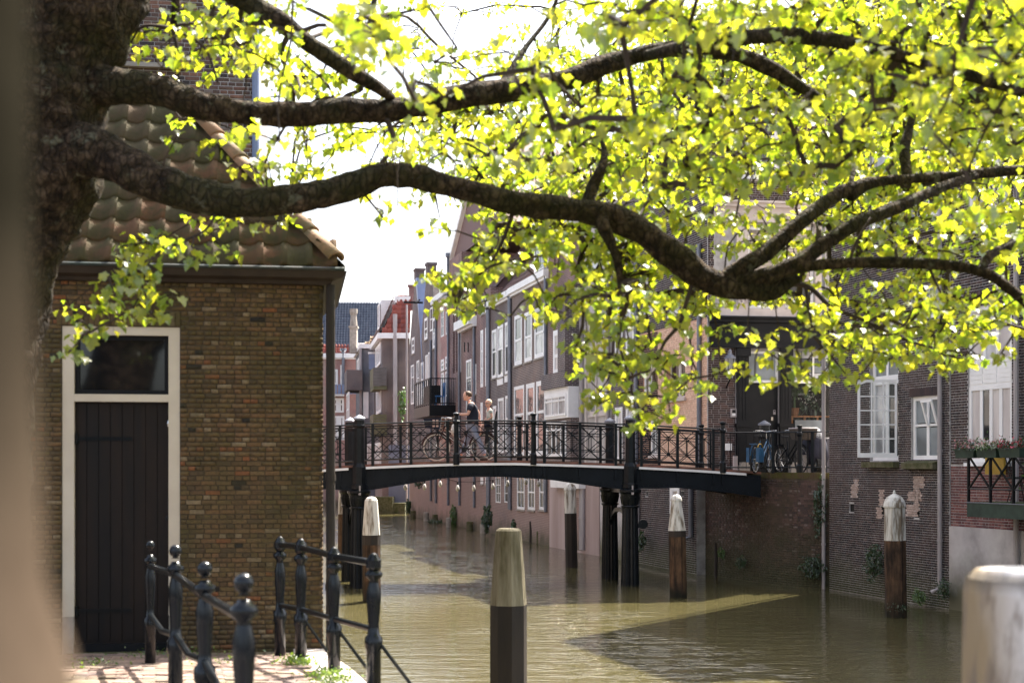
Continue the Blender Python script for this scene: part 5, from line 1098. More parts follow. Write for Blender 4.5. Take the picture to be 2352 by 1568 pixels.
# ---------------------------------------------------------------- bicycles
def bicycle(label, c, d, wheel=.34, base=1.1, paint='bike_paint', tyre='rubber', group=None):
    """c: point on the ground under the front hub, d: unit vector from the front wheel to the rear wheel"""
    t = thing('bicycle', label, 'bicycle', c, group); d = Vector(d).normalized(); s = Z.cross(d); H = wheel
    q = lambda x, z, y=0: c + d * x + Z * z + s * y
    for x in (0, base):
        mb = MB(); n = 28
        for k in range(n):
            a, b = 2 * math.pi * k / n, 2 * math.pi * (k + 1) / n; mb.tube([q(x + math.cos(a) * (H - .018), H + math.sin(a) * (H - .018)), q(x + math.cos(b) * (H - .018), H + math.sin(b) * (H - .018))], .02, 6, False)
        w = mb.build('wheel', tyre, t, smooth=True); mb = MB()
        for k in range(n): a, b = 2 * math.pi * k / n, 2 * math.pi * (k + 1) / n; mb.bar(q(x + math.cos(a) * (H - .045), H + math.sin(a) * (H - .045)), q(x + math.cos(b) * (H - .045), H + math.sin(b) * (H - .045)), .022, .012, s)
        mb.build('rim', 'chrome' if tyre == 'rubber' else 'rubber', w); mb = MB()
        for k in range(28): a = 2 * math.pi * k / 28 + (.1 if k % 2 else 0); mb.bar(q(x, H, .03 if k % 2 else -.03), q(x + math.cos(a) * (H - .045), H + math.sin(a) * (H - .045)), .004)
        mb.build('spokes', 'chrome', w); MB().tube([q(x, H, -.05), q(x, H, .05)], .022, 8).build('hub', 'chrome', w)
        mb = MB()
        for k in range(2, 13): a, b = math.pi * (k - 1) / 14 * 1.1, math.pi * k / 14 * 1.1; mb.bar(q(x + math.cos(a) * (H + .03), H + math.sin(a) * (H + .03)), q(x + math.cos(b) * (H + .03), H + math.sin(b) * (H + .03)), .05, .008, s)
        mb.build('mudguard', paint, t)
    bb = (base * .58, .29); st = (base * .66, .82); hd = (base * .17, .88); hb = (base * .12, .72)
    mb = MB(); r = .017
    mb.tube([q(0, H, .05), q(*hb, .05), q(*hd)], r * .8).tube([q(0, H, -.05), q(*hb, -.05)], r * .8).tube([q(*hb), q(*bb)], r * 1.1).tube([q(hd[0] + .01, .82), q(base * .6, .45)], r).tube([q(*bb), q(*st)], r).tube([q(base, H, .05), q(*bb)], r * .8).tube([q(base, H, -.05), q(base * .635, .66)], r * .7).tube([q(base, H, .05), q(base * .635, .66)], r * .7)
    mb.build('frame', paint, t)
    MB().tube([q(*st), q(base * .68, .9)], .014).hexa([q(base * .6, .92, -.03), q(base * .6, .92, .03), q(base * .82, .92, .09), q(base * .82, .92, -.09), q(base * .6, .95, -.03), q(base * .6, .95, .03), q(base * .82, .97, .09), q(base * .82, .97, -.09)]).build('saddle', 'rubber', t)
    MB().tube([q(hd[0], .88), q(hd[0] + .02, 1.06)], .014).tube([q(hd[0] + .28, 1.06, .27), q(hd[0] + .08, 1.09, .27), q(hd[0] - .02, 1.08, .12), q(hd[0] + .02, 1.06, 0), q(hd[0] - .02, 1.08, -.12), q(hd[0] + .08, 1.09, -.27), q(hd[0] + .28, 1.06, -.27)], .013).build('handlebar', 'chrome', t)
    for y in (-.27, .27): MB().tube([q(hd[0] + .18, 1.075, y), q(hd[0] + .3, 1.06, y)], .019).build('grip', 'rubber', t)
    MB().hexa([q(base * .82, .72, -.07), q(base * .82, .72, .07), q(base * 1.2, .72, .07), q(base * 1.2, .72, -.07), q(base * .82, .745, -.07), q(base * .82, .745, .07), q(base * 1.2, .745, .07), q(base * 1.2, .745, -.07)]).bar(q(base * 1.05, .72, .07), q(base, H, .06), .014).bar(q(base * 1.05, .72, -.07), q(base, H, -.06), .014).build('rear_rack', paint, t)
    MB().tube([q(*bb, -.06), q(*bb, .06)], .07, 12).bar(q(*bb, .07), q(bb[0] + .1, bb[1] - .13, .07), .02).bar(q(*bb, -.07), q(bb[0] - .1, bb[1] + .13, -.07), .02).box(q(bb[0] + .1, bb[1] - .13, .11), .09, .08, .02, d).box(q(bb[0] - .1, bb[1] + .13, -.11), .09, .08, .02, d).build('crank', 'rubber', t)
    return t, q
YB = 36.05
fb_ = Facade((0, YB), (1, 0))
zdk = FB.z(1080, 1066) + .09
c0 = Vector(((1003 - CX) / F * YB, YB, EYE - (1060.5 - HY) / F * YB)); zdeck = zd(FB.u(1040)) + .09; c0.z = zdeck
bike, q = bicycle('dark red bicycle with cream tyres, front crate and child seat pushed over the bridge', c0, (1, .02, 0), .345, 1.2, 'bike_paint', 'cream_tyre')
mb = MB(); mb.hexa([q(-.28, .84, -.2), q(-.28, .84, .2), q(.08, .80, .2), q(.08, .80, -.2), q(-.33, 1.07, -.2), q(-.33, 1.07, .2), q(.12, 1.10, .2), q(.12, 1.10, -.2)]); cr = mb.build('front_crate', 'navy_cloth', bike)
M['crate_print'] = plain('crate_print', (0.75, 0.50, 0.40), (0.6, 0.4, 0.32), 9, 0.6, 0)
mb = MB()
for i in range(4):
    for j in range(2): x = -.10 + j * .09; z = .86 + i * .05; mb.hexa([q(x, z, -.206), q(x, z, -.203), q(x + .06, z, -.203), q(x + .06, z, -.206), q(x, z + .03, -.206), q(x, z + .03, -.203), q(x + .06, z + .03, -.203), q(x + .06, z + .03, -.206)])
mb.build('printed_pattern', 'crate_print', cr)
# a folded push bar in front of the handlebars
MB().tube([q(-.02 + .2, 1.10, -.1), q(-.25 - .1, 1.0 + .12 - .12, -.1), q(.12, .92, -.1)], .012, 6).build('front_light_bracket', 'chrome', bike)
mb = MB(); mb.hexa([q(1.20, .80, -.13), q(1.20, .80, .13), q(1.46, .80, .13), q(1.46, .80, -.13), q(1.20, .86, -.14), q(1.20, .86, .14), q(1.48, .86, .14), q(1.48, .86, -.14)])
mb.hexa([q(1.43, .84, -.15), q(1.43, .84, .15), q(1.48, .84, .15), q(1.48, .84, -.15), q(1.50, 1.26, -.13), q(1.50, 1.26, .13), q(1.55, 1.26, .13), q(1.55, 1.26, -.13)]).bar(q(1.28, .8, -.16), q(1.26, .45, -.16), .07).bar(q(1.28, .8, .16), q(1.26, .45, .16), .07); mb.build('child_seat', 'rubber', bike)
bg_ = thing('shopping_bag', 'white cloth bag hanging from the handlebar of the dark red bicycle', 'bag', q(.45, .6)); mb = MB(); mb.lathe([(.02, .26), (.08, .2), (.11, .08), (.09, -.03), (.03, -.07)], q(.47, .70, -.2), 10); mb.build('bag_body', 'white_cloth', bg_, smooth=True); MB().tube([q(.47, .98, -.2), q(.40, 1.08, -.22)], .01).build('handle', 'white_cloth', bg_)
# parked bikes
cb = Vector((6.62, 36.62, 2.83))
t, q = bicycle('blue city bicycle parked at the railing with a yellow lock on its wheel', cb, (-.30, -.55, 0), .35, 1.1, 'bike_blue'); MB().tube([q(1.0 + .2 * math.cos(k * .5), .62 + .12 * math.sin(k * .5), .1) for k in range(12)], .014, 5).build('cable_lock', 'yellow', t)
mb = MB(); mb.hexa([q(.9, .28, .09), q(.9, .28, .16), q(1.3, .28, .16), q(1.3, .28, .09), q(.9, .64, .09), q(.9, .64, .16), q(1.3, .64, .16), q(1.3, .64, .09)]).hexa([q(.9, .28, -.16), q(.9, .28, -.09), q(1.3, .28, -.09), q(1.3, .28, -.16), q(.9, .64, -.16), q(.9, .64, -.09), q(1.3, .64, -.09), q(1.3, .64, -.16)]); mb.build('pannier', 'bike_blue', t)
t, q = bicycle('dark bicycle with a wicker front basket parked behind the railing left of the covered scooter', Vector((7.32, 36.0, 2.83)), (-.28, .9, 0), .35, 1.1, 'girder'); mb = MB(); mb.hexa([q(-.3, .84, -.22), q(-.3, .84, .22), q(.1, .84, .22), q(.1, .84, -.22), q(-.36, 1.12, -.27), q(-.36, 1.12, .27), q(.14, 1.12, .27), q(.14, 1.12, -.27)]); bk_ = mb.build('basket', 'wicker', t)
MB().tube([q(-.36, 1.13, -.27), q(-.36, 1.13, .27), q(.14, 1.13, .27), q(.14, 1.13, -.27), q(-.36, 1.13, -.27)], .02, 6).build('basket_rim', 'zinc_pale', bk_)
scv = thing('covered_scooter', 'scooter under a dark blue cover beside the white drain pipe', 'scooter', Vector((7.8, 36.2, 2.83)))
mb = MB(); prof = [(.30, .22), (.36, .4), (.34, .6), (.30, .8), (.22, 1.0), (.12, 1.13), (.02, 1.17)]; mb.lathe(prof, (7.72, 36.25, 2.83), 14)
for i, (x, y, z) in enumerate(mb.v): 
    v = Vector((x - 7.72, y - 36.25, z)); a = math.atan2(v.y, v.x); r_ = 1 + .12 * math.sin(a * 5 + z * 2) ; mb.v[i] = (7.72 + v.x * r_ * .9, 36.25 + v.y * r_ * 1.9, z)
mb.build('cover', 'cover', scv, smooth=True); MB().tube([(7.62, 35.72, 3.04), (7.74, 35.74, 3.04)], .19, 14).build('wheel', 'rubber', scv); MB().tube([(7.60, 35.71, 3.04), (7.75, 35.73, 3.04)], .08, 10).build('hub', 'chrome', scv)
tag(MB().fbox(FS.shift(1.3), 3.05, 3.35, 2.83, 3.75, -.4, 0).build('utility_cabinet', 'zinc_pale'), 'grey utility cabinet behind the covered scooter', 'cabinet')
lp = thing('street_bollard', 'black iron street bollard post with a silver cap in front of the black door', 'bollard', Vector((6.55, 37.0, 2.83))); MB().lathe([(.15, 0), (.15, .9), (.17, .95), (.17, 1.05), (.14, 1.08), (.14, 1.25)], (6.62, 37.3, 2.83), 8).build('shaft', 'iron', lp); MB().lathe([(.17, 1.25), (.17, 1.29), (.02, 1.38)], (6.62, 37.3, 2.83), 8).build('cap', 'zinc', lp)

# ---------------------------------------------------------------- casement house
t = thing('canal_house', 'dark pointed brick canal house with an open white casement window right of the bridge', 'house', F3.pt(F3.u(2040), 0)); g = F3
a, b = g.u(1905), g.u(2181); zt = 18.4
R_ = g.rect
w1 = R_(1998, 2063, 738, 1057); w2 = R_(2093, 2159.5, 909, 1055); w3 = R_(2092, 2160, 655, 732); w4 = R_(1996, 2052, 250, 530); w5 = R_(2092, 2158, 330, 500)
holes = [R_(1951, 1962, 1157, 1175), R_(2021, 2033, 1163, 1181), R_(2099, 2112, 1169, 1188)]
ops = [w1, w2, w3, w4, w5] + holes
mb = MB(); wall_mesh(mb, g, a, b, -.8, zt, ops, .12); body(mb, g, a, b, -.8, zt, 9); mb.build('wall', 'mortar_light', t)
M['dark_brick_b'] = M['dark_brick']
bricks(t, g, a, b, -.1, zt, ops, 'dark_brick', .165, .0525, .009, .006, pick=(g.u(2040), 2.6))
for h_ in holes: MB().fbox(g, *h_, -.2, -.03).build('wall_hole', 'black_paint', t)
gp_ = M['pale_brick'] = unit_brick_mat('repair_brick', [(0, (.46, .35, .30)), (.5, (.38, .28, .24)), (.8, (.5, .4, .36))])
mb = MB(); zig = [(2110, 1120, 1090, 24), (2100, 1150, 1128, 30), (2094, 1185, 1158, 26), (2104, 1172, 1098, 10), (1962, 1142, 1110, 14), (1966, 1125, 1100, 10), (2024, 1160, 1120, 10), (2019, 1190, 1160, 12)]
for x, yb, yt_, w_ in zig:
    u0_, u1_, z0_, z1_ = R_(x - w_ / 2, x + w_ / 2, yt_, yb); k = 0; z = z0_
    while z < z1_ - .04:
        u = u0_ + (.04 if k % 2 else 0)
        while u < u1_: mb.fbox(g, u, u + .075, z, z + .046, .006, .012); u += .084
        z += .0525; k += 1
mb.build('repair_bricks', 'pale_brick', t)['kind'] = 'stuff'
def soldier(f, u0, u1, z, h, mat, par, arch=0.0, w_=.05):
    mb = MB(); n = max(1, int((u1 - u0) / w_)); 
    for i in range(n):
        s = (i + .5) / n; dz = arch * (1 - (2 * s - 1) ** 2); mb.fbox(f, u0 + (u1 - u0) * i / n + .003, u0 + (u1 - u0) * (i + 1) / n - .003, z + dz, z + dz + h, .002, .014)
    o = mb.build('brick_arch', mat, par); o['kind'] = 'stuff'
for w_ in (w1, w2, w4): soldier(g, w_[0] - .05, w_[1] + .05, w_[3], .17, 'dark_brick', t, .0)
zm = g.z(2030, 872); window(t, g, w1[0], w1[1], zm, w1[3], cols=2, rows=1, fw=.10, mw=.08, pane='frosted')
window(t, g, w1[0], w1[1], w1[2], zm - .003, cols=2, rows=1, fw=.10, mw=.14, panes=['glass_pale', 'glass_dark'])
window(t, g, *w2, cols=2, split=[.55], fw=.09, mw=.10, rec=.05, pane='frosted'); window(t, g, *w3, cols=2, rows=2, fw=.08, pane='frosted'); window(t, g, *w4, cols=1, split=[.4], fw=.12, pane='glass_pale'); window(t, g, *w5, cols=2, rows=1, fw=.1, pane='glass')
# tilted vent light
pv_ = [g.pt(w2[1] - .5, w2[3] - .62, .0), g.pt(w2[1] - .12, w2[3] - .62, .0), g.pt(w2[1] - .12, w2[3] - .14, .0), g.pt(w2[1] - .5, w2[3] - .14, .0)]
mb = MB(); lo, hi = w2[3] - .64, w2[3] - .12
for u_, v_ in ((w2[1] - .52, w2[1] - .46), (w2[1] - .16, w2[1] - .10)): mb.hexa([g.pt(u_, lo, -.03), g.pt(v_, lo, -.03), g.pt(v_, lo, .0), g.pt(u_, lo, .0), g.pt(u_, hi, .12), g.pt(v_, hi, .12), g.pt(v_, hi, .15), g.pt(u_, hi, .15)])
mb.fbox(g, w2[1] - .52, w2[1] - .1, hi - .03, hi + .02, .115, .155); vl = mb.build('vent_light', 'white', t)
# the open casement: a leaf of 3 by 5 panes standing square to the wall
hu = w1[1] - .02; cz0, cz1 = g.z(2050, 1050), g.z(2050, 873); Lw = .87
hp_ = g.pt(hu, 0, .02); dl = Vector((-1, .06, 0)).normalized(); fl = Facade((hp_ + dl * Lw)[:2], (-dl)[:2])
mb = MB(); fw = .055
mb.fbox(fl, 0, fw, cz0, cz1, -.02, .025).fbox(fl, Lw - fw * .8, Lw, cz0, cz1, -.02, .025).fbox(fl, fw, Lw - fw * .8, cz1 - fw, cz1, -.02, .025).fbox(fl, fw, Lw - fw * .8, cz0, cz0 + .10, -.02, .025)
iu = [fw + (Lw - 1.8 * fw) * i / 3 for i in range(4)]; iz = [cz0 + .10 + (cz1 - fw - cz0 - .10) * j / 5 for j in range(6)]
for i in (1, 2): mb.fbox(fl, iu[i] - .013, iu[i] + .013, iz[0], iz[5], -.015, .02)
for j in (1, 2, 3, 4): mb.fbox(fl, iu[0], iu[3], iz[j] - .013, iz[j] + .013, -.014, .019)
for ua_, ub_ in ((iu[0], iu[0] + .14), (iu[3], iu[3] - .14)): mb.hexa([fl.pt(ua_, iz[5], -.015), fl.pt(ua_, iz[5] - .06, -.015), fl.pt(ub_, iz[5] - .002, -.015), fl.pt(ub_, iz[5], -.015), fl.pt(ua_, iz[5], .018), fl.pt(ua_, iz[5] - .06, .018), fl.pt(ub_, iz[5] - .002, .018), fl.pt(ub_, iz[5], .018)])
cs = mb.build('open_casement', 'white', t)
for i in range(3):
    for j in range(5): MB().fbox(fl, iu[i] + .013, iu[i + 1] - .013, iz[j] + .013, iz[j + 1] - .013, -.002, .002).build('pane', 'clear', cs)
MB().fbox(g, w1[0] - .12, w1[1] + .05, w1[2] - .16, w1[2] - .03, -.02, .16).build('sill', 'mossy_stone', t)
MB().hexa([g.pt(w2[0] - .1, w2[2] - .22, .02), g.pt(w2[1] + .02, w2[2] - .22, .02), g.pt(w2[1] + .02, w2[2] - .2, .2), g.pt(w2[0] - .1, w2[2] - .2, .2), g.pt(w2[0] - .1, w2[2] - .02, .02), g.pt(w2[1] + .02, w2[2] - .02, .02), g.pt(w2[1] + .02, w2[2] - .07, .2), g.pt(w2[0] - .1, w2[2] - .07, .2)]).build('sill', 'mossy_stone', t)
pipe(t, g, 1899, -40, 1352, 'zinc_pale', .045, .09); pipe(t, g, 2167, 60, 1360, 'zinc_pale', .05, .09, shoe=.15)
# ---------------------------------------------------------------- balcony house
t = thing('canal_house', 'dark over red brick canal house with white panelled windows behind the flower balcony', 'house', F3.pt(F3.u(2280), 0))
a, b = g.u(2181) + .003, g.u(2181) + 8.2; zt = 14.4; zr = g.z(2200, 1066); zp = g.z(2200, 1209)
w1 = R_(2221, 2321, 700, 1062); w4 = R_(2222, 2319, 302, 520); w6 = (w1[1] + .9, w1[1] + 2.3, w1[2], w1[3]); w7 = (w1[1] + .9, w1[1] + 2.3, w4[2], w4[3]); ops = [w1, w4, w6, w7]
mb = MB(); wall_mesh(mb, g, a, b, zp, zt, ops, .14, base_off=-.03); body(mb, g, a, b, -.8, zt, 9); mb.build('wall', 'mortar_light', t)
MB().fbox(g, a, b, -.8, zp, -.2, .015).build('plaster_base', 'wet_plaster', t)
bricks(t, g, a, b, zr, zt - .4, ops, 'dark_brick', .2, .0575, .011, .007, off=-.03); bricks(t, g, a, b, zp, zr, ops, 'red_brick', .2, .0575, .011, .007, off=-.03, pick=(g.u(2215), 2.4))
cornice(t, g, a, b, zt, .4, .4)
for w_ in (w1, w4, w6, w7): soldier(g, w_[0] - .1, w_[1] + .1, w_[3], .24, 'dark_brick', t, .10)
def tallwin(w_):
    zA, zB = w_[2] + (w_[3] - w_[2]) * .49, w_[2] + (w_[3] - w_[2]) * .63; window(t, g, w_[0], w_[1], w_[2], zA - .002, cols=4, rows=1, rec=.05, fw=.08, mw=.10, panes=['curtain', 'glass_dark', 'curtain', 'curtain'], sill='white'); window(t, g, w_[0], w_[1], zB + .002, w_[3], cols=3, rows=1, rec=.05, fw=.09, mw=.09, panes=['curtain', 'glass_pale', 'curtain'])
    sp = MB().fbox(g, w_[0], w_[1], zA, zB, -.12, -.06).build('spandrel', 'white', t); n = 4
    for i in range(n):
        for j in range(3): 
            uu = w_[0] + (w_[1] - w_[0]) * j / 3; h = (zB - zA - .08) / n; MB().fbox(g, uu + .04, uu + (w_[1] - w_[0]) / 3 - .04, zA + .04 + i * h + .008, zA + .04 + (i + 1) * h - .008, -.06, -.05).build('board', 'white', sp)
tallwin(w1); window(t, g, *w4, cols=3, split=[.6], fw=.1, mw=.09, rec=.05, panes=['curtain', 'glass_pale', 'curtain'], sill='white'); tallwin(w6)
pipe(t, g, 2343, 200, 1400, 'zinc_pale', .055, .09)
# flower balcony
bal = thing('flower_balcony', 'green iron balcony with crossed braces at the right edge', 'balcony', g.pt(g.u(2300), 2.3))
PR = .95; g2 = g.shift(PR); uA = g2.u(2221); uB = uA + 5.0; zf = g2.z(2221, 1154)
M['floor_moss'] = plain('mossy_floor', (.04, .08, .02), (.06, .06, .03), 6, .9, .5)
MB().fbox(g2, uA, uB, zf - .27, zf, -PR + .01, 0).build('floor', 'green_metal', bal); MB().fbox(g2, uA + .05, uB, zf + .001, zf + .02, -PR + .02, -.05).build('floor_covering', 'floor_moss', bal); MB().fbox(g2, uA, uB, zf + .0, zf + .02, -.03, .02).build('edge_strip', 'zinc', bal)
zt_ = g2.z(2221, 1049); st = [uA + k * .70 for k in range(8)]
for u in st: MB().fbox(g2, u, u + .045, zf + .02, zt_, -.045, 0).build('post', 'iron', bal)
for u, v in zip(st, st[1:]):
    mb = MB(); mb.bar(g2.pt(u + .04, zf + .28, -.02), g2.pt(v, zt_, -.02), .03).bar(g2.pt(u + .04, zt_, -.03), g2.pt(v, zf + .28, -.03), .03).tube([g2.pt(u, zf + .27, -.02), g2.pt(v, zf + .27, -.02)], .012).lathe([(.035, -.03), (.035, .03)], g2.pt((u + v) / 2 + .02, (zf + .28 + zt_) / 2, -.02), 8); mb.build('brace', 'iron', bal)
MB().bar(g2.pt(uA, zt_, -.02), g2.pt(uB, zt_, -.02), .04).bar(g2.pt(uA + .02, zt_, -.02), g2.pt(uA + .02, zt_, -PR), .035).bar(g2.pt(uA + .02, zf + .3, -.02), g2.pt(uA + .02, zf + .3, -PR), .02).build('hand_rail', 'iron', bal)
names = ['leftmost on the balcony railing', 'second on the balcony railing', 'cut by the right edge of the photo']
u = uA - .10
for k in range(3):
    pb = thing('planter_box', 'green planter box of %s flowers, %s' % (['pink', 'pale pink', 'bright red'][min(k, 2)], names[min(k, 2)]), 'planter', g2.pt(u + .3, zt_, .1), 'planter boxes on the balcony railing') 
    z0_ = zt_ - .02; mb = MB(); mb.hexa([g2.pt(u + .02, z0_, .02), g2.pt(u + .60, z0_, .02), g2.pt(u + .60, z0_, .20), g2.pt(u + .02, z0_, .20), g2.pt(u, z0_ + .16, .0), g2.pt(u + .62, z0_ + .16, .0), g2.pt(u + .62, z0_ + .16, .22), g2.pt(u, z0_ + .16, .22)]).fbox(g2, u - .01, u + .63, z0_ + .145, z0_ + .17, -.01, .23); mb.build('box', 'green_metal', pb)
    rs = np.random.RandomState(k + 10); pts = np.array([g2.pt(u + rs.uniform(-.02, .64), z0_ + .17 + abs(rs.normal()) * .09, rs.uniform(-.02, .26)) for i in range(260)]); leaf_cloud('foliage', pts, rs.uniform(.03, .07, 260), 'bush' if k % 2 else 'ivy', pb, rs, (OVAL, OVAL_F))
    pts = np.array([g2.pt(u + rs.uniform(0, .62), z0_ + .20 + abs(rs.normal()) * .08, rs.uniform(0, .28)) for i in range(150)]); leaf_cloud('blossoms', pts, rs.uniform(.03, .06, 150), ['petal_pink', 'petal_white', 'petal_red', 'petal_pink', 'petal_white'][k], pb, rs, (OVAL, OVAL_F))
    if k == 1: leaf_cloud('blossoms', pts + np.array([0, 0, .02]), rs.uniform(.02, .045, 150), 'petal_pink', pb, rs, (OVAL, OVAL_F))
    u += .70
bc = thing('bistro_chair', 'round seated iron bistro chair on the flower balcony', 'chair', g2.pt(uA + 1.0, zf, -.5)); c = g2.pt(uA + .95, zf + .02, -.45)
MB().lathe([(.19, .45), (.20, .47), (.19, .49)], c, 14).build('seat', 'rubber', bc)
for an in (.6, 2.2, 3.8, 5.4): e = Vector((math.cos(an), math.sin(an), 0)); MB().tube([c + e * .08 + Z * .45, c + e * .22], .010, 5).build('leg', 'iron', bc)
MB().tube([c + g.d * -.18 + Z * .46, c + g.d * -.24 + Z * .85, c + g.n * .0 + g.d * -.22 + Z * .95], .012, 5).tube([c + g.n * .16 + Z * .46, c + g.n * .2 - g.d * .1 + Z * .9], .012, 5).build('backrest', 'iron', bc)
tag(MB().fbox(g, w1[0] + .9, w1[0] + 1.5, zf + .55, zf + 1.0, .15, .2).build('yellow_sign', 'yellow'), 'yellow printed board standing against the wall on the balcony', 'sign')
pot = thing('potted_plant', 'green white plant in a black bucket pot on the balcony', 'plant', g2.pt(uA + 2.0, zf, -.4)); c = g2.pt(uA + 1.95, zf + .02, -.4); MB().lathe([(.14, 0), (.19, .42), (.20, .44)], c, 14).build('pot', 'rubber', pot); rs = np.random.RandomState(8); leaf_cloud('foliage', np.array([c + Vector((rs.normal() * .16, rs.normal() * .16, .55 + rs.normal() * .13)) for i in range(300)]), rs.uniform(.05, .1, 300), 'bush', pot, rs, (OVAL, OVAL_F))
# ---------------------------------------------------------------- buildings at the far bend of the canal
def front(x, Y, ang=0.0): return Facade(P(x, HY, Y)[:2], (math.cos(R(ang)), math.sin(R(ang))))
def left_of(f): return Facade((f.pt(0, 0) + Vector((-.155, .988, 0)) * 9)[:2], (.155, -.988))   # wall that turns back from the left end of f; its right end meets f
# L1: white bay and red roof
f = front(878, 92); t = thing('bend_house', 'brown brick house end with bright red tile roof and pale drain pipe at the bend', 'house', f.pt(0, 1.4)); W1 = f.u(941); ze = f.z(905, 774)
mb = MB(); wall_mesh(mb, f, 0, W1, 0, ze); mb.build('end_wall', 'b_brown', t)
l = left_of(f); ll = 9.0; ops = [l.rect(866, 874, 788, 843), l.rect(868, 876, 1005, 1140)]
mb = MB(); wall_mesh(mb, l, 0, ll, 0, ze, []); mb.build('side_wall', 'b_dark', t)
window(t, l, ll - 6.8, ll - 1.2, l.z(868, 843), ze - .2, cols=4, rows=1, rec=-.06, fw=.2, mw=.25, pane='glass_pale', name='bay_window'); window(t, l, ll - 6.8, ll - 1.0, 1.6, 4.6, cols=3, rows=1, rec=-.06, fw=.2, mw=.3, pane='curtain', name='bay_window')
window(t, l, ll - 5.8, ll - 1.0, l.z(868, 951), l.z(868, 895), cols=3, rows=1, rec=-.06, fw=.2, mw=.2, pane='glass_pale')
MB().fbox(f, 0, W1, ze - .1, ze + .25, 0, .3).fbox(l, 0, ll + .3, ze - .1, ze + .25, 0, .3).build('cornice', 'white', t)
pz = R(66); bv = -f.n * math.cos(pz) + Z * math.sin(pz); zr_ = f.z(920, 690); run = (zr_ - ze) / math.sin(pz)
MB().poly(f.pt(0, ze + .25, .2), f.pt(W1, ze + .25, .2), f.pt(W1, zr_, -(run * math.cos(pz)) + .2), f.pt(.9, zr_, -(run * math.cos(pz)) + .2)).poly(f.pt(0, ze + .25, .2), l.pt(0, ze + .25, .2), l.pt(0, zr_, -.9), f.pt(.9, zr_, -(run * math.cos(pz)) + .2)).build('roof', 'tile_red', t)
tile_field(t, f.pt(0, ze + .3, .22), f.d, bv, W1, run - .1, 'tile_red', .30, .34, .03, lambda x, y: x > y * .38)
bl_ = -l.n * math.cos(pz) + Z * math.sin(pz); tile_field(t, l.pt(0, ze + .3, .22), l.d, bl_, ll, run - .1, 'tile_old', .30, .34, .03, lambda x, y: x < ll - y * .38)
MB().fbox(f, .75, W1, zr_ - .05, zr_ + .35, -2.5, -run * math.cos(pz) + .35).build('roof_edge', 'white', t)
dm = MB().fbox(l, ll - 4.2, ll - 2.2, ze + .6, zr_ + .3, -1.6, -.05).build('dormer', 'white', t); window(t, l, ll - 4.1, ll - 2.3, ze + .8, zr_ + .1, cols=2, rows=1, rec=-.06, fw=.15, pane='glass_pale')
pipe(t, f, 908, 722, 1150, 'zinc_pale', .14, .2); MB().fbox(f, f.u(937), f.u(941) + .3, zr_ - .5, zr_ + 1.0, -1.5, -.8).fbox(f, f.u(937) - .08, f.u(941) + .38, zr_ + 1.0, zr_ + 1.12, -1.6, -.7).build('chimney', 'b_red', t)
MB().fbox(f, f.u(894), W1 + .0, .6, f.z(915, 1022), .02, .5).build('annex_wall', 'bluegrey_wall', t)
def wood_balcony(y0, y1, mat, lab):
    b_ = thing('wooden_balcony', lab, 'balcony', f.pt(-.6, f.z(870, y1))); z0, z1 = f.z(870, y1), f.z(870, y0); n = 6
    for k in range(n):
        za, zb = z0 + (z1 - z0) * k / n, z0 + (z1 - z0) * (k + 1) / n - .02
        MB().fbox(f, f.u(858.5), f.u(889), za, zb, .30, .34).build('plank', mat, b_); MB().hexa([f.pt(f.u(858.5), za, .30), f.pt(f.u(858.5), za, .34), f.pt(f.u(839), za, -3.0), f.pt(f.u(839), za, -3.04), f.pt(f.u(858.5), zb, .30), f.pt(f.u(858.5), zb, .34), f.pt(f.u(839), zb, -3.0), f.pt(f.u(839), zb, -3.04)]).build('plank', 'plank_green', b_)
    MB().hexa([f.pt(f.u(859), z0 - .25, .28), f.pt(f.u(889), z0 - .25, .28), f.pt(f.u(889), z0 - .25, -3), f.pt(f.u(840), z0 - .25, -3), f.pt(f.u(859), z0 - .02, .28), f.pt(f.u(889), z0 - .02, .28), f.pt(f.u(889), z0 - .02, -3), f.pt(f.u(840), z0 - .02, -3)]).build('floor', 'plank_green', b_)
wood_balcony(844, 886, 'plank_grey', 'upper plank fronted balcony of the house at the canal bend'); wood_balcony(951, 991, 'plank_green', 'lower mossy plank fronted balcony of the house at the canal bend')
tag(MB().fbox(f, f.u(862), f.u(908), -.5, f.z(880, 1139), .6, 2.0).fbox(f, f.u(862), f.u(935), -.5, f.z(920, 1153), .6, 1.8).build('stone_landing', 'mossy_stone'), 'dark mossy landing stage in front of the grey blue wall at the bend', 'landing')
# L2
f = front(831, 101); t = thing('bend_house', 'dark grey boarded house with orange tiles and a boxed bay at the canal bend', 'house', f.pt(0, 1.4)); W1 = f.u(862); zt = f.z(845, 800)
mb = MB(); wall_mesh(mb, f, 0, W1 + 1.5, 0, zt); mb.build('end_wall', 'b_grey', t); l = left_of(f); ll = 9.0; mb = MB(); wall_mesh(mb, l, 0, ll, 0, zt); mb.poly(l.pt(0, zt), l.pt(ll, zt), f.pt(W1 + 1.5, zt), f.pt(W1 + 1.5, zt, -9)); mb.build('side_wall', 'b_grey', t)
MB().fbox(f, 0, W1 + 1.5, zt, zt + .3, -.2, .2).fbox(l, 0, ll + .2, zt, zt + .3, -.2, .2).build('cornice', 'white', t)
tile_field(t, f.pt(.2, zt + .3, -.1), f.d, -f.n * .8 + Z * .6, W1 + 1, 2.5, 'tile_orange', .32, .36, .05, lambda x, y: x > y * .5)
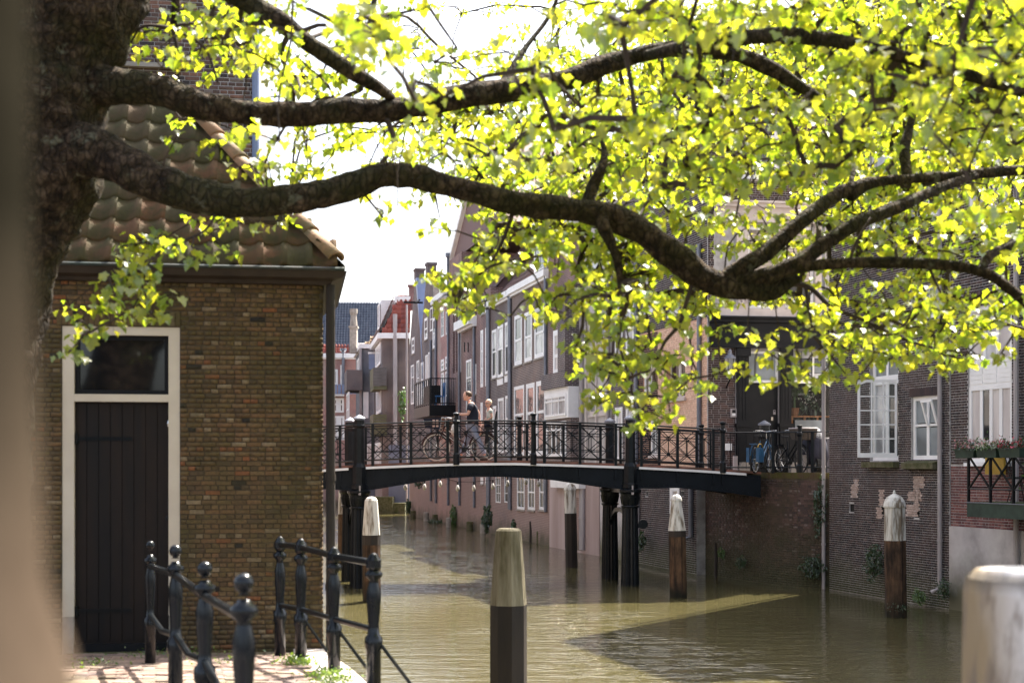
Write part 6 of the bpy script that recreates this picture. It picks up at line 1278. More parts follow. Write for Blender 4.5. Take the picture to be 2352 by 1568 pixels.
za, zb = f.z(845, 897), f.z(845, 851); MB().hexa([l.pt(ll - 3.5, za, 0), l.pt(ll + .8, za, 0), l.pt(ll + .8, za, 1.1), l.pt(ll - 3.5, za, 1.1), l.pt(ll - 3.5, zb, 0), l.pt(ll + .8, zb, 0), l.pt(ll + .8, zb, 1.1), l.pt(ll - 3.5, zb, 1.1)]).build('boxed_bay', 'b_dark', t)
window(t, l, ll - 6.5, ll - .4, zb + .1, zt - .4, cols=5, rows=1, rec=-.06, fw=.2, mw=.25, pane='curtain', name='window'); window(t, l.shift(.9), ll - 3.4, ll + .7, za - 3.0, za - .1, cols=4, split=[.6], rec=-.06, fw=.2, mw=.15, pane='glass', name='bay_window'); window(t, f, .1, W1 * .5, f.z(838, 960), f.z(838, 900), cols=2, rows=3, rec=-.06, fw=.15, mw=.08, pane='glass', name='window')
MB().fbox(f, .6, W1 + 1.2, f.z(850, 850), f.z(850, 815), .05, 1.0).build('roof_room', 'lead', t); MB().fbox(f, .55, W1 + 1.3, f.z(850, 815), f.z(850, 811), .0, 1.1).build('roof_room_cap', 'white', t); pipe(t, f, 829, 800, 1165, 'zinc_pale', .1, .15)
MB().fbox(f, .2, W1 + 1, 0, 3.4, .03, 1.2).build('annex', 'bluegrey_wall', t); window(t, f.shift(1.2), .4, 1.3, 1.6, 4.6, cols=1, rec=-.06, fw=.15, pane='curtain')
# L3
f = front(793, 111); t = thing('bend_house', 'brick house with a blue slatted balcony and white windows furthest left at the canal bend', 'house', f.pt(0, 1.4)); zt = f.z(790, 822); l = left_of(f)
mb = MB(); wall_mesh(mb, f, -3.6, 1.5, 0, zt); body(mb, f, -3.6, 1.5, 0, zt, 7); mb.build('wall', 'b_rose', t); cornice(t, f, -3.6, 1.5, zt, .35, .3); pipe(t, f, 789, 805, 900, 'zinc', .12, .2, elbow=True)
window(t, f, f.u(782), f.u(790), f.z(786, 884), f.z(786, 838), cols=2, rows=1, rec=-.06, fw=.12, pane='glass_pale'); window(t, f, f.u(766), f.u(776), f.z(770, 884), f.z(770, 848), cols=1, rows=1, rec=-.06, fw=.15, pane='glass'); window(t, f, f.u(765), f.u(790), f.z(778, 947), f.z(778, 914), cols=3, split=[.6], rec=-.06, fw=.15, mw=.2, pane='glass'); window(t, f, f.u(765), f.u(791), f.z(778, 1010), f.z(778, 955), cols=3, rows=1, rec=-.06, fw=.15, mw=.2, pane='glass_pale')
b_ = thing('slatted_balcony', 'blue grey slatted balcony at the canal bend', 'balcony', f.pt(-.8, f.z(778, 908)))
for k in range(10): MB().fbox(f, f.u(762) + k * .3, f.u(762) + k * .3 + .22, f.z(778, 906), f.z(778, 884), .9, .95).build('slat', 'lead', b_)
MB().fbox(f, f.u(761), f.u(791), f.z(778, 910), f.z(778, 906), 0, .9).build('floor', 'white', b_)
# slate roofed hall with a red roof strip
f = front(878, 132, 4); t = thing('slate_roof_hall', 'big hall with a long glazed grey tile roof above the bend houses', 'building', f.pt(-5, 1.4)); z0, z1 = f.z(820, 797), f.z(820, 686); pz = R(52); bv = -f.n * math.cos(pz) + Z * math.sin(pz); run = (z1 - z0) / math.sin(pz)
mb = MB(); wall_mesh(mb, f, -9, 1, 0, z0); mb.build('wall', 'b_red', t); MB().poly(f.pt(-9, z0, 0), f.pt(1, z0, 0), f.pt(1, z0, 0) + bv * run, f.pt(-9, z0, 0) + bv * run).poly(f.pt(1, z0, 0), f.pt(1, z0, -9), f.pt(1, z0, 0) + bv * run).build('roof', 'tile_slate', t)
tile_field(t, f.pt(-9, z0, .05), f.d, bv, 10, run, 'tile_slate', .26, .32, .045); tile_field(t, f.pt(-9, z0 - 1.9, 1.6), f.d, bv, 5.8, 2.6, 'tile_red', .28, .34, .05)
f = front(803, 104); zc_ = f.z(811, 752); MB().fbox(f, 0, f.u(819), f.z(811, 810), zc_, -.8, 0).fbox(f, -.08, f.u(819) + .08, zc_, zc_ + .12, -.85, .08).lathe([(.3, 0), (.22, .8), (.3, 1.0), (.3, 1.3)], f.pt(f.u(811), zc_ + .1, -.4), 8).build('chimney', 'stone', t)
MB().fbox(f, f.u(819), f.u(850), f.z(830, 803), f.z(830, 790), -2, -1).fbox(f, f.u(819), f.u(853), f.z(830, 790), f.z(830, 785), -2.2, -.8).build('rooftop_room', 'white', t)

# ---------------------------------------------------------------- left bank, seen past the shed and in reflections
lb = [(-5.3, 19), (-5.6, 30), (-7.6, 42), (-10.2, 60), (-12.4, 78), (-14.6, 96)]
lab = ['red brick', 'dark brick', 'plastered', 'brown brick', 'rose brick']
for i, (a_, b_) in enumerate(zip(lb, lb[1:])):
    f = Facade((a_[0] - .6, a_[1]), (b_[0] - a_[0], b_[1] - a_[1])); L_ = math.hypot(b_[0] - a_[0], b_[1] - a_[1]); zt = [8.5, 9.5, 8, 10, 9][i]
    t = thing('left_bank_house', '%s canal house on the left bank, number %s behind the brick shed' % (lab[i], ['one', 'two', 'three', 'four', 'five'][i]), 'house', f.pt(L_ / 2, 0)); ops = []
    for k in range(int(L_ / 2.4)):
        for z_ in (2.6, 5.6): ops.append((k * 2.4 + .7, k * 2.4 + 1.8, z_, z_ + 1.8))
    mb = MB(); wall_mesh(mb, f, 0, L_ - .02, -.8, zt, ops); body(mb, f, 0, L_ - .02, -.8, zt, 6); mb.build('wall', ['b_red', 'b_brown', 'plaster', 'b_brown', 'b_rose'][i], t)
    for o_ in ops: window(t, f, *o_, cols=2, rows=1, fw=.08, pane='glass')
    cornice(t, f, 0, L_ - .02, zt)

# ---------------------------------------------------------------- mooring poles
M['pole_white'] = plain('flaked_white_paint', (.62, .60, .55), (.17, .13, .09), 9, .6, .7, .008, streak=True, stops=(.46, .62))

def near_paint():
    m, nt, b = new_mat('stained_shaded_white_paint'); g = pos(nt); sp = nt.nodes.new('ShaderNodeSeparateXYZ'); nt.links.new(g, sp.inputs[0]); wob = mth(nt, 'MULTIPLY', mth(nt, 'SUBTRACT', noi(nt, mapping(nt, g, 1, 1, .2), 6, 4), .5), .12)
    mr = nt.nodes.new('ShaderNodeMapRange'); nt.links.new(mth(nt, 'ADD', sp.outputs[0], wob), mr.inputs[0]); mr.inputs[1].default_value = 1.49; mr.inputs[2].default_value = 1.59  # ramp over x paints the shaded left side tan; stains come after
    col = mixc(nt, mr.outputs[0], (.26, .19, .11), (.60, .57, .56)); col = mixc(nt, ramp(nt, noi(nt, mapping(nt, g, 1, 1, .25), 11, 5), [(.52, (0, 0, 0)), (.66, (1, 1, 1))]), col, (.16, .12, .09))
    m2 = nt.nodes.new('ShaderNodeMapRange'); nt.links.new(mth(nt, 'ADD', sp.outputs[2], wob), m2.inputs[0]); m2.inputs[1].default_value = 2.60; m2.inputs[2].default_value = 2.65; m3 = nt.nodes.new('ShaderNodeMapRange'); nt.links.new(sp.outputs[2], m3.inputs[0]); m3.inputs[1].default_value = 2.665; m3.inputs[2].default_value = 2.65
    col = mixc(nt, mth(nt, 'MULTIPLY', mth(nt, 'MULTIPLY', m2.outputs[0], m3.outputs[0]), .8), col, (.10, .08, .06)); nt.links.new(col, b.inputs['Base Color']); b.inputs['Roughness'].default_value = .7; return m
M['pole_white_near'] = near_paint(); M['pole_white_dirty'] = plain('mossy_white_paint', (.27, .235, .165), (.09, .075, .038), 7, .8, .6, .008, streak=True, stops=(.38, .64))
def pole(px, Y, w, ytop, ysplit, label, dome='dome', low='bark_wood', white='pole_white', zb=-1.2, taper=.7, band=0, n=8):
    X = (px - CX) / F * Y; z1 = EYE - (ytop - HY) / F * Y; z0 = EYE - (ysplit - HY) / F * Y; r = w / 2
    t = thing('mooring_pole', label, 'pole', (X, Y, 0), 'mooring poles in the canal'); c = (X, Y, 0); rot = rng.uniform(0, .8); t.rotation_euler = (R(rng.uniform(-1, 1)), R(rng.uniform(-1.3, 1.3)), 0) if Y > 20 else (0, 0, 0)
    mb = MB(); mb.lathe([(r * .97, zb), (r, (zb + z0) / 2), (r, z0)], c, n, rot); mb.build('post', low, t)
    if band: MB().lathe([(r * 1.015, z0 - band), (r * 1.015, z0 - .003)], c, n, rot).build('tar_band', 'tar', t)
    tr = r * taper; h = z1 - z0
    if dome == 'dome':
        MB().lathe([(r * 1.01, z0), (tr * 1.02, z1 - tr * 1.2)], c, n, rot).build('painted_top', white, t)
        hd_ = MB().lathe([(tr * 1.12, z1 - tr * 1.25), (tr * 1.12, z1 - tr * 1.1), (tr * 1.02, z1 - tr * .7), (tr * .75, z1 - tr * .25), (tr * .3, z1), (tr * .12, z1 + .02)], c, 12, rot).build('cap', white, t, smooth=False)
        MB().lathe([(tr * .1, z1), (tr * .16, z1 + .04), (tr * .05, z1 + .09)], c, 8).build('finial', white, hd_)
    elif dome == 'flat':
        MB().lathe([(r * 1.0, z0), (tr * 1.02, z1 - tr * .45), (tr * .98, z1 - tr * .2), (tr * .8, z1 - tr * .03), (tr * .3, z1)], c, n, rot).build('painted_top', white, t)
    elif dome == 'round':
        MB().lathe([(r * 1.0, z0), (tr * 1.05, z1 - tr * 1.1), (tr, z1 - tr * .6), (tr * .75, z1 - tr * .2), (tr * .3, z1)], c, 12, rot).build('painted_top', white, t)
    return t
pole(787, 41.4, .29, 1125, 1180, 'white topped mooring pole half hidden by the left bridge columns', 'flat', white='pole_white', taper=.9)
pole(854, 31.7, .40, 1140, 1228, 'white round topped mooring pole right of the left bridge columns', 'round', taper=.72, band=.22)
pole(1313, 42.4, .36, 1109, 1178, 'mooring pole with a ribbed white dome under the middle of the bridge', 'dome', low='tar', taper=.95)
pole(1558, 32.6, .42, 1135, 1218, 'mooring pole with a slender cracked white cone right of the right bridge columns', 'dome', taper=.56, band=.14)
pole(2058, 28.4, .43, 1135, 1240, 'weathered mooring pole with a white dome in front of the canal house', 'dome', taper=.93)
pole(1168, 16, .42, 1212, 1388, 'blurred mooring pole with a mossy white blunt top in the middle foreground', 'flat', low='tar', white='pole_white_dirty', taper=.70)
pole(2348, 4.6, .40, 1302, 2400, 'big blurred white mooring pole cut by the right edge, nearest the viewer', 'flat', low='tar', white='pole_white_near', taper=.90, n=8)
# stone stubs and thin stakes along the right bank wall
def place_on(f, px, y): return f.pt(f.u(px), 0, .35)
for i, (px, y0, y1, w_, lab_) in enumerate([(949, 1172, 1190, 12, 'at the far bend corner'), (979, 1176, 1196, 13, 'left of two drain pipes'), (999, 1181, 1199, 13, 'beside a bent drain pipe'), (1030, 1188, 1210, 12, 'left of the green weeds'), (1079, 1197, 1216, 16, 'left of the ivy bush'), (1109, 1203, 1224, 14, 'in front of the ivy bush'), (1241, 1219, 1248, 18, 'below the white basement windows'), (1273, 1224, 1253, 20, 'below the stained plaster wall'), (1333, 1234, 1262, 16, 'behind the domed mooring pole'), (1524, 1265, 1300, 18, 'left of the slender cracked pole')]):
    Y = 3 * F / (y1 - HY); wm = w_ / F * Y; c = P(px, HY, Y); c.z = 0; h = (y1 - y0) / F * Y
    tag(MB().lathe([(wm / 2, -.6), (wm / 2, h - .04), (wm / 2 - .02, h)], c, 10).build('stone_stub', 'stone' if i % 2 else 'mossy_stone'), 'short round stone stub at the waterline ' + lab_, 'stone stub', 'stone stubs along the right bank')
for i, (px, y0, y1, lab_) in enumerate([(1191.5, 1202, 1236, 'below the white basement windows'), (1217.5, 1197, 1250, 'right of the blunt middle pole'), (1248, 1205, 1246, 'beside a stone stub'), (1488, 1234, 1292, 'right of the fluted column'), (1517, 1237, 1268, 'behind a stone stub'), (1643, 1246, 1327, 'rotten, with a fallen beam'), (1707, 1252, 1322, 'behind a weed tuft'), (1782, 1259, 1334, 'below the mossy wall')]):
    Y = 3 * F / (y1 - HY) + .1; c = P(px, HY, Y); c.z = 0; h = (y1 - y0) / F * Y
    tag(MB().tube([c - Z * .5, c + Z * h * .6 + Vector((.02, 0, 0)), c + Z * h], [.05, .045, .03], 6).build('stake', 'tar'), 'thin dark wooden stake at the quay foot ' + lab_, 'stake', 'stakes at the quay foot')
# wall plants
def bpx(name, label, px, py, w_, h_, Y, n, mat='ivy', size=.05, dep=.25, **k):
    c = P(px, py, Y); return bush(name, label, (c.x, c.y, c.z), (w_ / 2 / F * Y, dep, h_ / 2 / F * Y), n, mat, size, **k)
bpx('ivy_bush', 'dense dark ivy bush on the far brick wall beside a drain pipe', 1119, 1188, 24, 66, 61, 900, 'ivy', .10, seed=2)
bpx('weed', 'light green weeds growing by the wall foot left of the ivy bush', 1041, 1186, 18, 56, 72, 350, 'bush', .12, seed=3); bpx('weed', 'low dark weeds floating at the far wall foot', 1000, 1197, 36, 12, 76, 350, 'ivy', .10, seed=4)
bpx('ivy_bush', 'dark ivy at the corner of the far bend wall', 938, 1162, 12, 34, 86, 350, 'ivy', .12, seed=5); bpx('weed', 'weeds at the pipe foot right of the ivy bush', 1180, 1204, 10, 26, 56, 200, 'ivy', .09, seed=6)
bpx('hanging_ivy', 'thick ivy hanging on the quay wall left of the white drain pipe', 1884, 1163, 34, 130, 35.0, 1300, 'ivy', .055, dep=.22, seed=7); bpx('hanging_ivy', 'low ivy on the quay wall foot left of the white drain pipe', 1866, 1300, 62, 56, 34.9, 900, 'ivy', .05, seed=8)
bpx('ivy_bush', 'round ivy bush growing from the dark brick wall left of the weathered pole', 2007, 1288, 42, 80, 32.3, 1100, 'ivy', .05, dep=.3, seed=9); bpx('weed', 'green weeds at the waterline right of the weathered pole', 2112, 1368, 28, 36, 30.4, 400, 'bush', .045, seed=10); bpx('weed', 'bluish green weeds at the drain pipe foot', 2168, 1352, 26, 46, 29.8, 350, 'ivy', .045, seed=11)
bpx('weed', 'small weed tuft on the mossy quay wall left of a stake', 1657, 1268, 20, 26, 38.4, 160, 'bush', .05, seed=12); bpx('weed', 'weed tuft hanging on the mossy quay wall right of the slender pole', 1702, 1290, 26, 30, 37.3, 260, 'ivy', .05, seed=13); bpx('weed', 'weed growing beside the foot of the fluted column', 1474, 1240, 20, 50, 43, 300, 'ivy', .07, seed=14)
bpx('climbing_plant', 'climbing plant on the brown end wall at the bend', 925, 925, 18, 70, 91, 260, 'bush', .18, seed=15); bpx('climber', 'dead climber strands on the far basement wall', 962, 1105, 22, 30, 79, 160, 'ivy', .12, seed=16)
bpx('weed', 'weeds around the foot of the weathered pole in the water', 2062, 1392, 50, 26, 28.3, 260, 'ivy', .035, seed=17)

# ---------------------------------------------------------------- near railings on the quay
def finial_post(px, py, Y, label, w_=.15, ball=True):
    X = (px - CX) / F * Y; zt = EYE - (py - HY) / F * Y; zg = gz(Y); H = zt - zg; c = (X, Y, zg - .1); k = w_ / .185
    t = thing('railing_post', label, 'railing post', (X, Y, zg), 'cast iron posts on the quay'); H += .1
    prof = [(.062, 0), (.062, .36), (.075, .38), (.075, .44), (.055, .47), (.045, .58), (.058, .70), (.060, .76), (.045, .80), (.040, .83), (.055, H - .22), (.075, H - .205), (.075, H - .18), (.045, H - .165)]
    H0 = H; prof = [(.06, 0), (.06, H * .36), (.072, H * .38), (.072, H * .44), (.050, H * .46), (.043, H * .52), (.056, H * .66), (.060, H * .74), (.040, H * .80), (.036, H * .82), (.070, H * .845), (.072, H * .87), (.040, H * .885), (.034, H * .90)]
    MB().lathe([(r_ * k, z_) for r_, z_ in prof], c, 14).build('shaft', 'gloss_iron', t, smooth=True)
    R_ = .052 * k; b_ = [(.03 * k, H - 2.15 * R_)] + [(R_ * math.sin(a), H - R_ - R_ * math.cos(a)) for a in [math.pi * j / 8 for j in range(1, 8)]] + [(.004, H)]
    MB().lathe(b_ if ball else [(.05 * k, H - .12), (.062 * k, H - .10), (.062 * k, H - .05), (.03 * k, H - .01), (.01, H)], c, 14).build('finial', 'gloss_iron', t, smooth=ball)
    return Vector((X, Y, zg)), Vector((X, Y, zt))
A_ = [(345, 1241, 11.2, 'post with a ball finial farthest from the viewer in the left railing', .13), (403, 1250, 9.4, 'ball topped post, second from the back of the left railing', .15), (470, 1288, 8.1, 'ball topped post, third of the left railing', .16), (560, 1315, 6.2, 'blurred black ball topped post nearest the viewer', .16)]
pa = [finial_post(x, y, Y, l_, w_) for x, y, Y, l_, w_ in A_]
rl = thing('hand_rail', 'black iron pipe rails joining the ball topped posts on the left', 'railing', pa[1][0])
for (g0, t0), (g1, t1) in zip(pa, pa[1:]):
    for h_ in (.20, ): MB().tube([t0 - Z * h_, t1 - Z * h_], .024, 8).build('rail', 'iron', rl)
    m0, m1 = g0.lerp(t0, .42), g1.lerp(t1, .42); mid = (m0 + m1) / 2 - Z * .05; MB().tube([m0, mid, m1], .022, 8).build('rail', 'iron', rl)
B_ = [(643, 1231, 12.3, 'flat topped post against the brick wall, farthest of the right railing', .15), (691, 1236, 11.6, 'flat topped post with a lit cap before the shed corner', .15), (767, 1255, 10.65, 'flat topped post right of the shed drain pipe', .15), (858, 1269, 9.9, 'flat topped end post of the right railing over the water', .16)]
pb = [finial_post(x, y, Y, l_, w_, False) for x, y, Y, l_, w_ in B_]
rl = thing('hand_rail', 'black iron pipe rails joining the flat topped posts along the quay edge', 'railing', pb[1][0])
for (g0, t0), (g1, t1) in zip(pb, pb[1:]):
    MB().tube([t0 - Z * .07, t1 - Z * .07], .026, 8).build('rail', 'iron', rl); MB().tube([g0.lerp(t0, .44), g1.lerp(t1, .44)], .022, 8).build('rail', 'iron', rl)
for (g0, t0) in pb[1:]: MB().tube([g0.lerp(t0, .40), g0 + Vector((.42, -.1, -.15))], .014, 6).build('strut', 'iron', rl)
# very near post at the left edge
np_ = thing('near_post', 'strongly blurred post with olive upper paint and bare tan wood below at the left edge', 'post', (-.36, .72, 1.5))  # olive above and tan below are shade and bounced light painted as colour
M['post_low'] = plain('post_lit_tan', (.105, .068, .042), (.085, .054, .034), 3, .9, .3, spec=.2); M['post_high'] = plain('post_shaded_olive', (.030, .027, .018), (.023, .020, .014), 3, .9, .3, spec=.1)  # lit lower and shaded upper tones of the post, painted as colour
m, nt, bb_ = new_mat('light_graded_post'); g_ = pos(nt); sp_ = nt.nodes.new('ShaderNodeSeparateXYZ'); nt.links.new(g_, sp_.inputs[0])
mr_ = nt.nodes.new('ShaderNodeMapRange'); nt.links.new(sp_.outputs[2], mr_.inputs[0]); mr_.inputs[1].default_value = 2.93; mr_.inputs[2].default_value = 3.13  # light bounced off the ground is painted in, paling the post downwards
nt.links.new(mixc(nt, 1.0, ramp(nt, mr_.outputs[0], [(0, (.068, .050, .036)), (.45, (.040, .031, .022)), (1, (.013, .0115, .008))]), ramp(nt, noi(nt, g_, 12, 4), [(.35, (.8, .8, .8)), (.65, (1.2, 1.2, 1.2))]), 'MULTIPLY'), bb_.inputs['Base Color']); bb_.inputs['Roughness'].default_value = .9; bb_.inputs['Specular IOR Level'].default_value = 0; M['post_light_ramp'] = m
MB().lathe([(.19, 1.49), (.165, 2.84), (.155, 2.90), (.142, 2.94), (.138, 3.02), (.134, 3.12), (.13, 3.9)], (-.385, .72, 0), 24).build('shaft', 'post_light_ramp', np_, smooth=True)
MB().lathe([(.24, 1.47), (.24, 1.55), (.2, 1.58)], (-.385, .72, 0), 16).build('base', 'stone', np_)
# ---------------------------------------------------------------- people
def skinned(name, joints, edges, mat, parent, sub=2, root=None):
    """one continuous surface grown from a skeleton: joints name -> (position, radius)"""
    names = list(joints); me = bpy.data.meshes.new(name); me.from_pydata([tuple(joints[n][0]) for n in names], [(names.index(a), names.index(b)) for a, b in edges], [])
    o = link(name, me, parent); sk = o.modifiers.new('skin', 'SKIN'); sk.use_smooth_shade = True
    for i, n in enumerate(names):
        r = joints[n][1]; r = r if isinstance(r, tuple) else (r, r); me.skin_vertices[0].data[i].radius = r; me.skin_vertices[0].data[i].use_root = (n == (root or names[0]))
    s = o.modifiers.new('subd', 'SUBSURF'); s.levels = s.render_levels = sub; me.materials.append(M[mat]); return o
def ell(mb, c, r, n=10, m=7, rot=None):
    base = len(mb.v)
    for i in range(m + 1):
        th = math.pi * i / m
        for j in range(n):
            ph = 2 * math.pi * j / n; v = Vector((math.sin(th) * math.cos(ph) * r[0], math.sin(th) * math.sin(ph) * r[1], math.cos(th) * r[2])); v = rot @ v if rot else v; mb.v.append(tuple(Vector(c) + v))
    for i in range(m):
        for j in range(n): a = base + i * n + j; b = base + i * n + (j + 1) % n; mb.f.append((a, b, b + n, a + n))
    return mb
def head(t, c, r, yaw, hair, hairstyle, glasses=False):
    """c centre of the skull, r half height of the head; the face looks along local +x turned by yaw"""
    rot = Matrix.Rotation(yaw, 3, 'Z'); q = lambda x, y, z: c + rot @ Vector((x * r, y * r, z * r))
    mb = MB(); ell(mb, q(-.05, 0, .15), (r * .86, r * .70, r * .84), 16, 12, rot); ell(mb, q(.14, 0, -.32), (r * .60, r * .54, r * .66), 14, 10, rot); ell(mb, q(.55, 0, -.72), (r * .2, r * .24, r * .2), 8, 6, rot)
    h = mb.build('head', 'skin', t, smooth=True)
    mb = MB(); mb.hexa([q(.62, -.12, -.34), q(.62, .12, -.34), q(.92, .10, -.28), q(.92, -.10, -.28), q(.70, -.05, .12), q(.70, .05, .12), q(.78, .04, .10), q(.78, -.04, .10)]); mb.build('nose', 'skin', h, smooth=True)
    for s_ in (-1, 1):
        ell(MB(), q(-.10, s_ * .70, -.08), (r * .14, r * .06, r * .2), 8, 6, rot).build('ear', 'skin', h, smooth=True); ell(MB(), q(.70, s_ * .27, .04), (r * .07, r * .11, r * .07), 8, 6, rot).build('eye', 'white', h, smooth=True); ell(MB(), q(.76, s_ * .27, .04), (r * .03, r * .05, r * .055), 6, 4, rot).build('iris', 'black_paint', h)
    M.setdefault('lip', plain('lips', (.45, .16, .14))); ell(MB(), q(.70, 0, -.52), (r * .07, r * .2, r * .06), 8, 6, rot).build('mouth', 'lip', h, smooth=True)
    mb = MB(); ell(mb, q(-.16, 0, .28), (r * .88, r * .75, r * .80), 16, 10, rot)
    # keep the cap of hair off the face
    cut = [i for i, v in enumerate(mb.v)]
    inv = rot.inverted(); out = []
    for v in mb.v:
        l = inv @ (Vector(v) - c) / r
        if l.x > .35 and l.z < .75: l = Vector((.30, l.y * .9, l.z))
        if l.z < -.35: l = Vector((l.x * .8, l.y * .8, -.35))
        if hairstyle == 'thin' and l.x > .42 and l.z > .6: l = Vector((l.x * .85, l.y * .85, l.z * .93))
        out.append(tuple(c + rot @ (l * r)))
    mb.v = out; mb.build('hair', hair, h, smooth=True)
    if glasses:
        mb = MB()
        for s_ in (-1, 1): mb.tube([q(.80, s_ * .28 + math.cos(k * .7) * .19, .04 + math.sin(k * .7) * .15) for k in range(10)], r * .03, 4)
        mb.bar(q(.8, -.1, .06), q(.8, .1, .06), r * .05).bar(q(.8, .46, .06), q(-.1, .72, .02), r * .04).bar(q(.8, -.46, .06), q(-.1, -.72, .02), r * .04); mb.build('glasses', 'black_paint', h)
def hand(t, wrist, d, up, size=1.0, grip=True, mirror=1):
    """palm, four unequal bent fingers and a thumb from the side of the palm, curled round a bar"""
    d = Vector(d).normalized(); s = d.cross(up).normalized() * mirror; n = s.cross(d).normalized() * mirror; L = .19 * size; J = {}; E = []
    p = lambda a, b, c_: wrist + d * a * L + s * b * L + n * c_ * L
    J['w'] = (p(-.02, 0, 0), (.13 * L, .17 * L)); J['m'] = (p(.25, 0, 0), (.12 * L, .2 * L)); J['k'] = (p(.46, 0, 0), (.10 * L, .2 * L)); E += [('w', 'm'), ('m', 'k')]
    o = skinned('hand', J, E, 'skin', t, 2)
    for i, (b, ln) in enumerate(((-.15, .36), (-.05, .42), (.05, .40), (.15, .32))):
        c1 = 1.0 if grip else .3; a1 = .48 + ln * .42 * (1 if not grip else .6); a2 = a1 + ln * (.3 if not grip else -.05); z1, z2 = (-.12 * c1, -.34 * c1)
        skinned('finger', {'a': (p(.40, b, 0), .055 * L), 'b': (p(a1, b * 1.05, z1), .05 * L), 'c': (p(a2, b * 1.05, z2), .045 * L), 'd': (p(a2 - (.12 if grip else -.1), b * 1.05, z2 - .06 * c1), .038 * L)}, [('a', 'b'), ('b', 'c'), ('c', 'd')], 'skin', o, 1)
    skinned('thumb', {'a': (p(.12, -.14, -.03), .07 * L), 'b': (p(.30, -.30, -.12), .06 * L), 'c': (p(.42, -.26, -.28), .045 * L)}, [('a', 'b'), ('b', 'c')], 'skin', o, 1)
YM = 36.15
def q(x, y, dy=0.0):                                                  # crop coordinates of the figure study to a point at the man's distance
    return P(947.5 + x * .1318, 872.8 + y * .1318, YM + dy)
man = thing('person', 'man in a dark t-shirt and grey jeans pushing a bicycle left over the bridge', 'person', q(1050, 1400))
zfix = zdeck - q(0, 1395).z
def m_(x, y, dy=0.0): return q(x, y, dy) + Z * zfix * (1 if y > 1200 else (y / 1200))
hs_ = m_(1050, 800)
J = {'pelvis': (m_(1060, 790), (.125, .145)), 'waist': (m_(1050, 700), (.105, .13)), 'chest': (m_(1040, 540), (.115, .165)), 'up': (m_(1020, 430), (.085, .12)), 'neck': (m_(1000, 385), .052), 'nk2': (m_(975, 335), .055),
     'hl': (m_(1050, 830, -.09), .085), 'kl': (m_(1165, 1060, -.09), .058), 'al': (m_(1262, 1300, -.09), .038), 'hr': (m_(1040, 830, .09), .085), 'kr': (m_(940, 1070, .10), .058), 'ar': (m_(840, 1300, .10), .038),
     'sl': (m_(1015, 450, -.19), .055), 'el': (m_(965, 590, -.24), .042), 'wl': (m_(800, 585, -.27), .028), 'sr': (m_(1060, 450, .18), .055), 'er': (m_(1150, 560, .25), .042), 'wr': (m_(1170, 675, .25), .028)}
E = [('pelvis', 'waist'), ('waist', 'chest'), ('chest', 'up'), ('up', 'neck'), ('neck', 'nk2'), ('pelvis', 'hl'), ('hl', 'kl'), ('kl', 'al'), ('pelvis', 'hr'), ('hr', 'kr'), ('kr', 'ar'), ('up', 'sl'), ('sl', 'el'), ('el', 'wl'), ('up', 'sr'), ('sr', 'er'), ('er', 'wr')]
skinned('body', J, E, 'skin', man)
g_ = 1.13
def cloth(name, keys, ed, mat, grow, parent, over={}, **k):
    JJ = {n: (over.get(n, J[n])[0], tuple(x * grow + .008 for x in (over.get(n, J[n])[1] if isinstance(over.get(n, J[n])[1], tuple) else (over.get(n, J[n])[1],) * 2))) for n in keys}; return skinned(name, JJ, ed, mat, parent, **k)
J['w0'] = (m_(1055, 760), (.12, .14)); J['tl'] = (J['sl'][0].lerp(J['el'][0], .62), .056); J['tr'] = (J['sr'][0].lerp(J['er'][0], .62), .056)
cloth('t_shirt', ['w0', 'waist', 'chest', 'up', 'sl', 'tl', 'sr', 'tr'], [('w0', 'waist'), ('waist', 'chest'), ('chest', 'up'), ('up', 'sl'), ('sl', 'tl'), ('up', 'sr'), ('sr', 'tr')], 'navy_cloth', 1.10, man, {'w0': (m_(1052, 775), (.125, .145))})
J['al2'] = (m_(1258, 1285, -.09), .05); J['ar2'] = (m_(845, 1285, .10), .05)
cloth('jeans', ['pelvis', 'hl', 'kl', 'al2', 'hr', 'kr', 'ar2'], [('pelvis', 'hl'), ('hl', 'kl'), ('kl', 'al2'), ('pelvis', 'hr'), ('hr', 'kr'), ('kr', 'ar2')], 'jeans', 1.10, man)
for nm, ank, toe in (('shoe', m_(1285, 1345, -.09), m_(1170, 1372, -.09)), ('shoe', m_(835, 1335, .10), m_(690, 1318, .10))):
    heel = ank + Vector((.05, 0, -.01)); toe = Vector((toe.x, toe.y, max(toe.z, zdeck + .04))); heel.z = max(heel.z, zdeck + .045)
    skinned(nm, {'h': (heel, (.042, .045)), 'm': (heel.lerp(toe, .5) + Z * .01, (.04, .045)), 't': (toe, (.026, .042))}, [('h', 'm'), ('m', 't')], 'leather', man, 2)
head(man, m_(950, 272), .122, math.pi, 'hair_brown', 'thin')
hand(man, J['wl'][0], (-1, 0, -.05), (0, 0, 1), 1.0, True, 1); hand(man, J['wr'][0], (.1, .05, -1), (0, 1, 0), 1.0, False, 1)
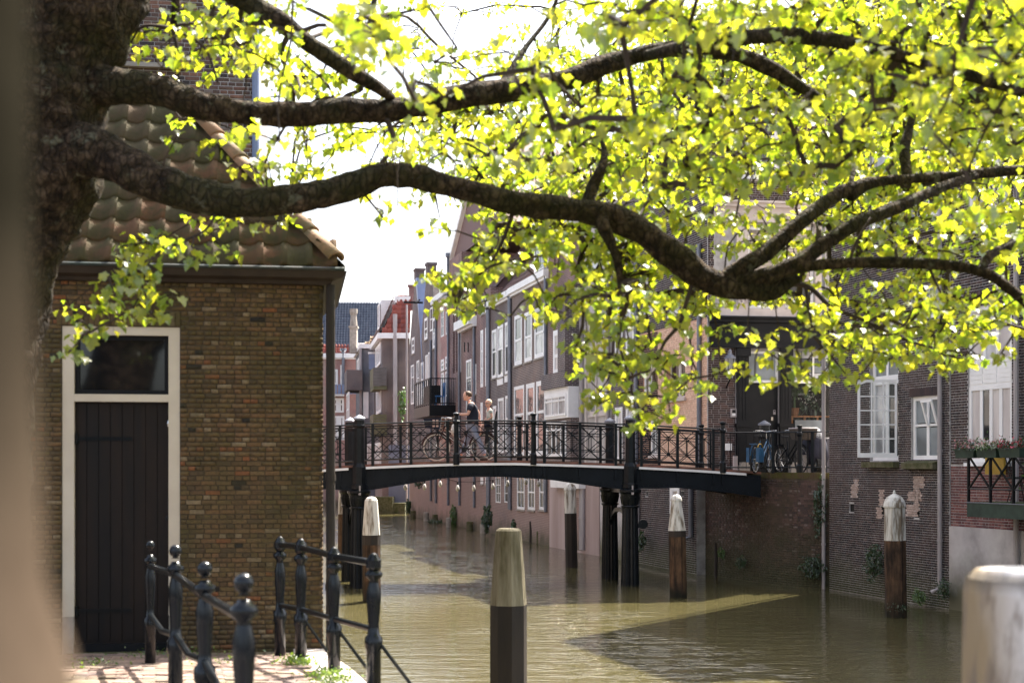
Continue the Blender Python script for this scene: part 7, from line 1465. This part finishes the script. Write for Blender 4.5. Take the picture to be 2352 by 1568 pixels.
# the boy on the child seat
boy = thing('person', 'small blond boy with glasses and pale t-shirt sitting on the child seat of the bicycle', 'person', q(1340, 780)); b_ = lambda x, y, dy=0.0: m_(x, y, dy)
J = {'pelvis': (b_(1345, 745), (.085, .10)), 'waist': (b_(1345, 670), (.075, .09)), 'chest': (b_(1345, 570), (.08, .105)), 'up': (b_(1335, 510), (.055, .08)), 'neck': (b_(1325, 480), .034), 'nk2': (b_(1322, 455), .038),
     'hl': (b_(1310, 765, -.07), .055), 'kl': (b_(1200, 775, -.09), .040), 'al': (b_(1185, 930, -.10), .026), 'fl': (b_(1150, 950, -.10), .024), 'hr': (b_(1310, 765, .07), .055), 'kr': (b_(1205, 775, .10), .040), 'ar': (b_(1190, 930, .11), .026), 'fr': (b_(1155, 950, .11), .024),
     'sl': (b_(1365, 525, -.10), .036), 'el': (b_(1385, 640, -.13), .028), 'wl': (b_(1265, 700, -.10), .020), 'sr': (b_(1310, 525, .10), .036), 'er': (b_(1300, 640, .14), .028), 'wr': (b_(1250, 700, .06), .020)}
skinned('body', J, E + [('al', 'fl'), ('ar', 'fr')], 'skin', boy)
J['tl'] = (J['sl'][0].lerp(J['el'][0], .5), .042); J['tr'] = (J['sr'][0].lerp(J['er'][0], .5), .042)
cloth('t_shirt', ['pelvis', 'waist', 'chest', 'up', 'sl', 'tl', 'sr', 'tr'], [('pelvis', 'waist'), ('waist', 'chest'), ('chest', 'up'), ('up', 'sl'), ('sl', 'tl'), ('up', 'sr'), ('sr', 'tr')], 'shirt_kid', 1.08, boy)
J['k1'] = (J['hl'][0].lerp(J['kl'][0], .8), .05); J['k2'] = (J['hr'][0].lerp(J['kr'][0], .8), .05)
cloth('shorts', ['pelvis', 'hl', 'k1', 'hr', 'k2'], [('pelvis', 'hl'), ('hl', 'k1'), ('pelvis', 'hr'), ('hr', 'k2')], 'navy_cloth', 1.14, boy)
head(boy, b_(1320, 402), .105, math.pi + .85, 'hair_blond', 'full', True)
hand(boy, J['wl'][0], (-1, 0, -.1), (0, 0, 1), .62, False, 1); hand(boy, J['wr'][0], (-1, 0, -.1), (0, 0, 1), .62, False, -1)

# ---------------------------------------------------------------- the maple tree
tree = thing('maple_tree', 'big old maple with fresh yellow green leaves, its limbs reaching over the canal', 'tree', P(60, 1560, 9.4))
def crom(pts, k=6):
    out = []; n = len(pts)
    for i in range(n - 1):
        p0, p1, p2, p3 = pts[max(i - 1, 0)], pts[i], pts[i + 1], pts[min(i + 2, n - 1)]
        for s in range(k):
            t = s / k; out.append(tuple(.5 * ((2 * b) + (-a + c) * t + (2 * a - 5 * b + 4 * c - d) * t * t + (-a + 3 * b - 3 * c + d) * t ** 3) for a, b, c, d in zip(p0, p1, p2, p3)))
    out.append(tuple(pts[-1])); return out
skel = []
def limb(name, pl, k=10, n=18, rough=.14, mat='bark', cap=True):
    """pl: (px, py, depth, width in px)"""
    c = crom(pl, k); pts = [P(a, b, Y) for a, b, Y, w_ in c]; rad = [w_ / 2 / F * Y for a, b, Y, w_ in c]
    mb = MB(); mb.tube(pts, rad, n)
    for i, v in enumerate(mb.v):
        j = min(i // n, len(pts) - 1); v = Vector(v); d = v - pts[j]
        if d.length < 1e-6: continue
        s = 1 + rough * (noise.noise(v * 3.2) * 1.3 + noise.noise(v * 8) * 1.0 + noise.noise(v * 19) * .6); mb.v[i] = tuple(pts[j] + d * s)
    o = mb.build(name, mat, tree, smooth=True)
    for p_, r_ in zip(pts[2:], rad[2:]): skel.append((p_, r_))
    return o
limb('trunk', [(-90, 1700, 9.5, 420), (-90, 1520, 9.5, 330), (-85, 1200, 9.45, 290), (-60, 900, 9.4, 275), (-20, 700, 9.35, 262), (20, 520, 9.3, 285), (55, 400, 9.3, 330), (78, 250, 9.3, 310), (105, 130, 9.3, 290), (155, 20, 9.3, 310), (205, -120, 9.3, 310)], 12, 40, .10)
limb('limb', [(60, 130, 9.3, 150), (150, 170, 9.3, 130), (230, 195, 9.25, 96), (300, 200, 9.2, 82), (380, 212, 9.2, 74), (440, 236, 9.2, 70), (510, 252, 9.2, 66), (600, 262, 9.2, 62), (700, 262, 9.25, 58), (790, 255, 9.3, 56), (870, 256, 9.3, 50), (960, 243, 9.35, 54), (1050, 222, 9.4, 56), (1150, 208, 9.5, 60), (1230, 200, 9.6, 58), (1310, 182, 9.7, 48), (1390, 150, 9.8, 42), (1480, 125, 9.9, 40), (1576, 112, 10.0, 38), (1690, 125, 10.1, 34), (1774, 160, 10.1, 36), (1830, 195, 10.1, 30), (1880, 225, 10.2, 18)])
limb('limb', [(60, 330, 9.3, 190), (150, 345, 9.2, 170), (210, 352, 9.1, 120), (270, 372, 9.05, 98), (340, 405, 9.0, 92), (410, 436, 9.0, 84), (480, 456, 9.0, 78), (560, 467, 9.0, 70), (650, 460, 9.0, 66), (740, 446, 9.05, 62), (820, 424, 9.1, 64), (880, 402, 9.1, 60), (960, 408, 9.15, 54), (1050, 432, 9.2, 52), (1150, 458, 9.25, 54), (1250, 474, 9.3, 54), (1350, 486, 9.35, 56), (1420, 503, 9.4, 62), (1480, 536, 9.4, 64), (1540, 580, 9.4, 66), (1595, 625, 9.4, 66), (1650, 652, 9.4, 62), (1720, 664, 9.4, 52), (1780, 662, 9.4, 46), (1812, 648, 9.4, 30), (1835, 640, 9.4, 20)])
limb('limb', [(1640, 655, 9.4, 40), (1700, 618, 9.4, 42), (1760, 580, 9.45, 38), (1820, 528, 9.5, 36), (1880, 478, 9.6, 34), (1940, 440, 9.7, 33), (2010, 418, 9.8, 28), (2100, 410, 9.9, 24), (2190, 405, 10.0, 22), (2270, 396, 10.1, 24), (2400, 388, 10.2, 22)], 6)
limb('limb', [(1760, 635, 9.3, 34), (1830, 605, 9.3, 36), (1900, 556, 9.35, 36), (1970, 512, 9.4, 34), (2040, 484, 9.5, 32), (2100, 458, 9.6, 26), (2170, 428, 9.8, 22), (2240, 404, 10, 20)], 6)
limb('limb', [(1640, 660, 9.4, 30), (1750, 634, 9.35, 34), (1850, 612, 9.3, 28), (1960, 604, 9.2, 26), (2080, 603, 9.1, 26), (2190, 611, 9.0, 26), (2260, 626, 8.95, 26), (2310, 656, 8.9, 24), (2400, 730, 8.8, 24)], 6)
limb('limb', [(2250, 622, 8.95, 22), (2272, 590, 9, 22), (2310, 567, 9.1, 20), (2400, 545, 9.2, 20)], 5)
limb('limb', [(360, -190, 8.6, 70), (470, -60, 8.7, 58), (560, 2, 8.8, 52), (640, 48, 8.8, 48), (700, 92, 8.85, 42), (750, 128, 8.9, 40), (810, 168, 9, 34), (860, 196, 9.1, 28), (900, 225, 9.3, 20)], 6)
limb('limb', [(395, -120, 9.4, 26), (405, 0, 9.4, 22), (400, 50, 9.4, 18), (396, 66, 9.4, 12)], 4, 10)
limb('limb', [(1345, 480, 9.35, 36), (1360, 432, 9.4, 30), (1378, 395, 9.4, 22), (1388, 350, 9.5, 16), (1372, 300, 9.6, 11), (1340, 250, 9.7, 7), (1325, 200, 9.8, 4)], 5, 10)
limb('limb', [(1380, 490, 9.35, 40), (1386, 520, 9.3, 32), (1402, 555, 9.3, 24), (1418, 600, 9.3, 22), (1426, 655, 9.3, 14)], 5, 10)
limb('limb', [(1150, 205, 9.5, 30), (1200, 120, 9.7, 14), (1260, 40, 9.9, 10), (1290, -30, 10, 8)], 5, 8)
limb('limb', [(2085, 412, 9.9, 26), (2078, 350, 10, 26), (2090, 290, 10.1, 20), (2110, 210, 10.2, 16), (2130, 100, 10.3, 14)], 5, 10)
limb('limb', [(1480, 128, 9.9, 26), (1620, 100, 9, 34), (1760, 82, 8.5, 36), (1880, 88, 8.2, 34), (2000, 110, 8.0, 30), (2140, 150, 8, 28), (2280, 190, 8.0, 24), (2420, 240, 8, 20)], 6)
limb('limb', [(1990, 425, 9.8, 20), (1950, 455, 9.7, 16), (1870, 500, 9.7, 10), (1800, 470, 9.8, 8)][0:2] + [(1960, 380, 9.9, 12), (1930, 330, 10, 9), (1890, 290, 10.1, 7)], 5, 8)
for tw in ([(1590, 650, 9.4, 12), (1575, 700, 9.4, 10), (1560, 745, 9.4, 9), (1527, 785, 9.4, 8), (1510, 825, 9.4, 6)], [(1560, 745, 9.4, 8), (1583, 772, 9.4, 6), (1588, 822, 9.4, 5), (1600, 850, 9.4, 4)], [(1820, 650, 9.4, 16), (1862, 662, 9.4, 12), (1905, 702, 9.3, 10), (1950, 722, 9.3, 9), (2000, 742, 9.2, 8), (2060, 772, 9.2, 7), (2110, 790, 9.1, 6), (2180, 805, 9.1, 5), (2250, 815, 9.0, 4)],
           [(1850, 655, 9.4, 8), (1856, 700, 9.4, 7), (1865, 750, 9.4, 5)], [(1905, 702, 9.3, 7), (1912, 760, 9.3, 6), (1920, 800, 9.3, 4)], [(2420, 770, 8.9, 9), (2340, 752, 8.9, 7), (2290, 735, 8.9, 5)], [(2130, 605, 9.1, 8), (2150, 650, 9.1, 6), (2170, 690, 9.1, 5)], [(1950, 606, 9.2, 9), (1965, 560, 9.2, 7), (2000, 500, 9.2, 5)], [(1420, 640, 9.3, 9), (1425, 700, 9.3, 8), (1420, 780, 9.3, 6), (1440, 850, 9.3, 5), (1460, 940, 9.3, 4)], [(1180, 480, 9.3, 12), (1160, 540, 9.3, 9), (1130, 600, 9.3, 7), (1090, 650, 9.3, 5)],
           [(880, 255, 9.3, 14), (905, 330, 9.2, 12), (860, 390, 9.1, 10)], [(396, 66, 9.4, 10), (412, 140, 9.4, 8), (405, 200, 9.4, 5)], [(396, 66, 9.4, 9), (330, 60, 9.4, 7), (300, 100, 9.4, 5)], [(396, 66, 9.4, 9), (470, 110, 9.4, 7), (500, 190, 9.4, 5)], [(396, 60, 9.4, 8), (480, 60, 9.4, 6), (600, 140, 9.5, 5)], [(680, 100, 9, 10), (900, 30, 10, 8), (1010, 110, 11, 7), (1120, 200, 12, 5)], [(500, 470, 9.0, 8), (470, 530, 8.9, 6), (350, 590, 8.8, 5), (310, 700, 8.8, 4), (190, 770, 8.8, 3)],
           [(840, 450, 9.1, 7), (880, 500, 9.1, 4)], [(1000, 450, 9.2, 6), (1010, 500, 9.2, 3)]):
    limb('branch', tw, 4, 6, .05, 'twig')
# coverage of the crown in steps of 49 px, row by row from the top, column 0 at the left edge (0 to 9)
GRID = ["000000004666643266544223445566999999999999999999",
        "000000345566543266531112334556999999999999999999",
        "000003444455664466544444566677999999999999999999",
        "000002333333467732234456678888899999999999999999",
        "000000001112246632333566666778889999999999999999",
        "000000112223355555677777788888888999999999999999",
        "000000003322255555566677777788888888888999999998",
        "000000000013555315566678888888888887888888888999",
        "000000000000333222235788888888888766777777777888",
        "000000000000020003442355566655665555556777777777",
        "000000000450331003203246666666664454455566666666",
        "000004664330000000000266677777653455556666655555",
        "000005530000000000002277624777776322444444444433",
        "000005530000000000001662257777766544433444555444",
        "000444450000000000002542245556666632445566666665",
        "000333000000000000000000011455554433344777777753",
        "000300000000000000000000000566653112446667777731",
        "000000000000000000000000000266554344245430111100",
        "000000000000000000000000000256640200000000000000",
        "000000000000000000000000000002550000000000000000",
        "000000000000000000000000000000100000000000000000"]
LIMBS = []
for (p_, r_) in skel:
    Yl = p_[1]; lx, ly = CX + p_[0] / Yl * F, HY - (p_[2] - 3) / Yl * F; lw = r_ / Yl * F
    if lw > 9 and ly > 120: LIMBS.append((lx, ly, Yl, lw + 26))
rs = np.random.RandomState(11); cl = []; prs = random.Random(23)
holes = [(1000, 40, 95, 22), (735, 215, 32, 24), (725, 290 + 30, 20, 20), (760, 230, 30, 18), (690, 20, 30, 20), (1290, 245, 22, 14), (755, 372, 30, 14), (830, 330, 18, 20), (1225, 640, 26, 30), (1190, 690, 30, 22), (1740, 272, 36, 30), (1750, 460, 90, 26), (1620, 600, 50, 16), (2070, 700, 10, 60), (2230, 320, 50, 14), (1210, 575, 22, 30), (1450, 110, 16, 16), (950, 60, 60, 24)]
for r_, row in enumerate(GRID):
    for c_, ch_ in enumerate(row):
        d = int(ch_)
        if not d: continue
        cov = [0, .06, .14, .26, .40, .54, .67, .79, .88, .94][d]; need = -math.log(1 - cov)
        up = r_ < 10
        k = need * 2401 / 900.0 * ((1.15 if c_ < 29 else 1.05) if up else (1.3 if r_ < 15 or c_ < 30 else 1.0))                                    # shoots of about five leaves
        n = int(k) + (1 if rs.rand() < k - int(k) else 0)
        for _ in range(n):
            px, py = (c_ + rs.rand()) * 49, (r_ + rs.rand()) * 49
            if any(((px - hx) / hw) ** 2 + ((py - hy) / hh) ** 2 < 1 for hx, hy, hw, hh in holes) and rs.rand() < .7: continue
            if up and px > 850:
                u_ = rs.rand(); Y = rs.uniform(7.8, 9.4) if u_ < .36 else (rs.uniform(13, 19) if u_ < .68 else (rs.uniform(9.8, 12) if u_ < .97 else rs.uniform(6.2, 7.8)))
            elif up: Y = rs.uniform(8.2, 12) if px > 620 else rs.uniform(8.6, 10.2)
            else: Y = rs.uniform(8.4, 10.6) if px > 500 else rs.uniform(8.5, 9.1)
            for lx, ly, lY, lw in LIMBS:                                    # shoots grow mostly behind the bare lower limbs
                if abs(px - lx) < lw and abs(py - ly) < lw * 1.1 and Y < lY + .4 and rs.rand() < .8: Y = lY + rs.uniform(.4, 1.6); break
            cl.append((px, py, Y))
            if Y > 12:
                for _k in range(int((Y / 10) ** 2 * 1.2)): cl.append((px + rs.normal() * 30, py + rs.normal() * 26, Y + rs.normal() * .5))
for (x, y, Y, n, sp) in [(830, 55, 5.6, 5, 34), (860, 110, 5.6, 3, 25), (975, 205, 6.2, 4, 34), (1640, 60, 5.8, 3, 50), (1900, 150, 6.0, 4, 60), (2150, 190, 5.8, 5, 80), (2040, 250, 6.2, 2, 50), (2270, 110, 5.6, 4, 60), (1410, 40, 6, 4, 45), (1240, 150, 6.4, 3, 30), (1330, 210, 7, 3, 35), (2240, 470, 5.5, 1, 12), (990, 640, 8.9, 3, 14), (560, 265 + 30, 8.0, 1, 4)]:
    for _ in range(n): cl.append((x + rs.normal() * sp, y + rs.normal() * sp * .6, Y + rs.normal() * .2))
# crown continuing above and beyond the frame, plus unseen shoots added for shade
for _ in range(520): cl.append((rs.uniform(1450, 2900), rs.uniform(-700, -20), rs.uniform(5.5, 9.5)))
for _ in range(80): cl.append((rs.uniform(450, 900), rs.uniform(-520, -60), rs.uniform(10.5, 12.5)))  # out of view, added to keep the sun off the trunk
for _ in range(560):  # unseen block of shoots added to shade the nearer leaves
    Y_ = rs.uniform(7.5, 10.6); X_ = rs.uniform(.4, 4.9); Z_ = rs.uniform(8.2, 9.7); cl.append((CX + X_ / Y_ * F, HY - (Z_ - 3) / Y_ * F, Y_))
for _ in range(160): cl.append((rs.uniform(2352, 2800), rs.uniform(0, 700), rs.uniform(6.5, 8.6)))
CP = np.array([tuple(P(*c_)) for c_ in cl]); n = len(CP)
# twigs: join every shoot to the nearest wood already grown
SP = [np.array(p_) for p_, r_ in skel]; SP = np.array(SP); base_n = len(SP)
node = np.vstack([SP, CP]); done = np.zeros(n, bool); dist = np.full(n, 1e9); par = np.zeros(n, int)
D0 = np.linalg.norm(CP[:, None, :] - SP[None, ::1, :], axis=2); par = D0.argmin(1); dist = D0.min(1) * 1.25
kids = np.zeros(base_n + n, int); order = []
for _ in range(n):
    i = int(np.argmin(np.where(done, 1e9, dist))); done[i] = True; order.append(i)
    d = np.linalg.norm(CP - CP[i], axis=1); better = (~done) & (d < dist); dist[better] = d[better]; par[better] = base_n + i
wgt = np.ones(base_n + n)
for i in reversed(order): wgt[par[i]] += wgt[base_n + i]
mbt = MB()
for i in order:
    a = Vector(node[par[i]]); b = Vector(CP[i]); m_d = (a + b) / 2 + Vector((rs.normal() * .03, rs.normal() * .03, rs.normal() * .02 + .03)) * min(1, (b - a).length * 2)
    r0 = .0030 + .0026 * math.sqrt(min(wgt[base_n + i], 60)); mbt.tube([a, m_d, b], [r0 * 1.15, r0, r0 * .8], 4, False)
raw = mbt; me = bpy.data.meshes.new('twigs'); me.from_pydata(raw.v, [], raw.f); me.materials.append(M['twig']); link('twigs', me, tree, kind='stuff')
pts = []; sz = []; ks = []
for i in range(n):
    k = 6 + int(rs.rand() * 4); ks.append(k); base = CP[i]; a0 = rs.uniform(0, 6.28)
    for j in range(k):
        an = a0 + j * 2.4; rr = rs.uniform(.03, .10); pts.append((base[0] + math.cos(an) * rr, base[1] + math.sin(an) * rr, base[2] + rs.uniform(-.05, .04))); sz.append(rs.triangular(.02, .06, .085) if base[1] < 12 else rs.triangular(.02, .046, .068))
pa_ = np.array(pts); ba_ = np.repeat(CP, [len_ for len_ in ks], axis=0); ofs = np.array([[.0012, 0, 0]]); pm = (pa_ + ba_) / 2 + np.array([[0, 0, .012]])
V_ = np.stack([ba_ - ofs, ba_ + ofs, pm + ofs, pm - ofs, pa_ + ofs * .6, pa_ - ofs * .6], 1).reshape(-1, 3); F_ = (np.array([[0, 1, 2, 3], [3, 2, 4, 5]])[None] + (np.arange(len(pa_)) * 6)[:, None, None]).reshape(-1, 4)
raw_mesh('leaf_stalks', V_, F_, 'twig', tree, kind='stuff')
leaf_cloud('foliage', np.array(pts), np.array(sz), 'leaf', tree, rs, n_single=300, elev=(5, 80), droop=.7)
print('shoots', n, 'leaves', len(pts))
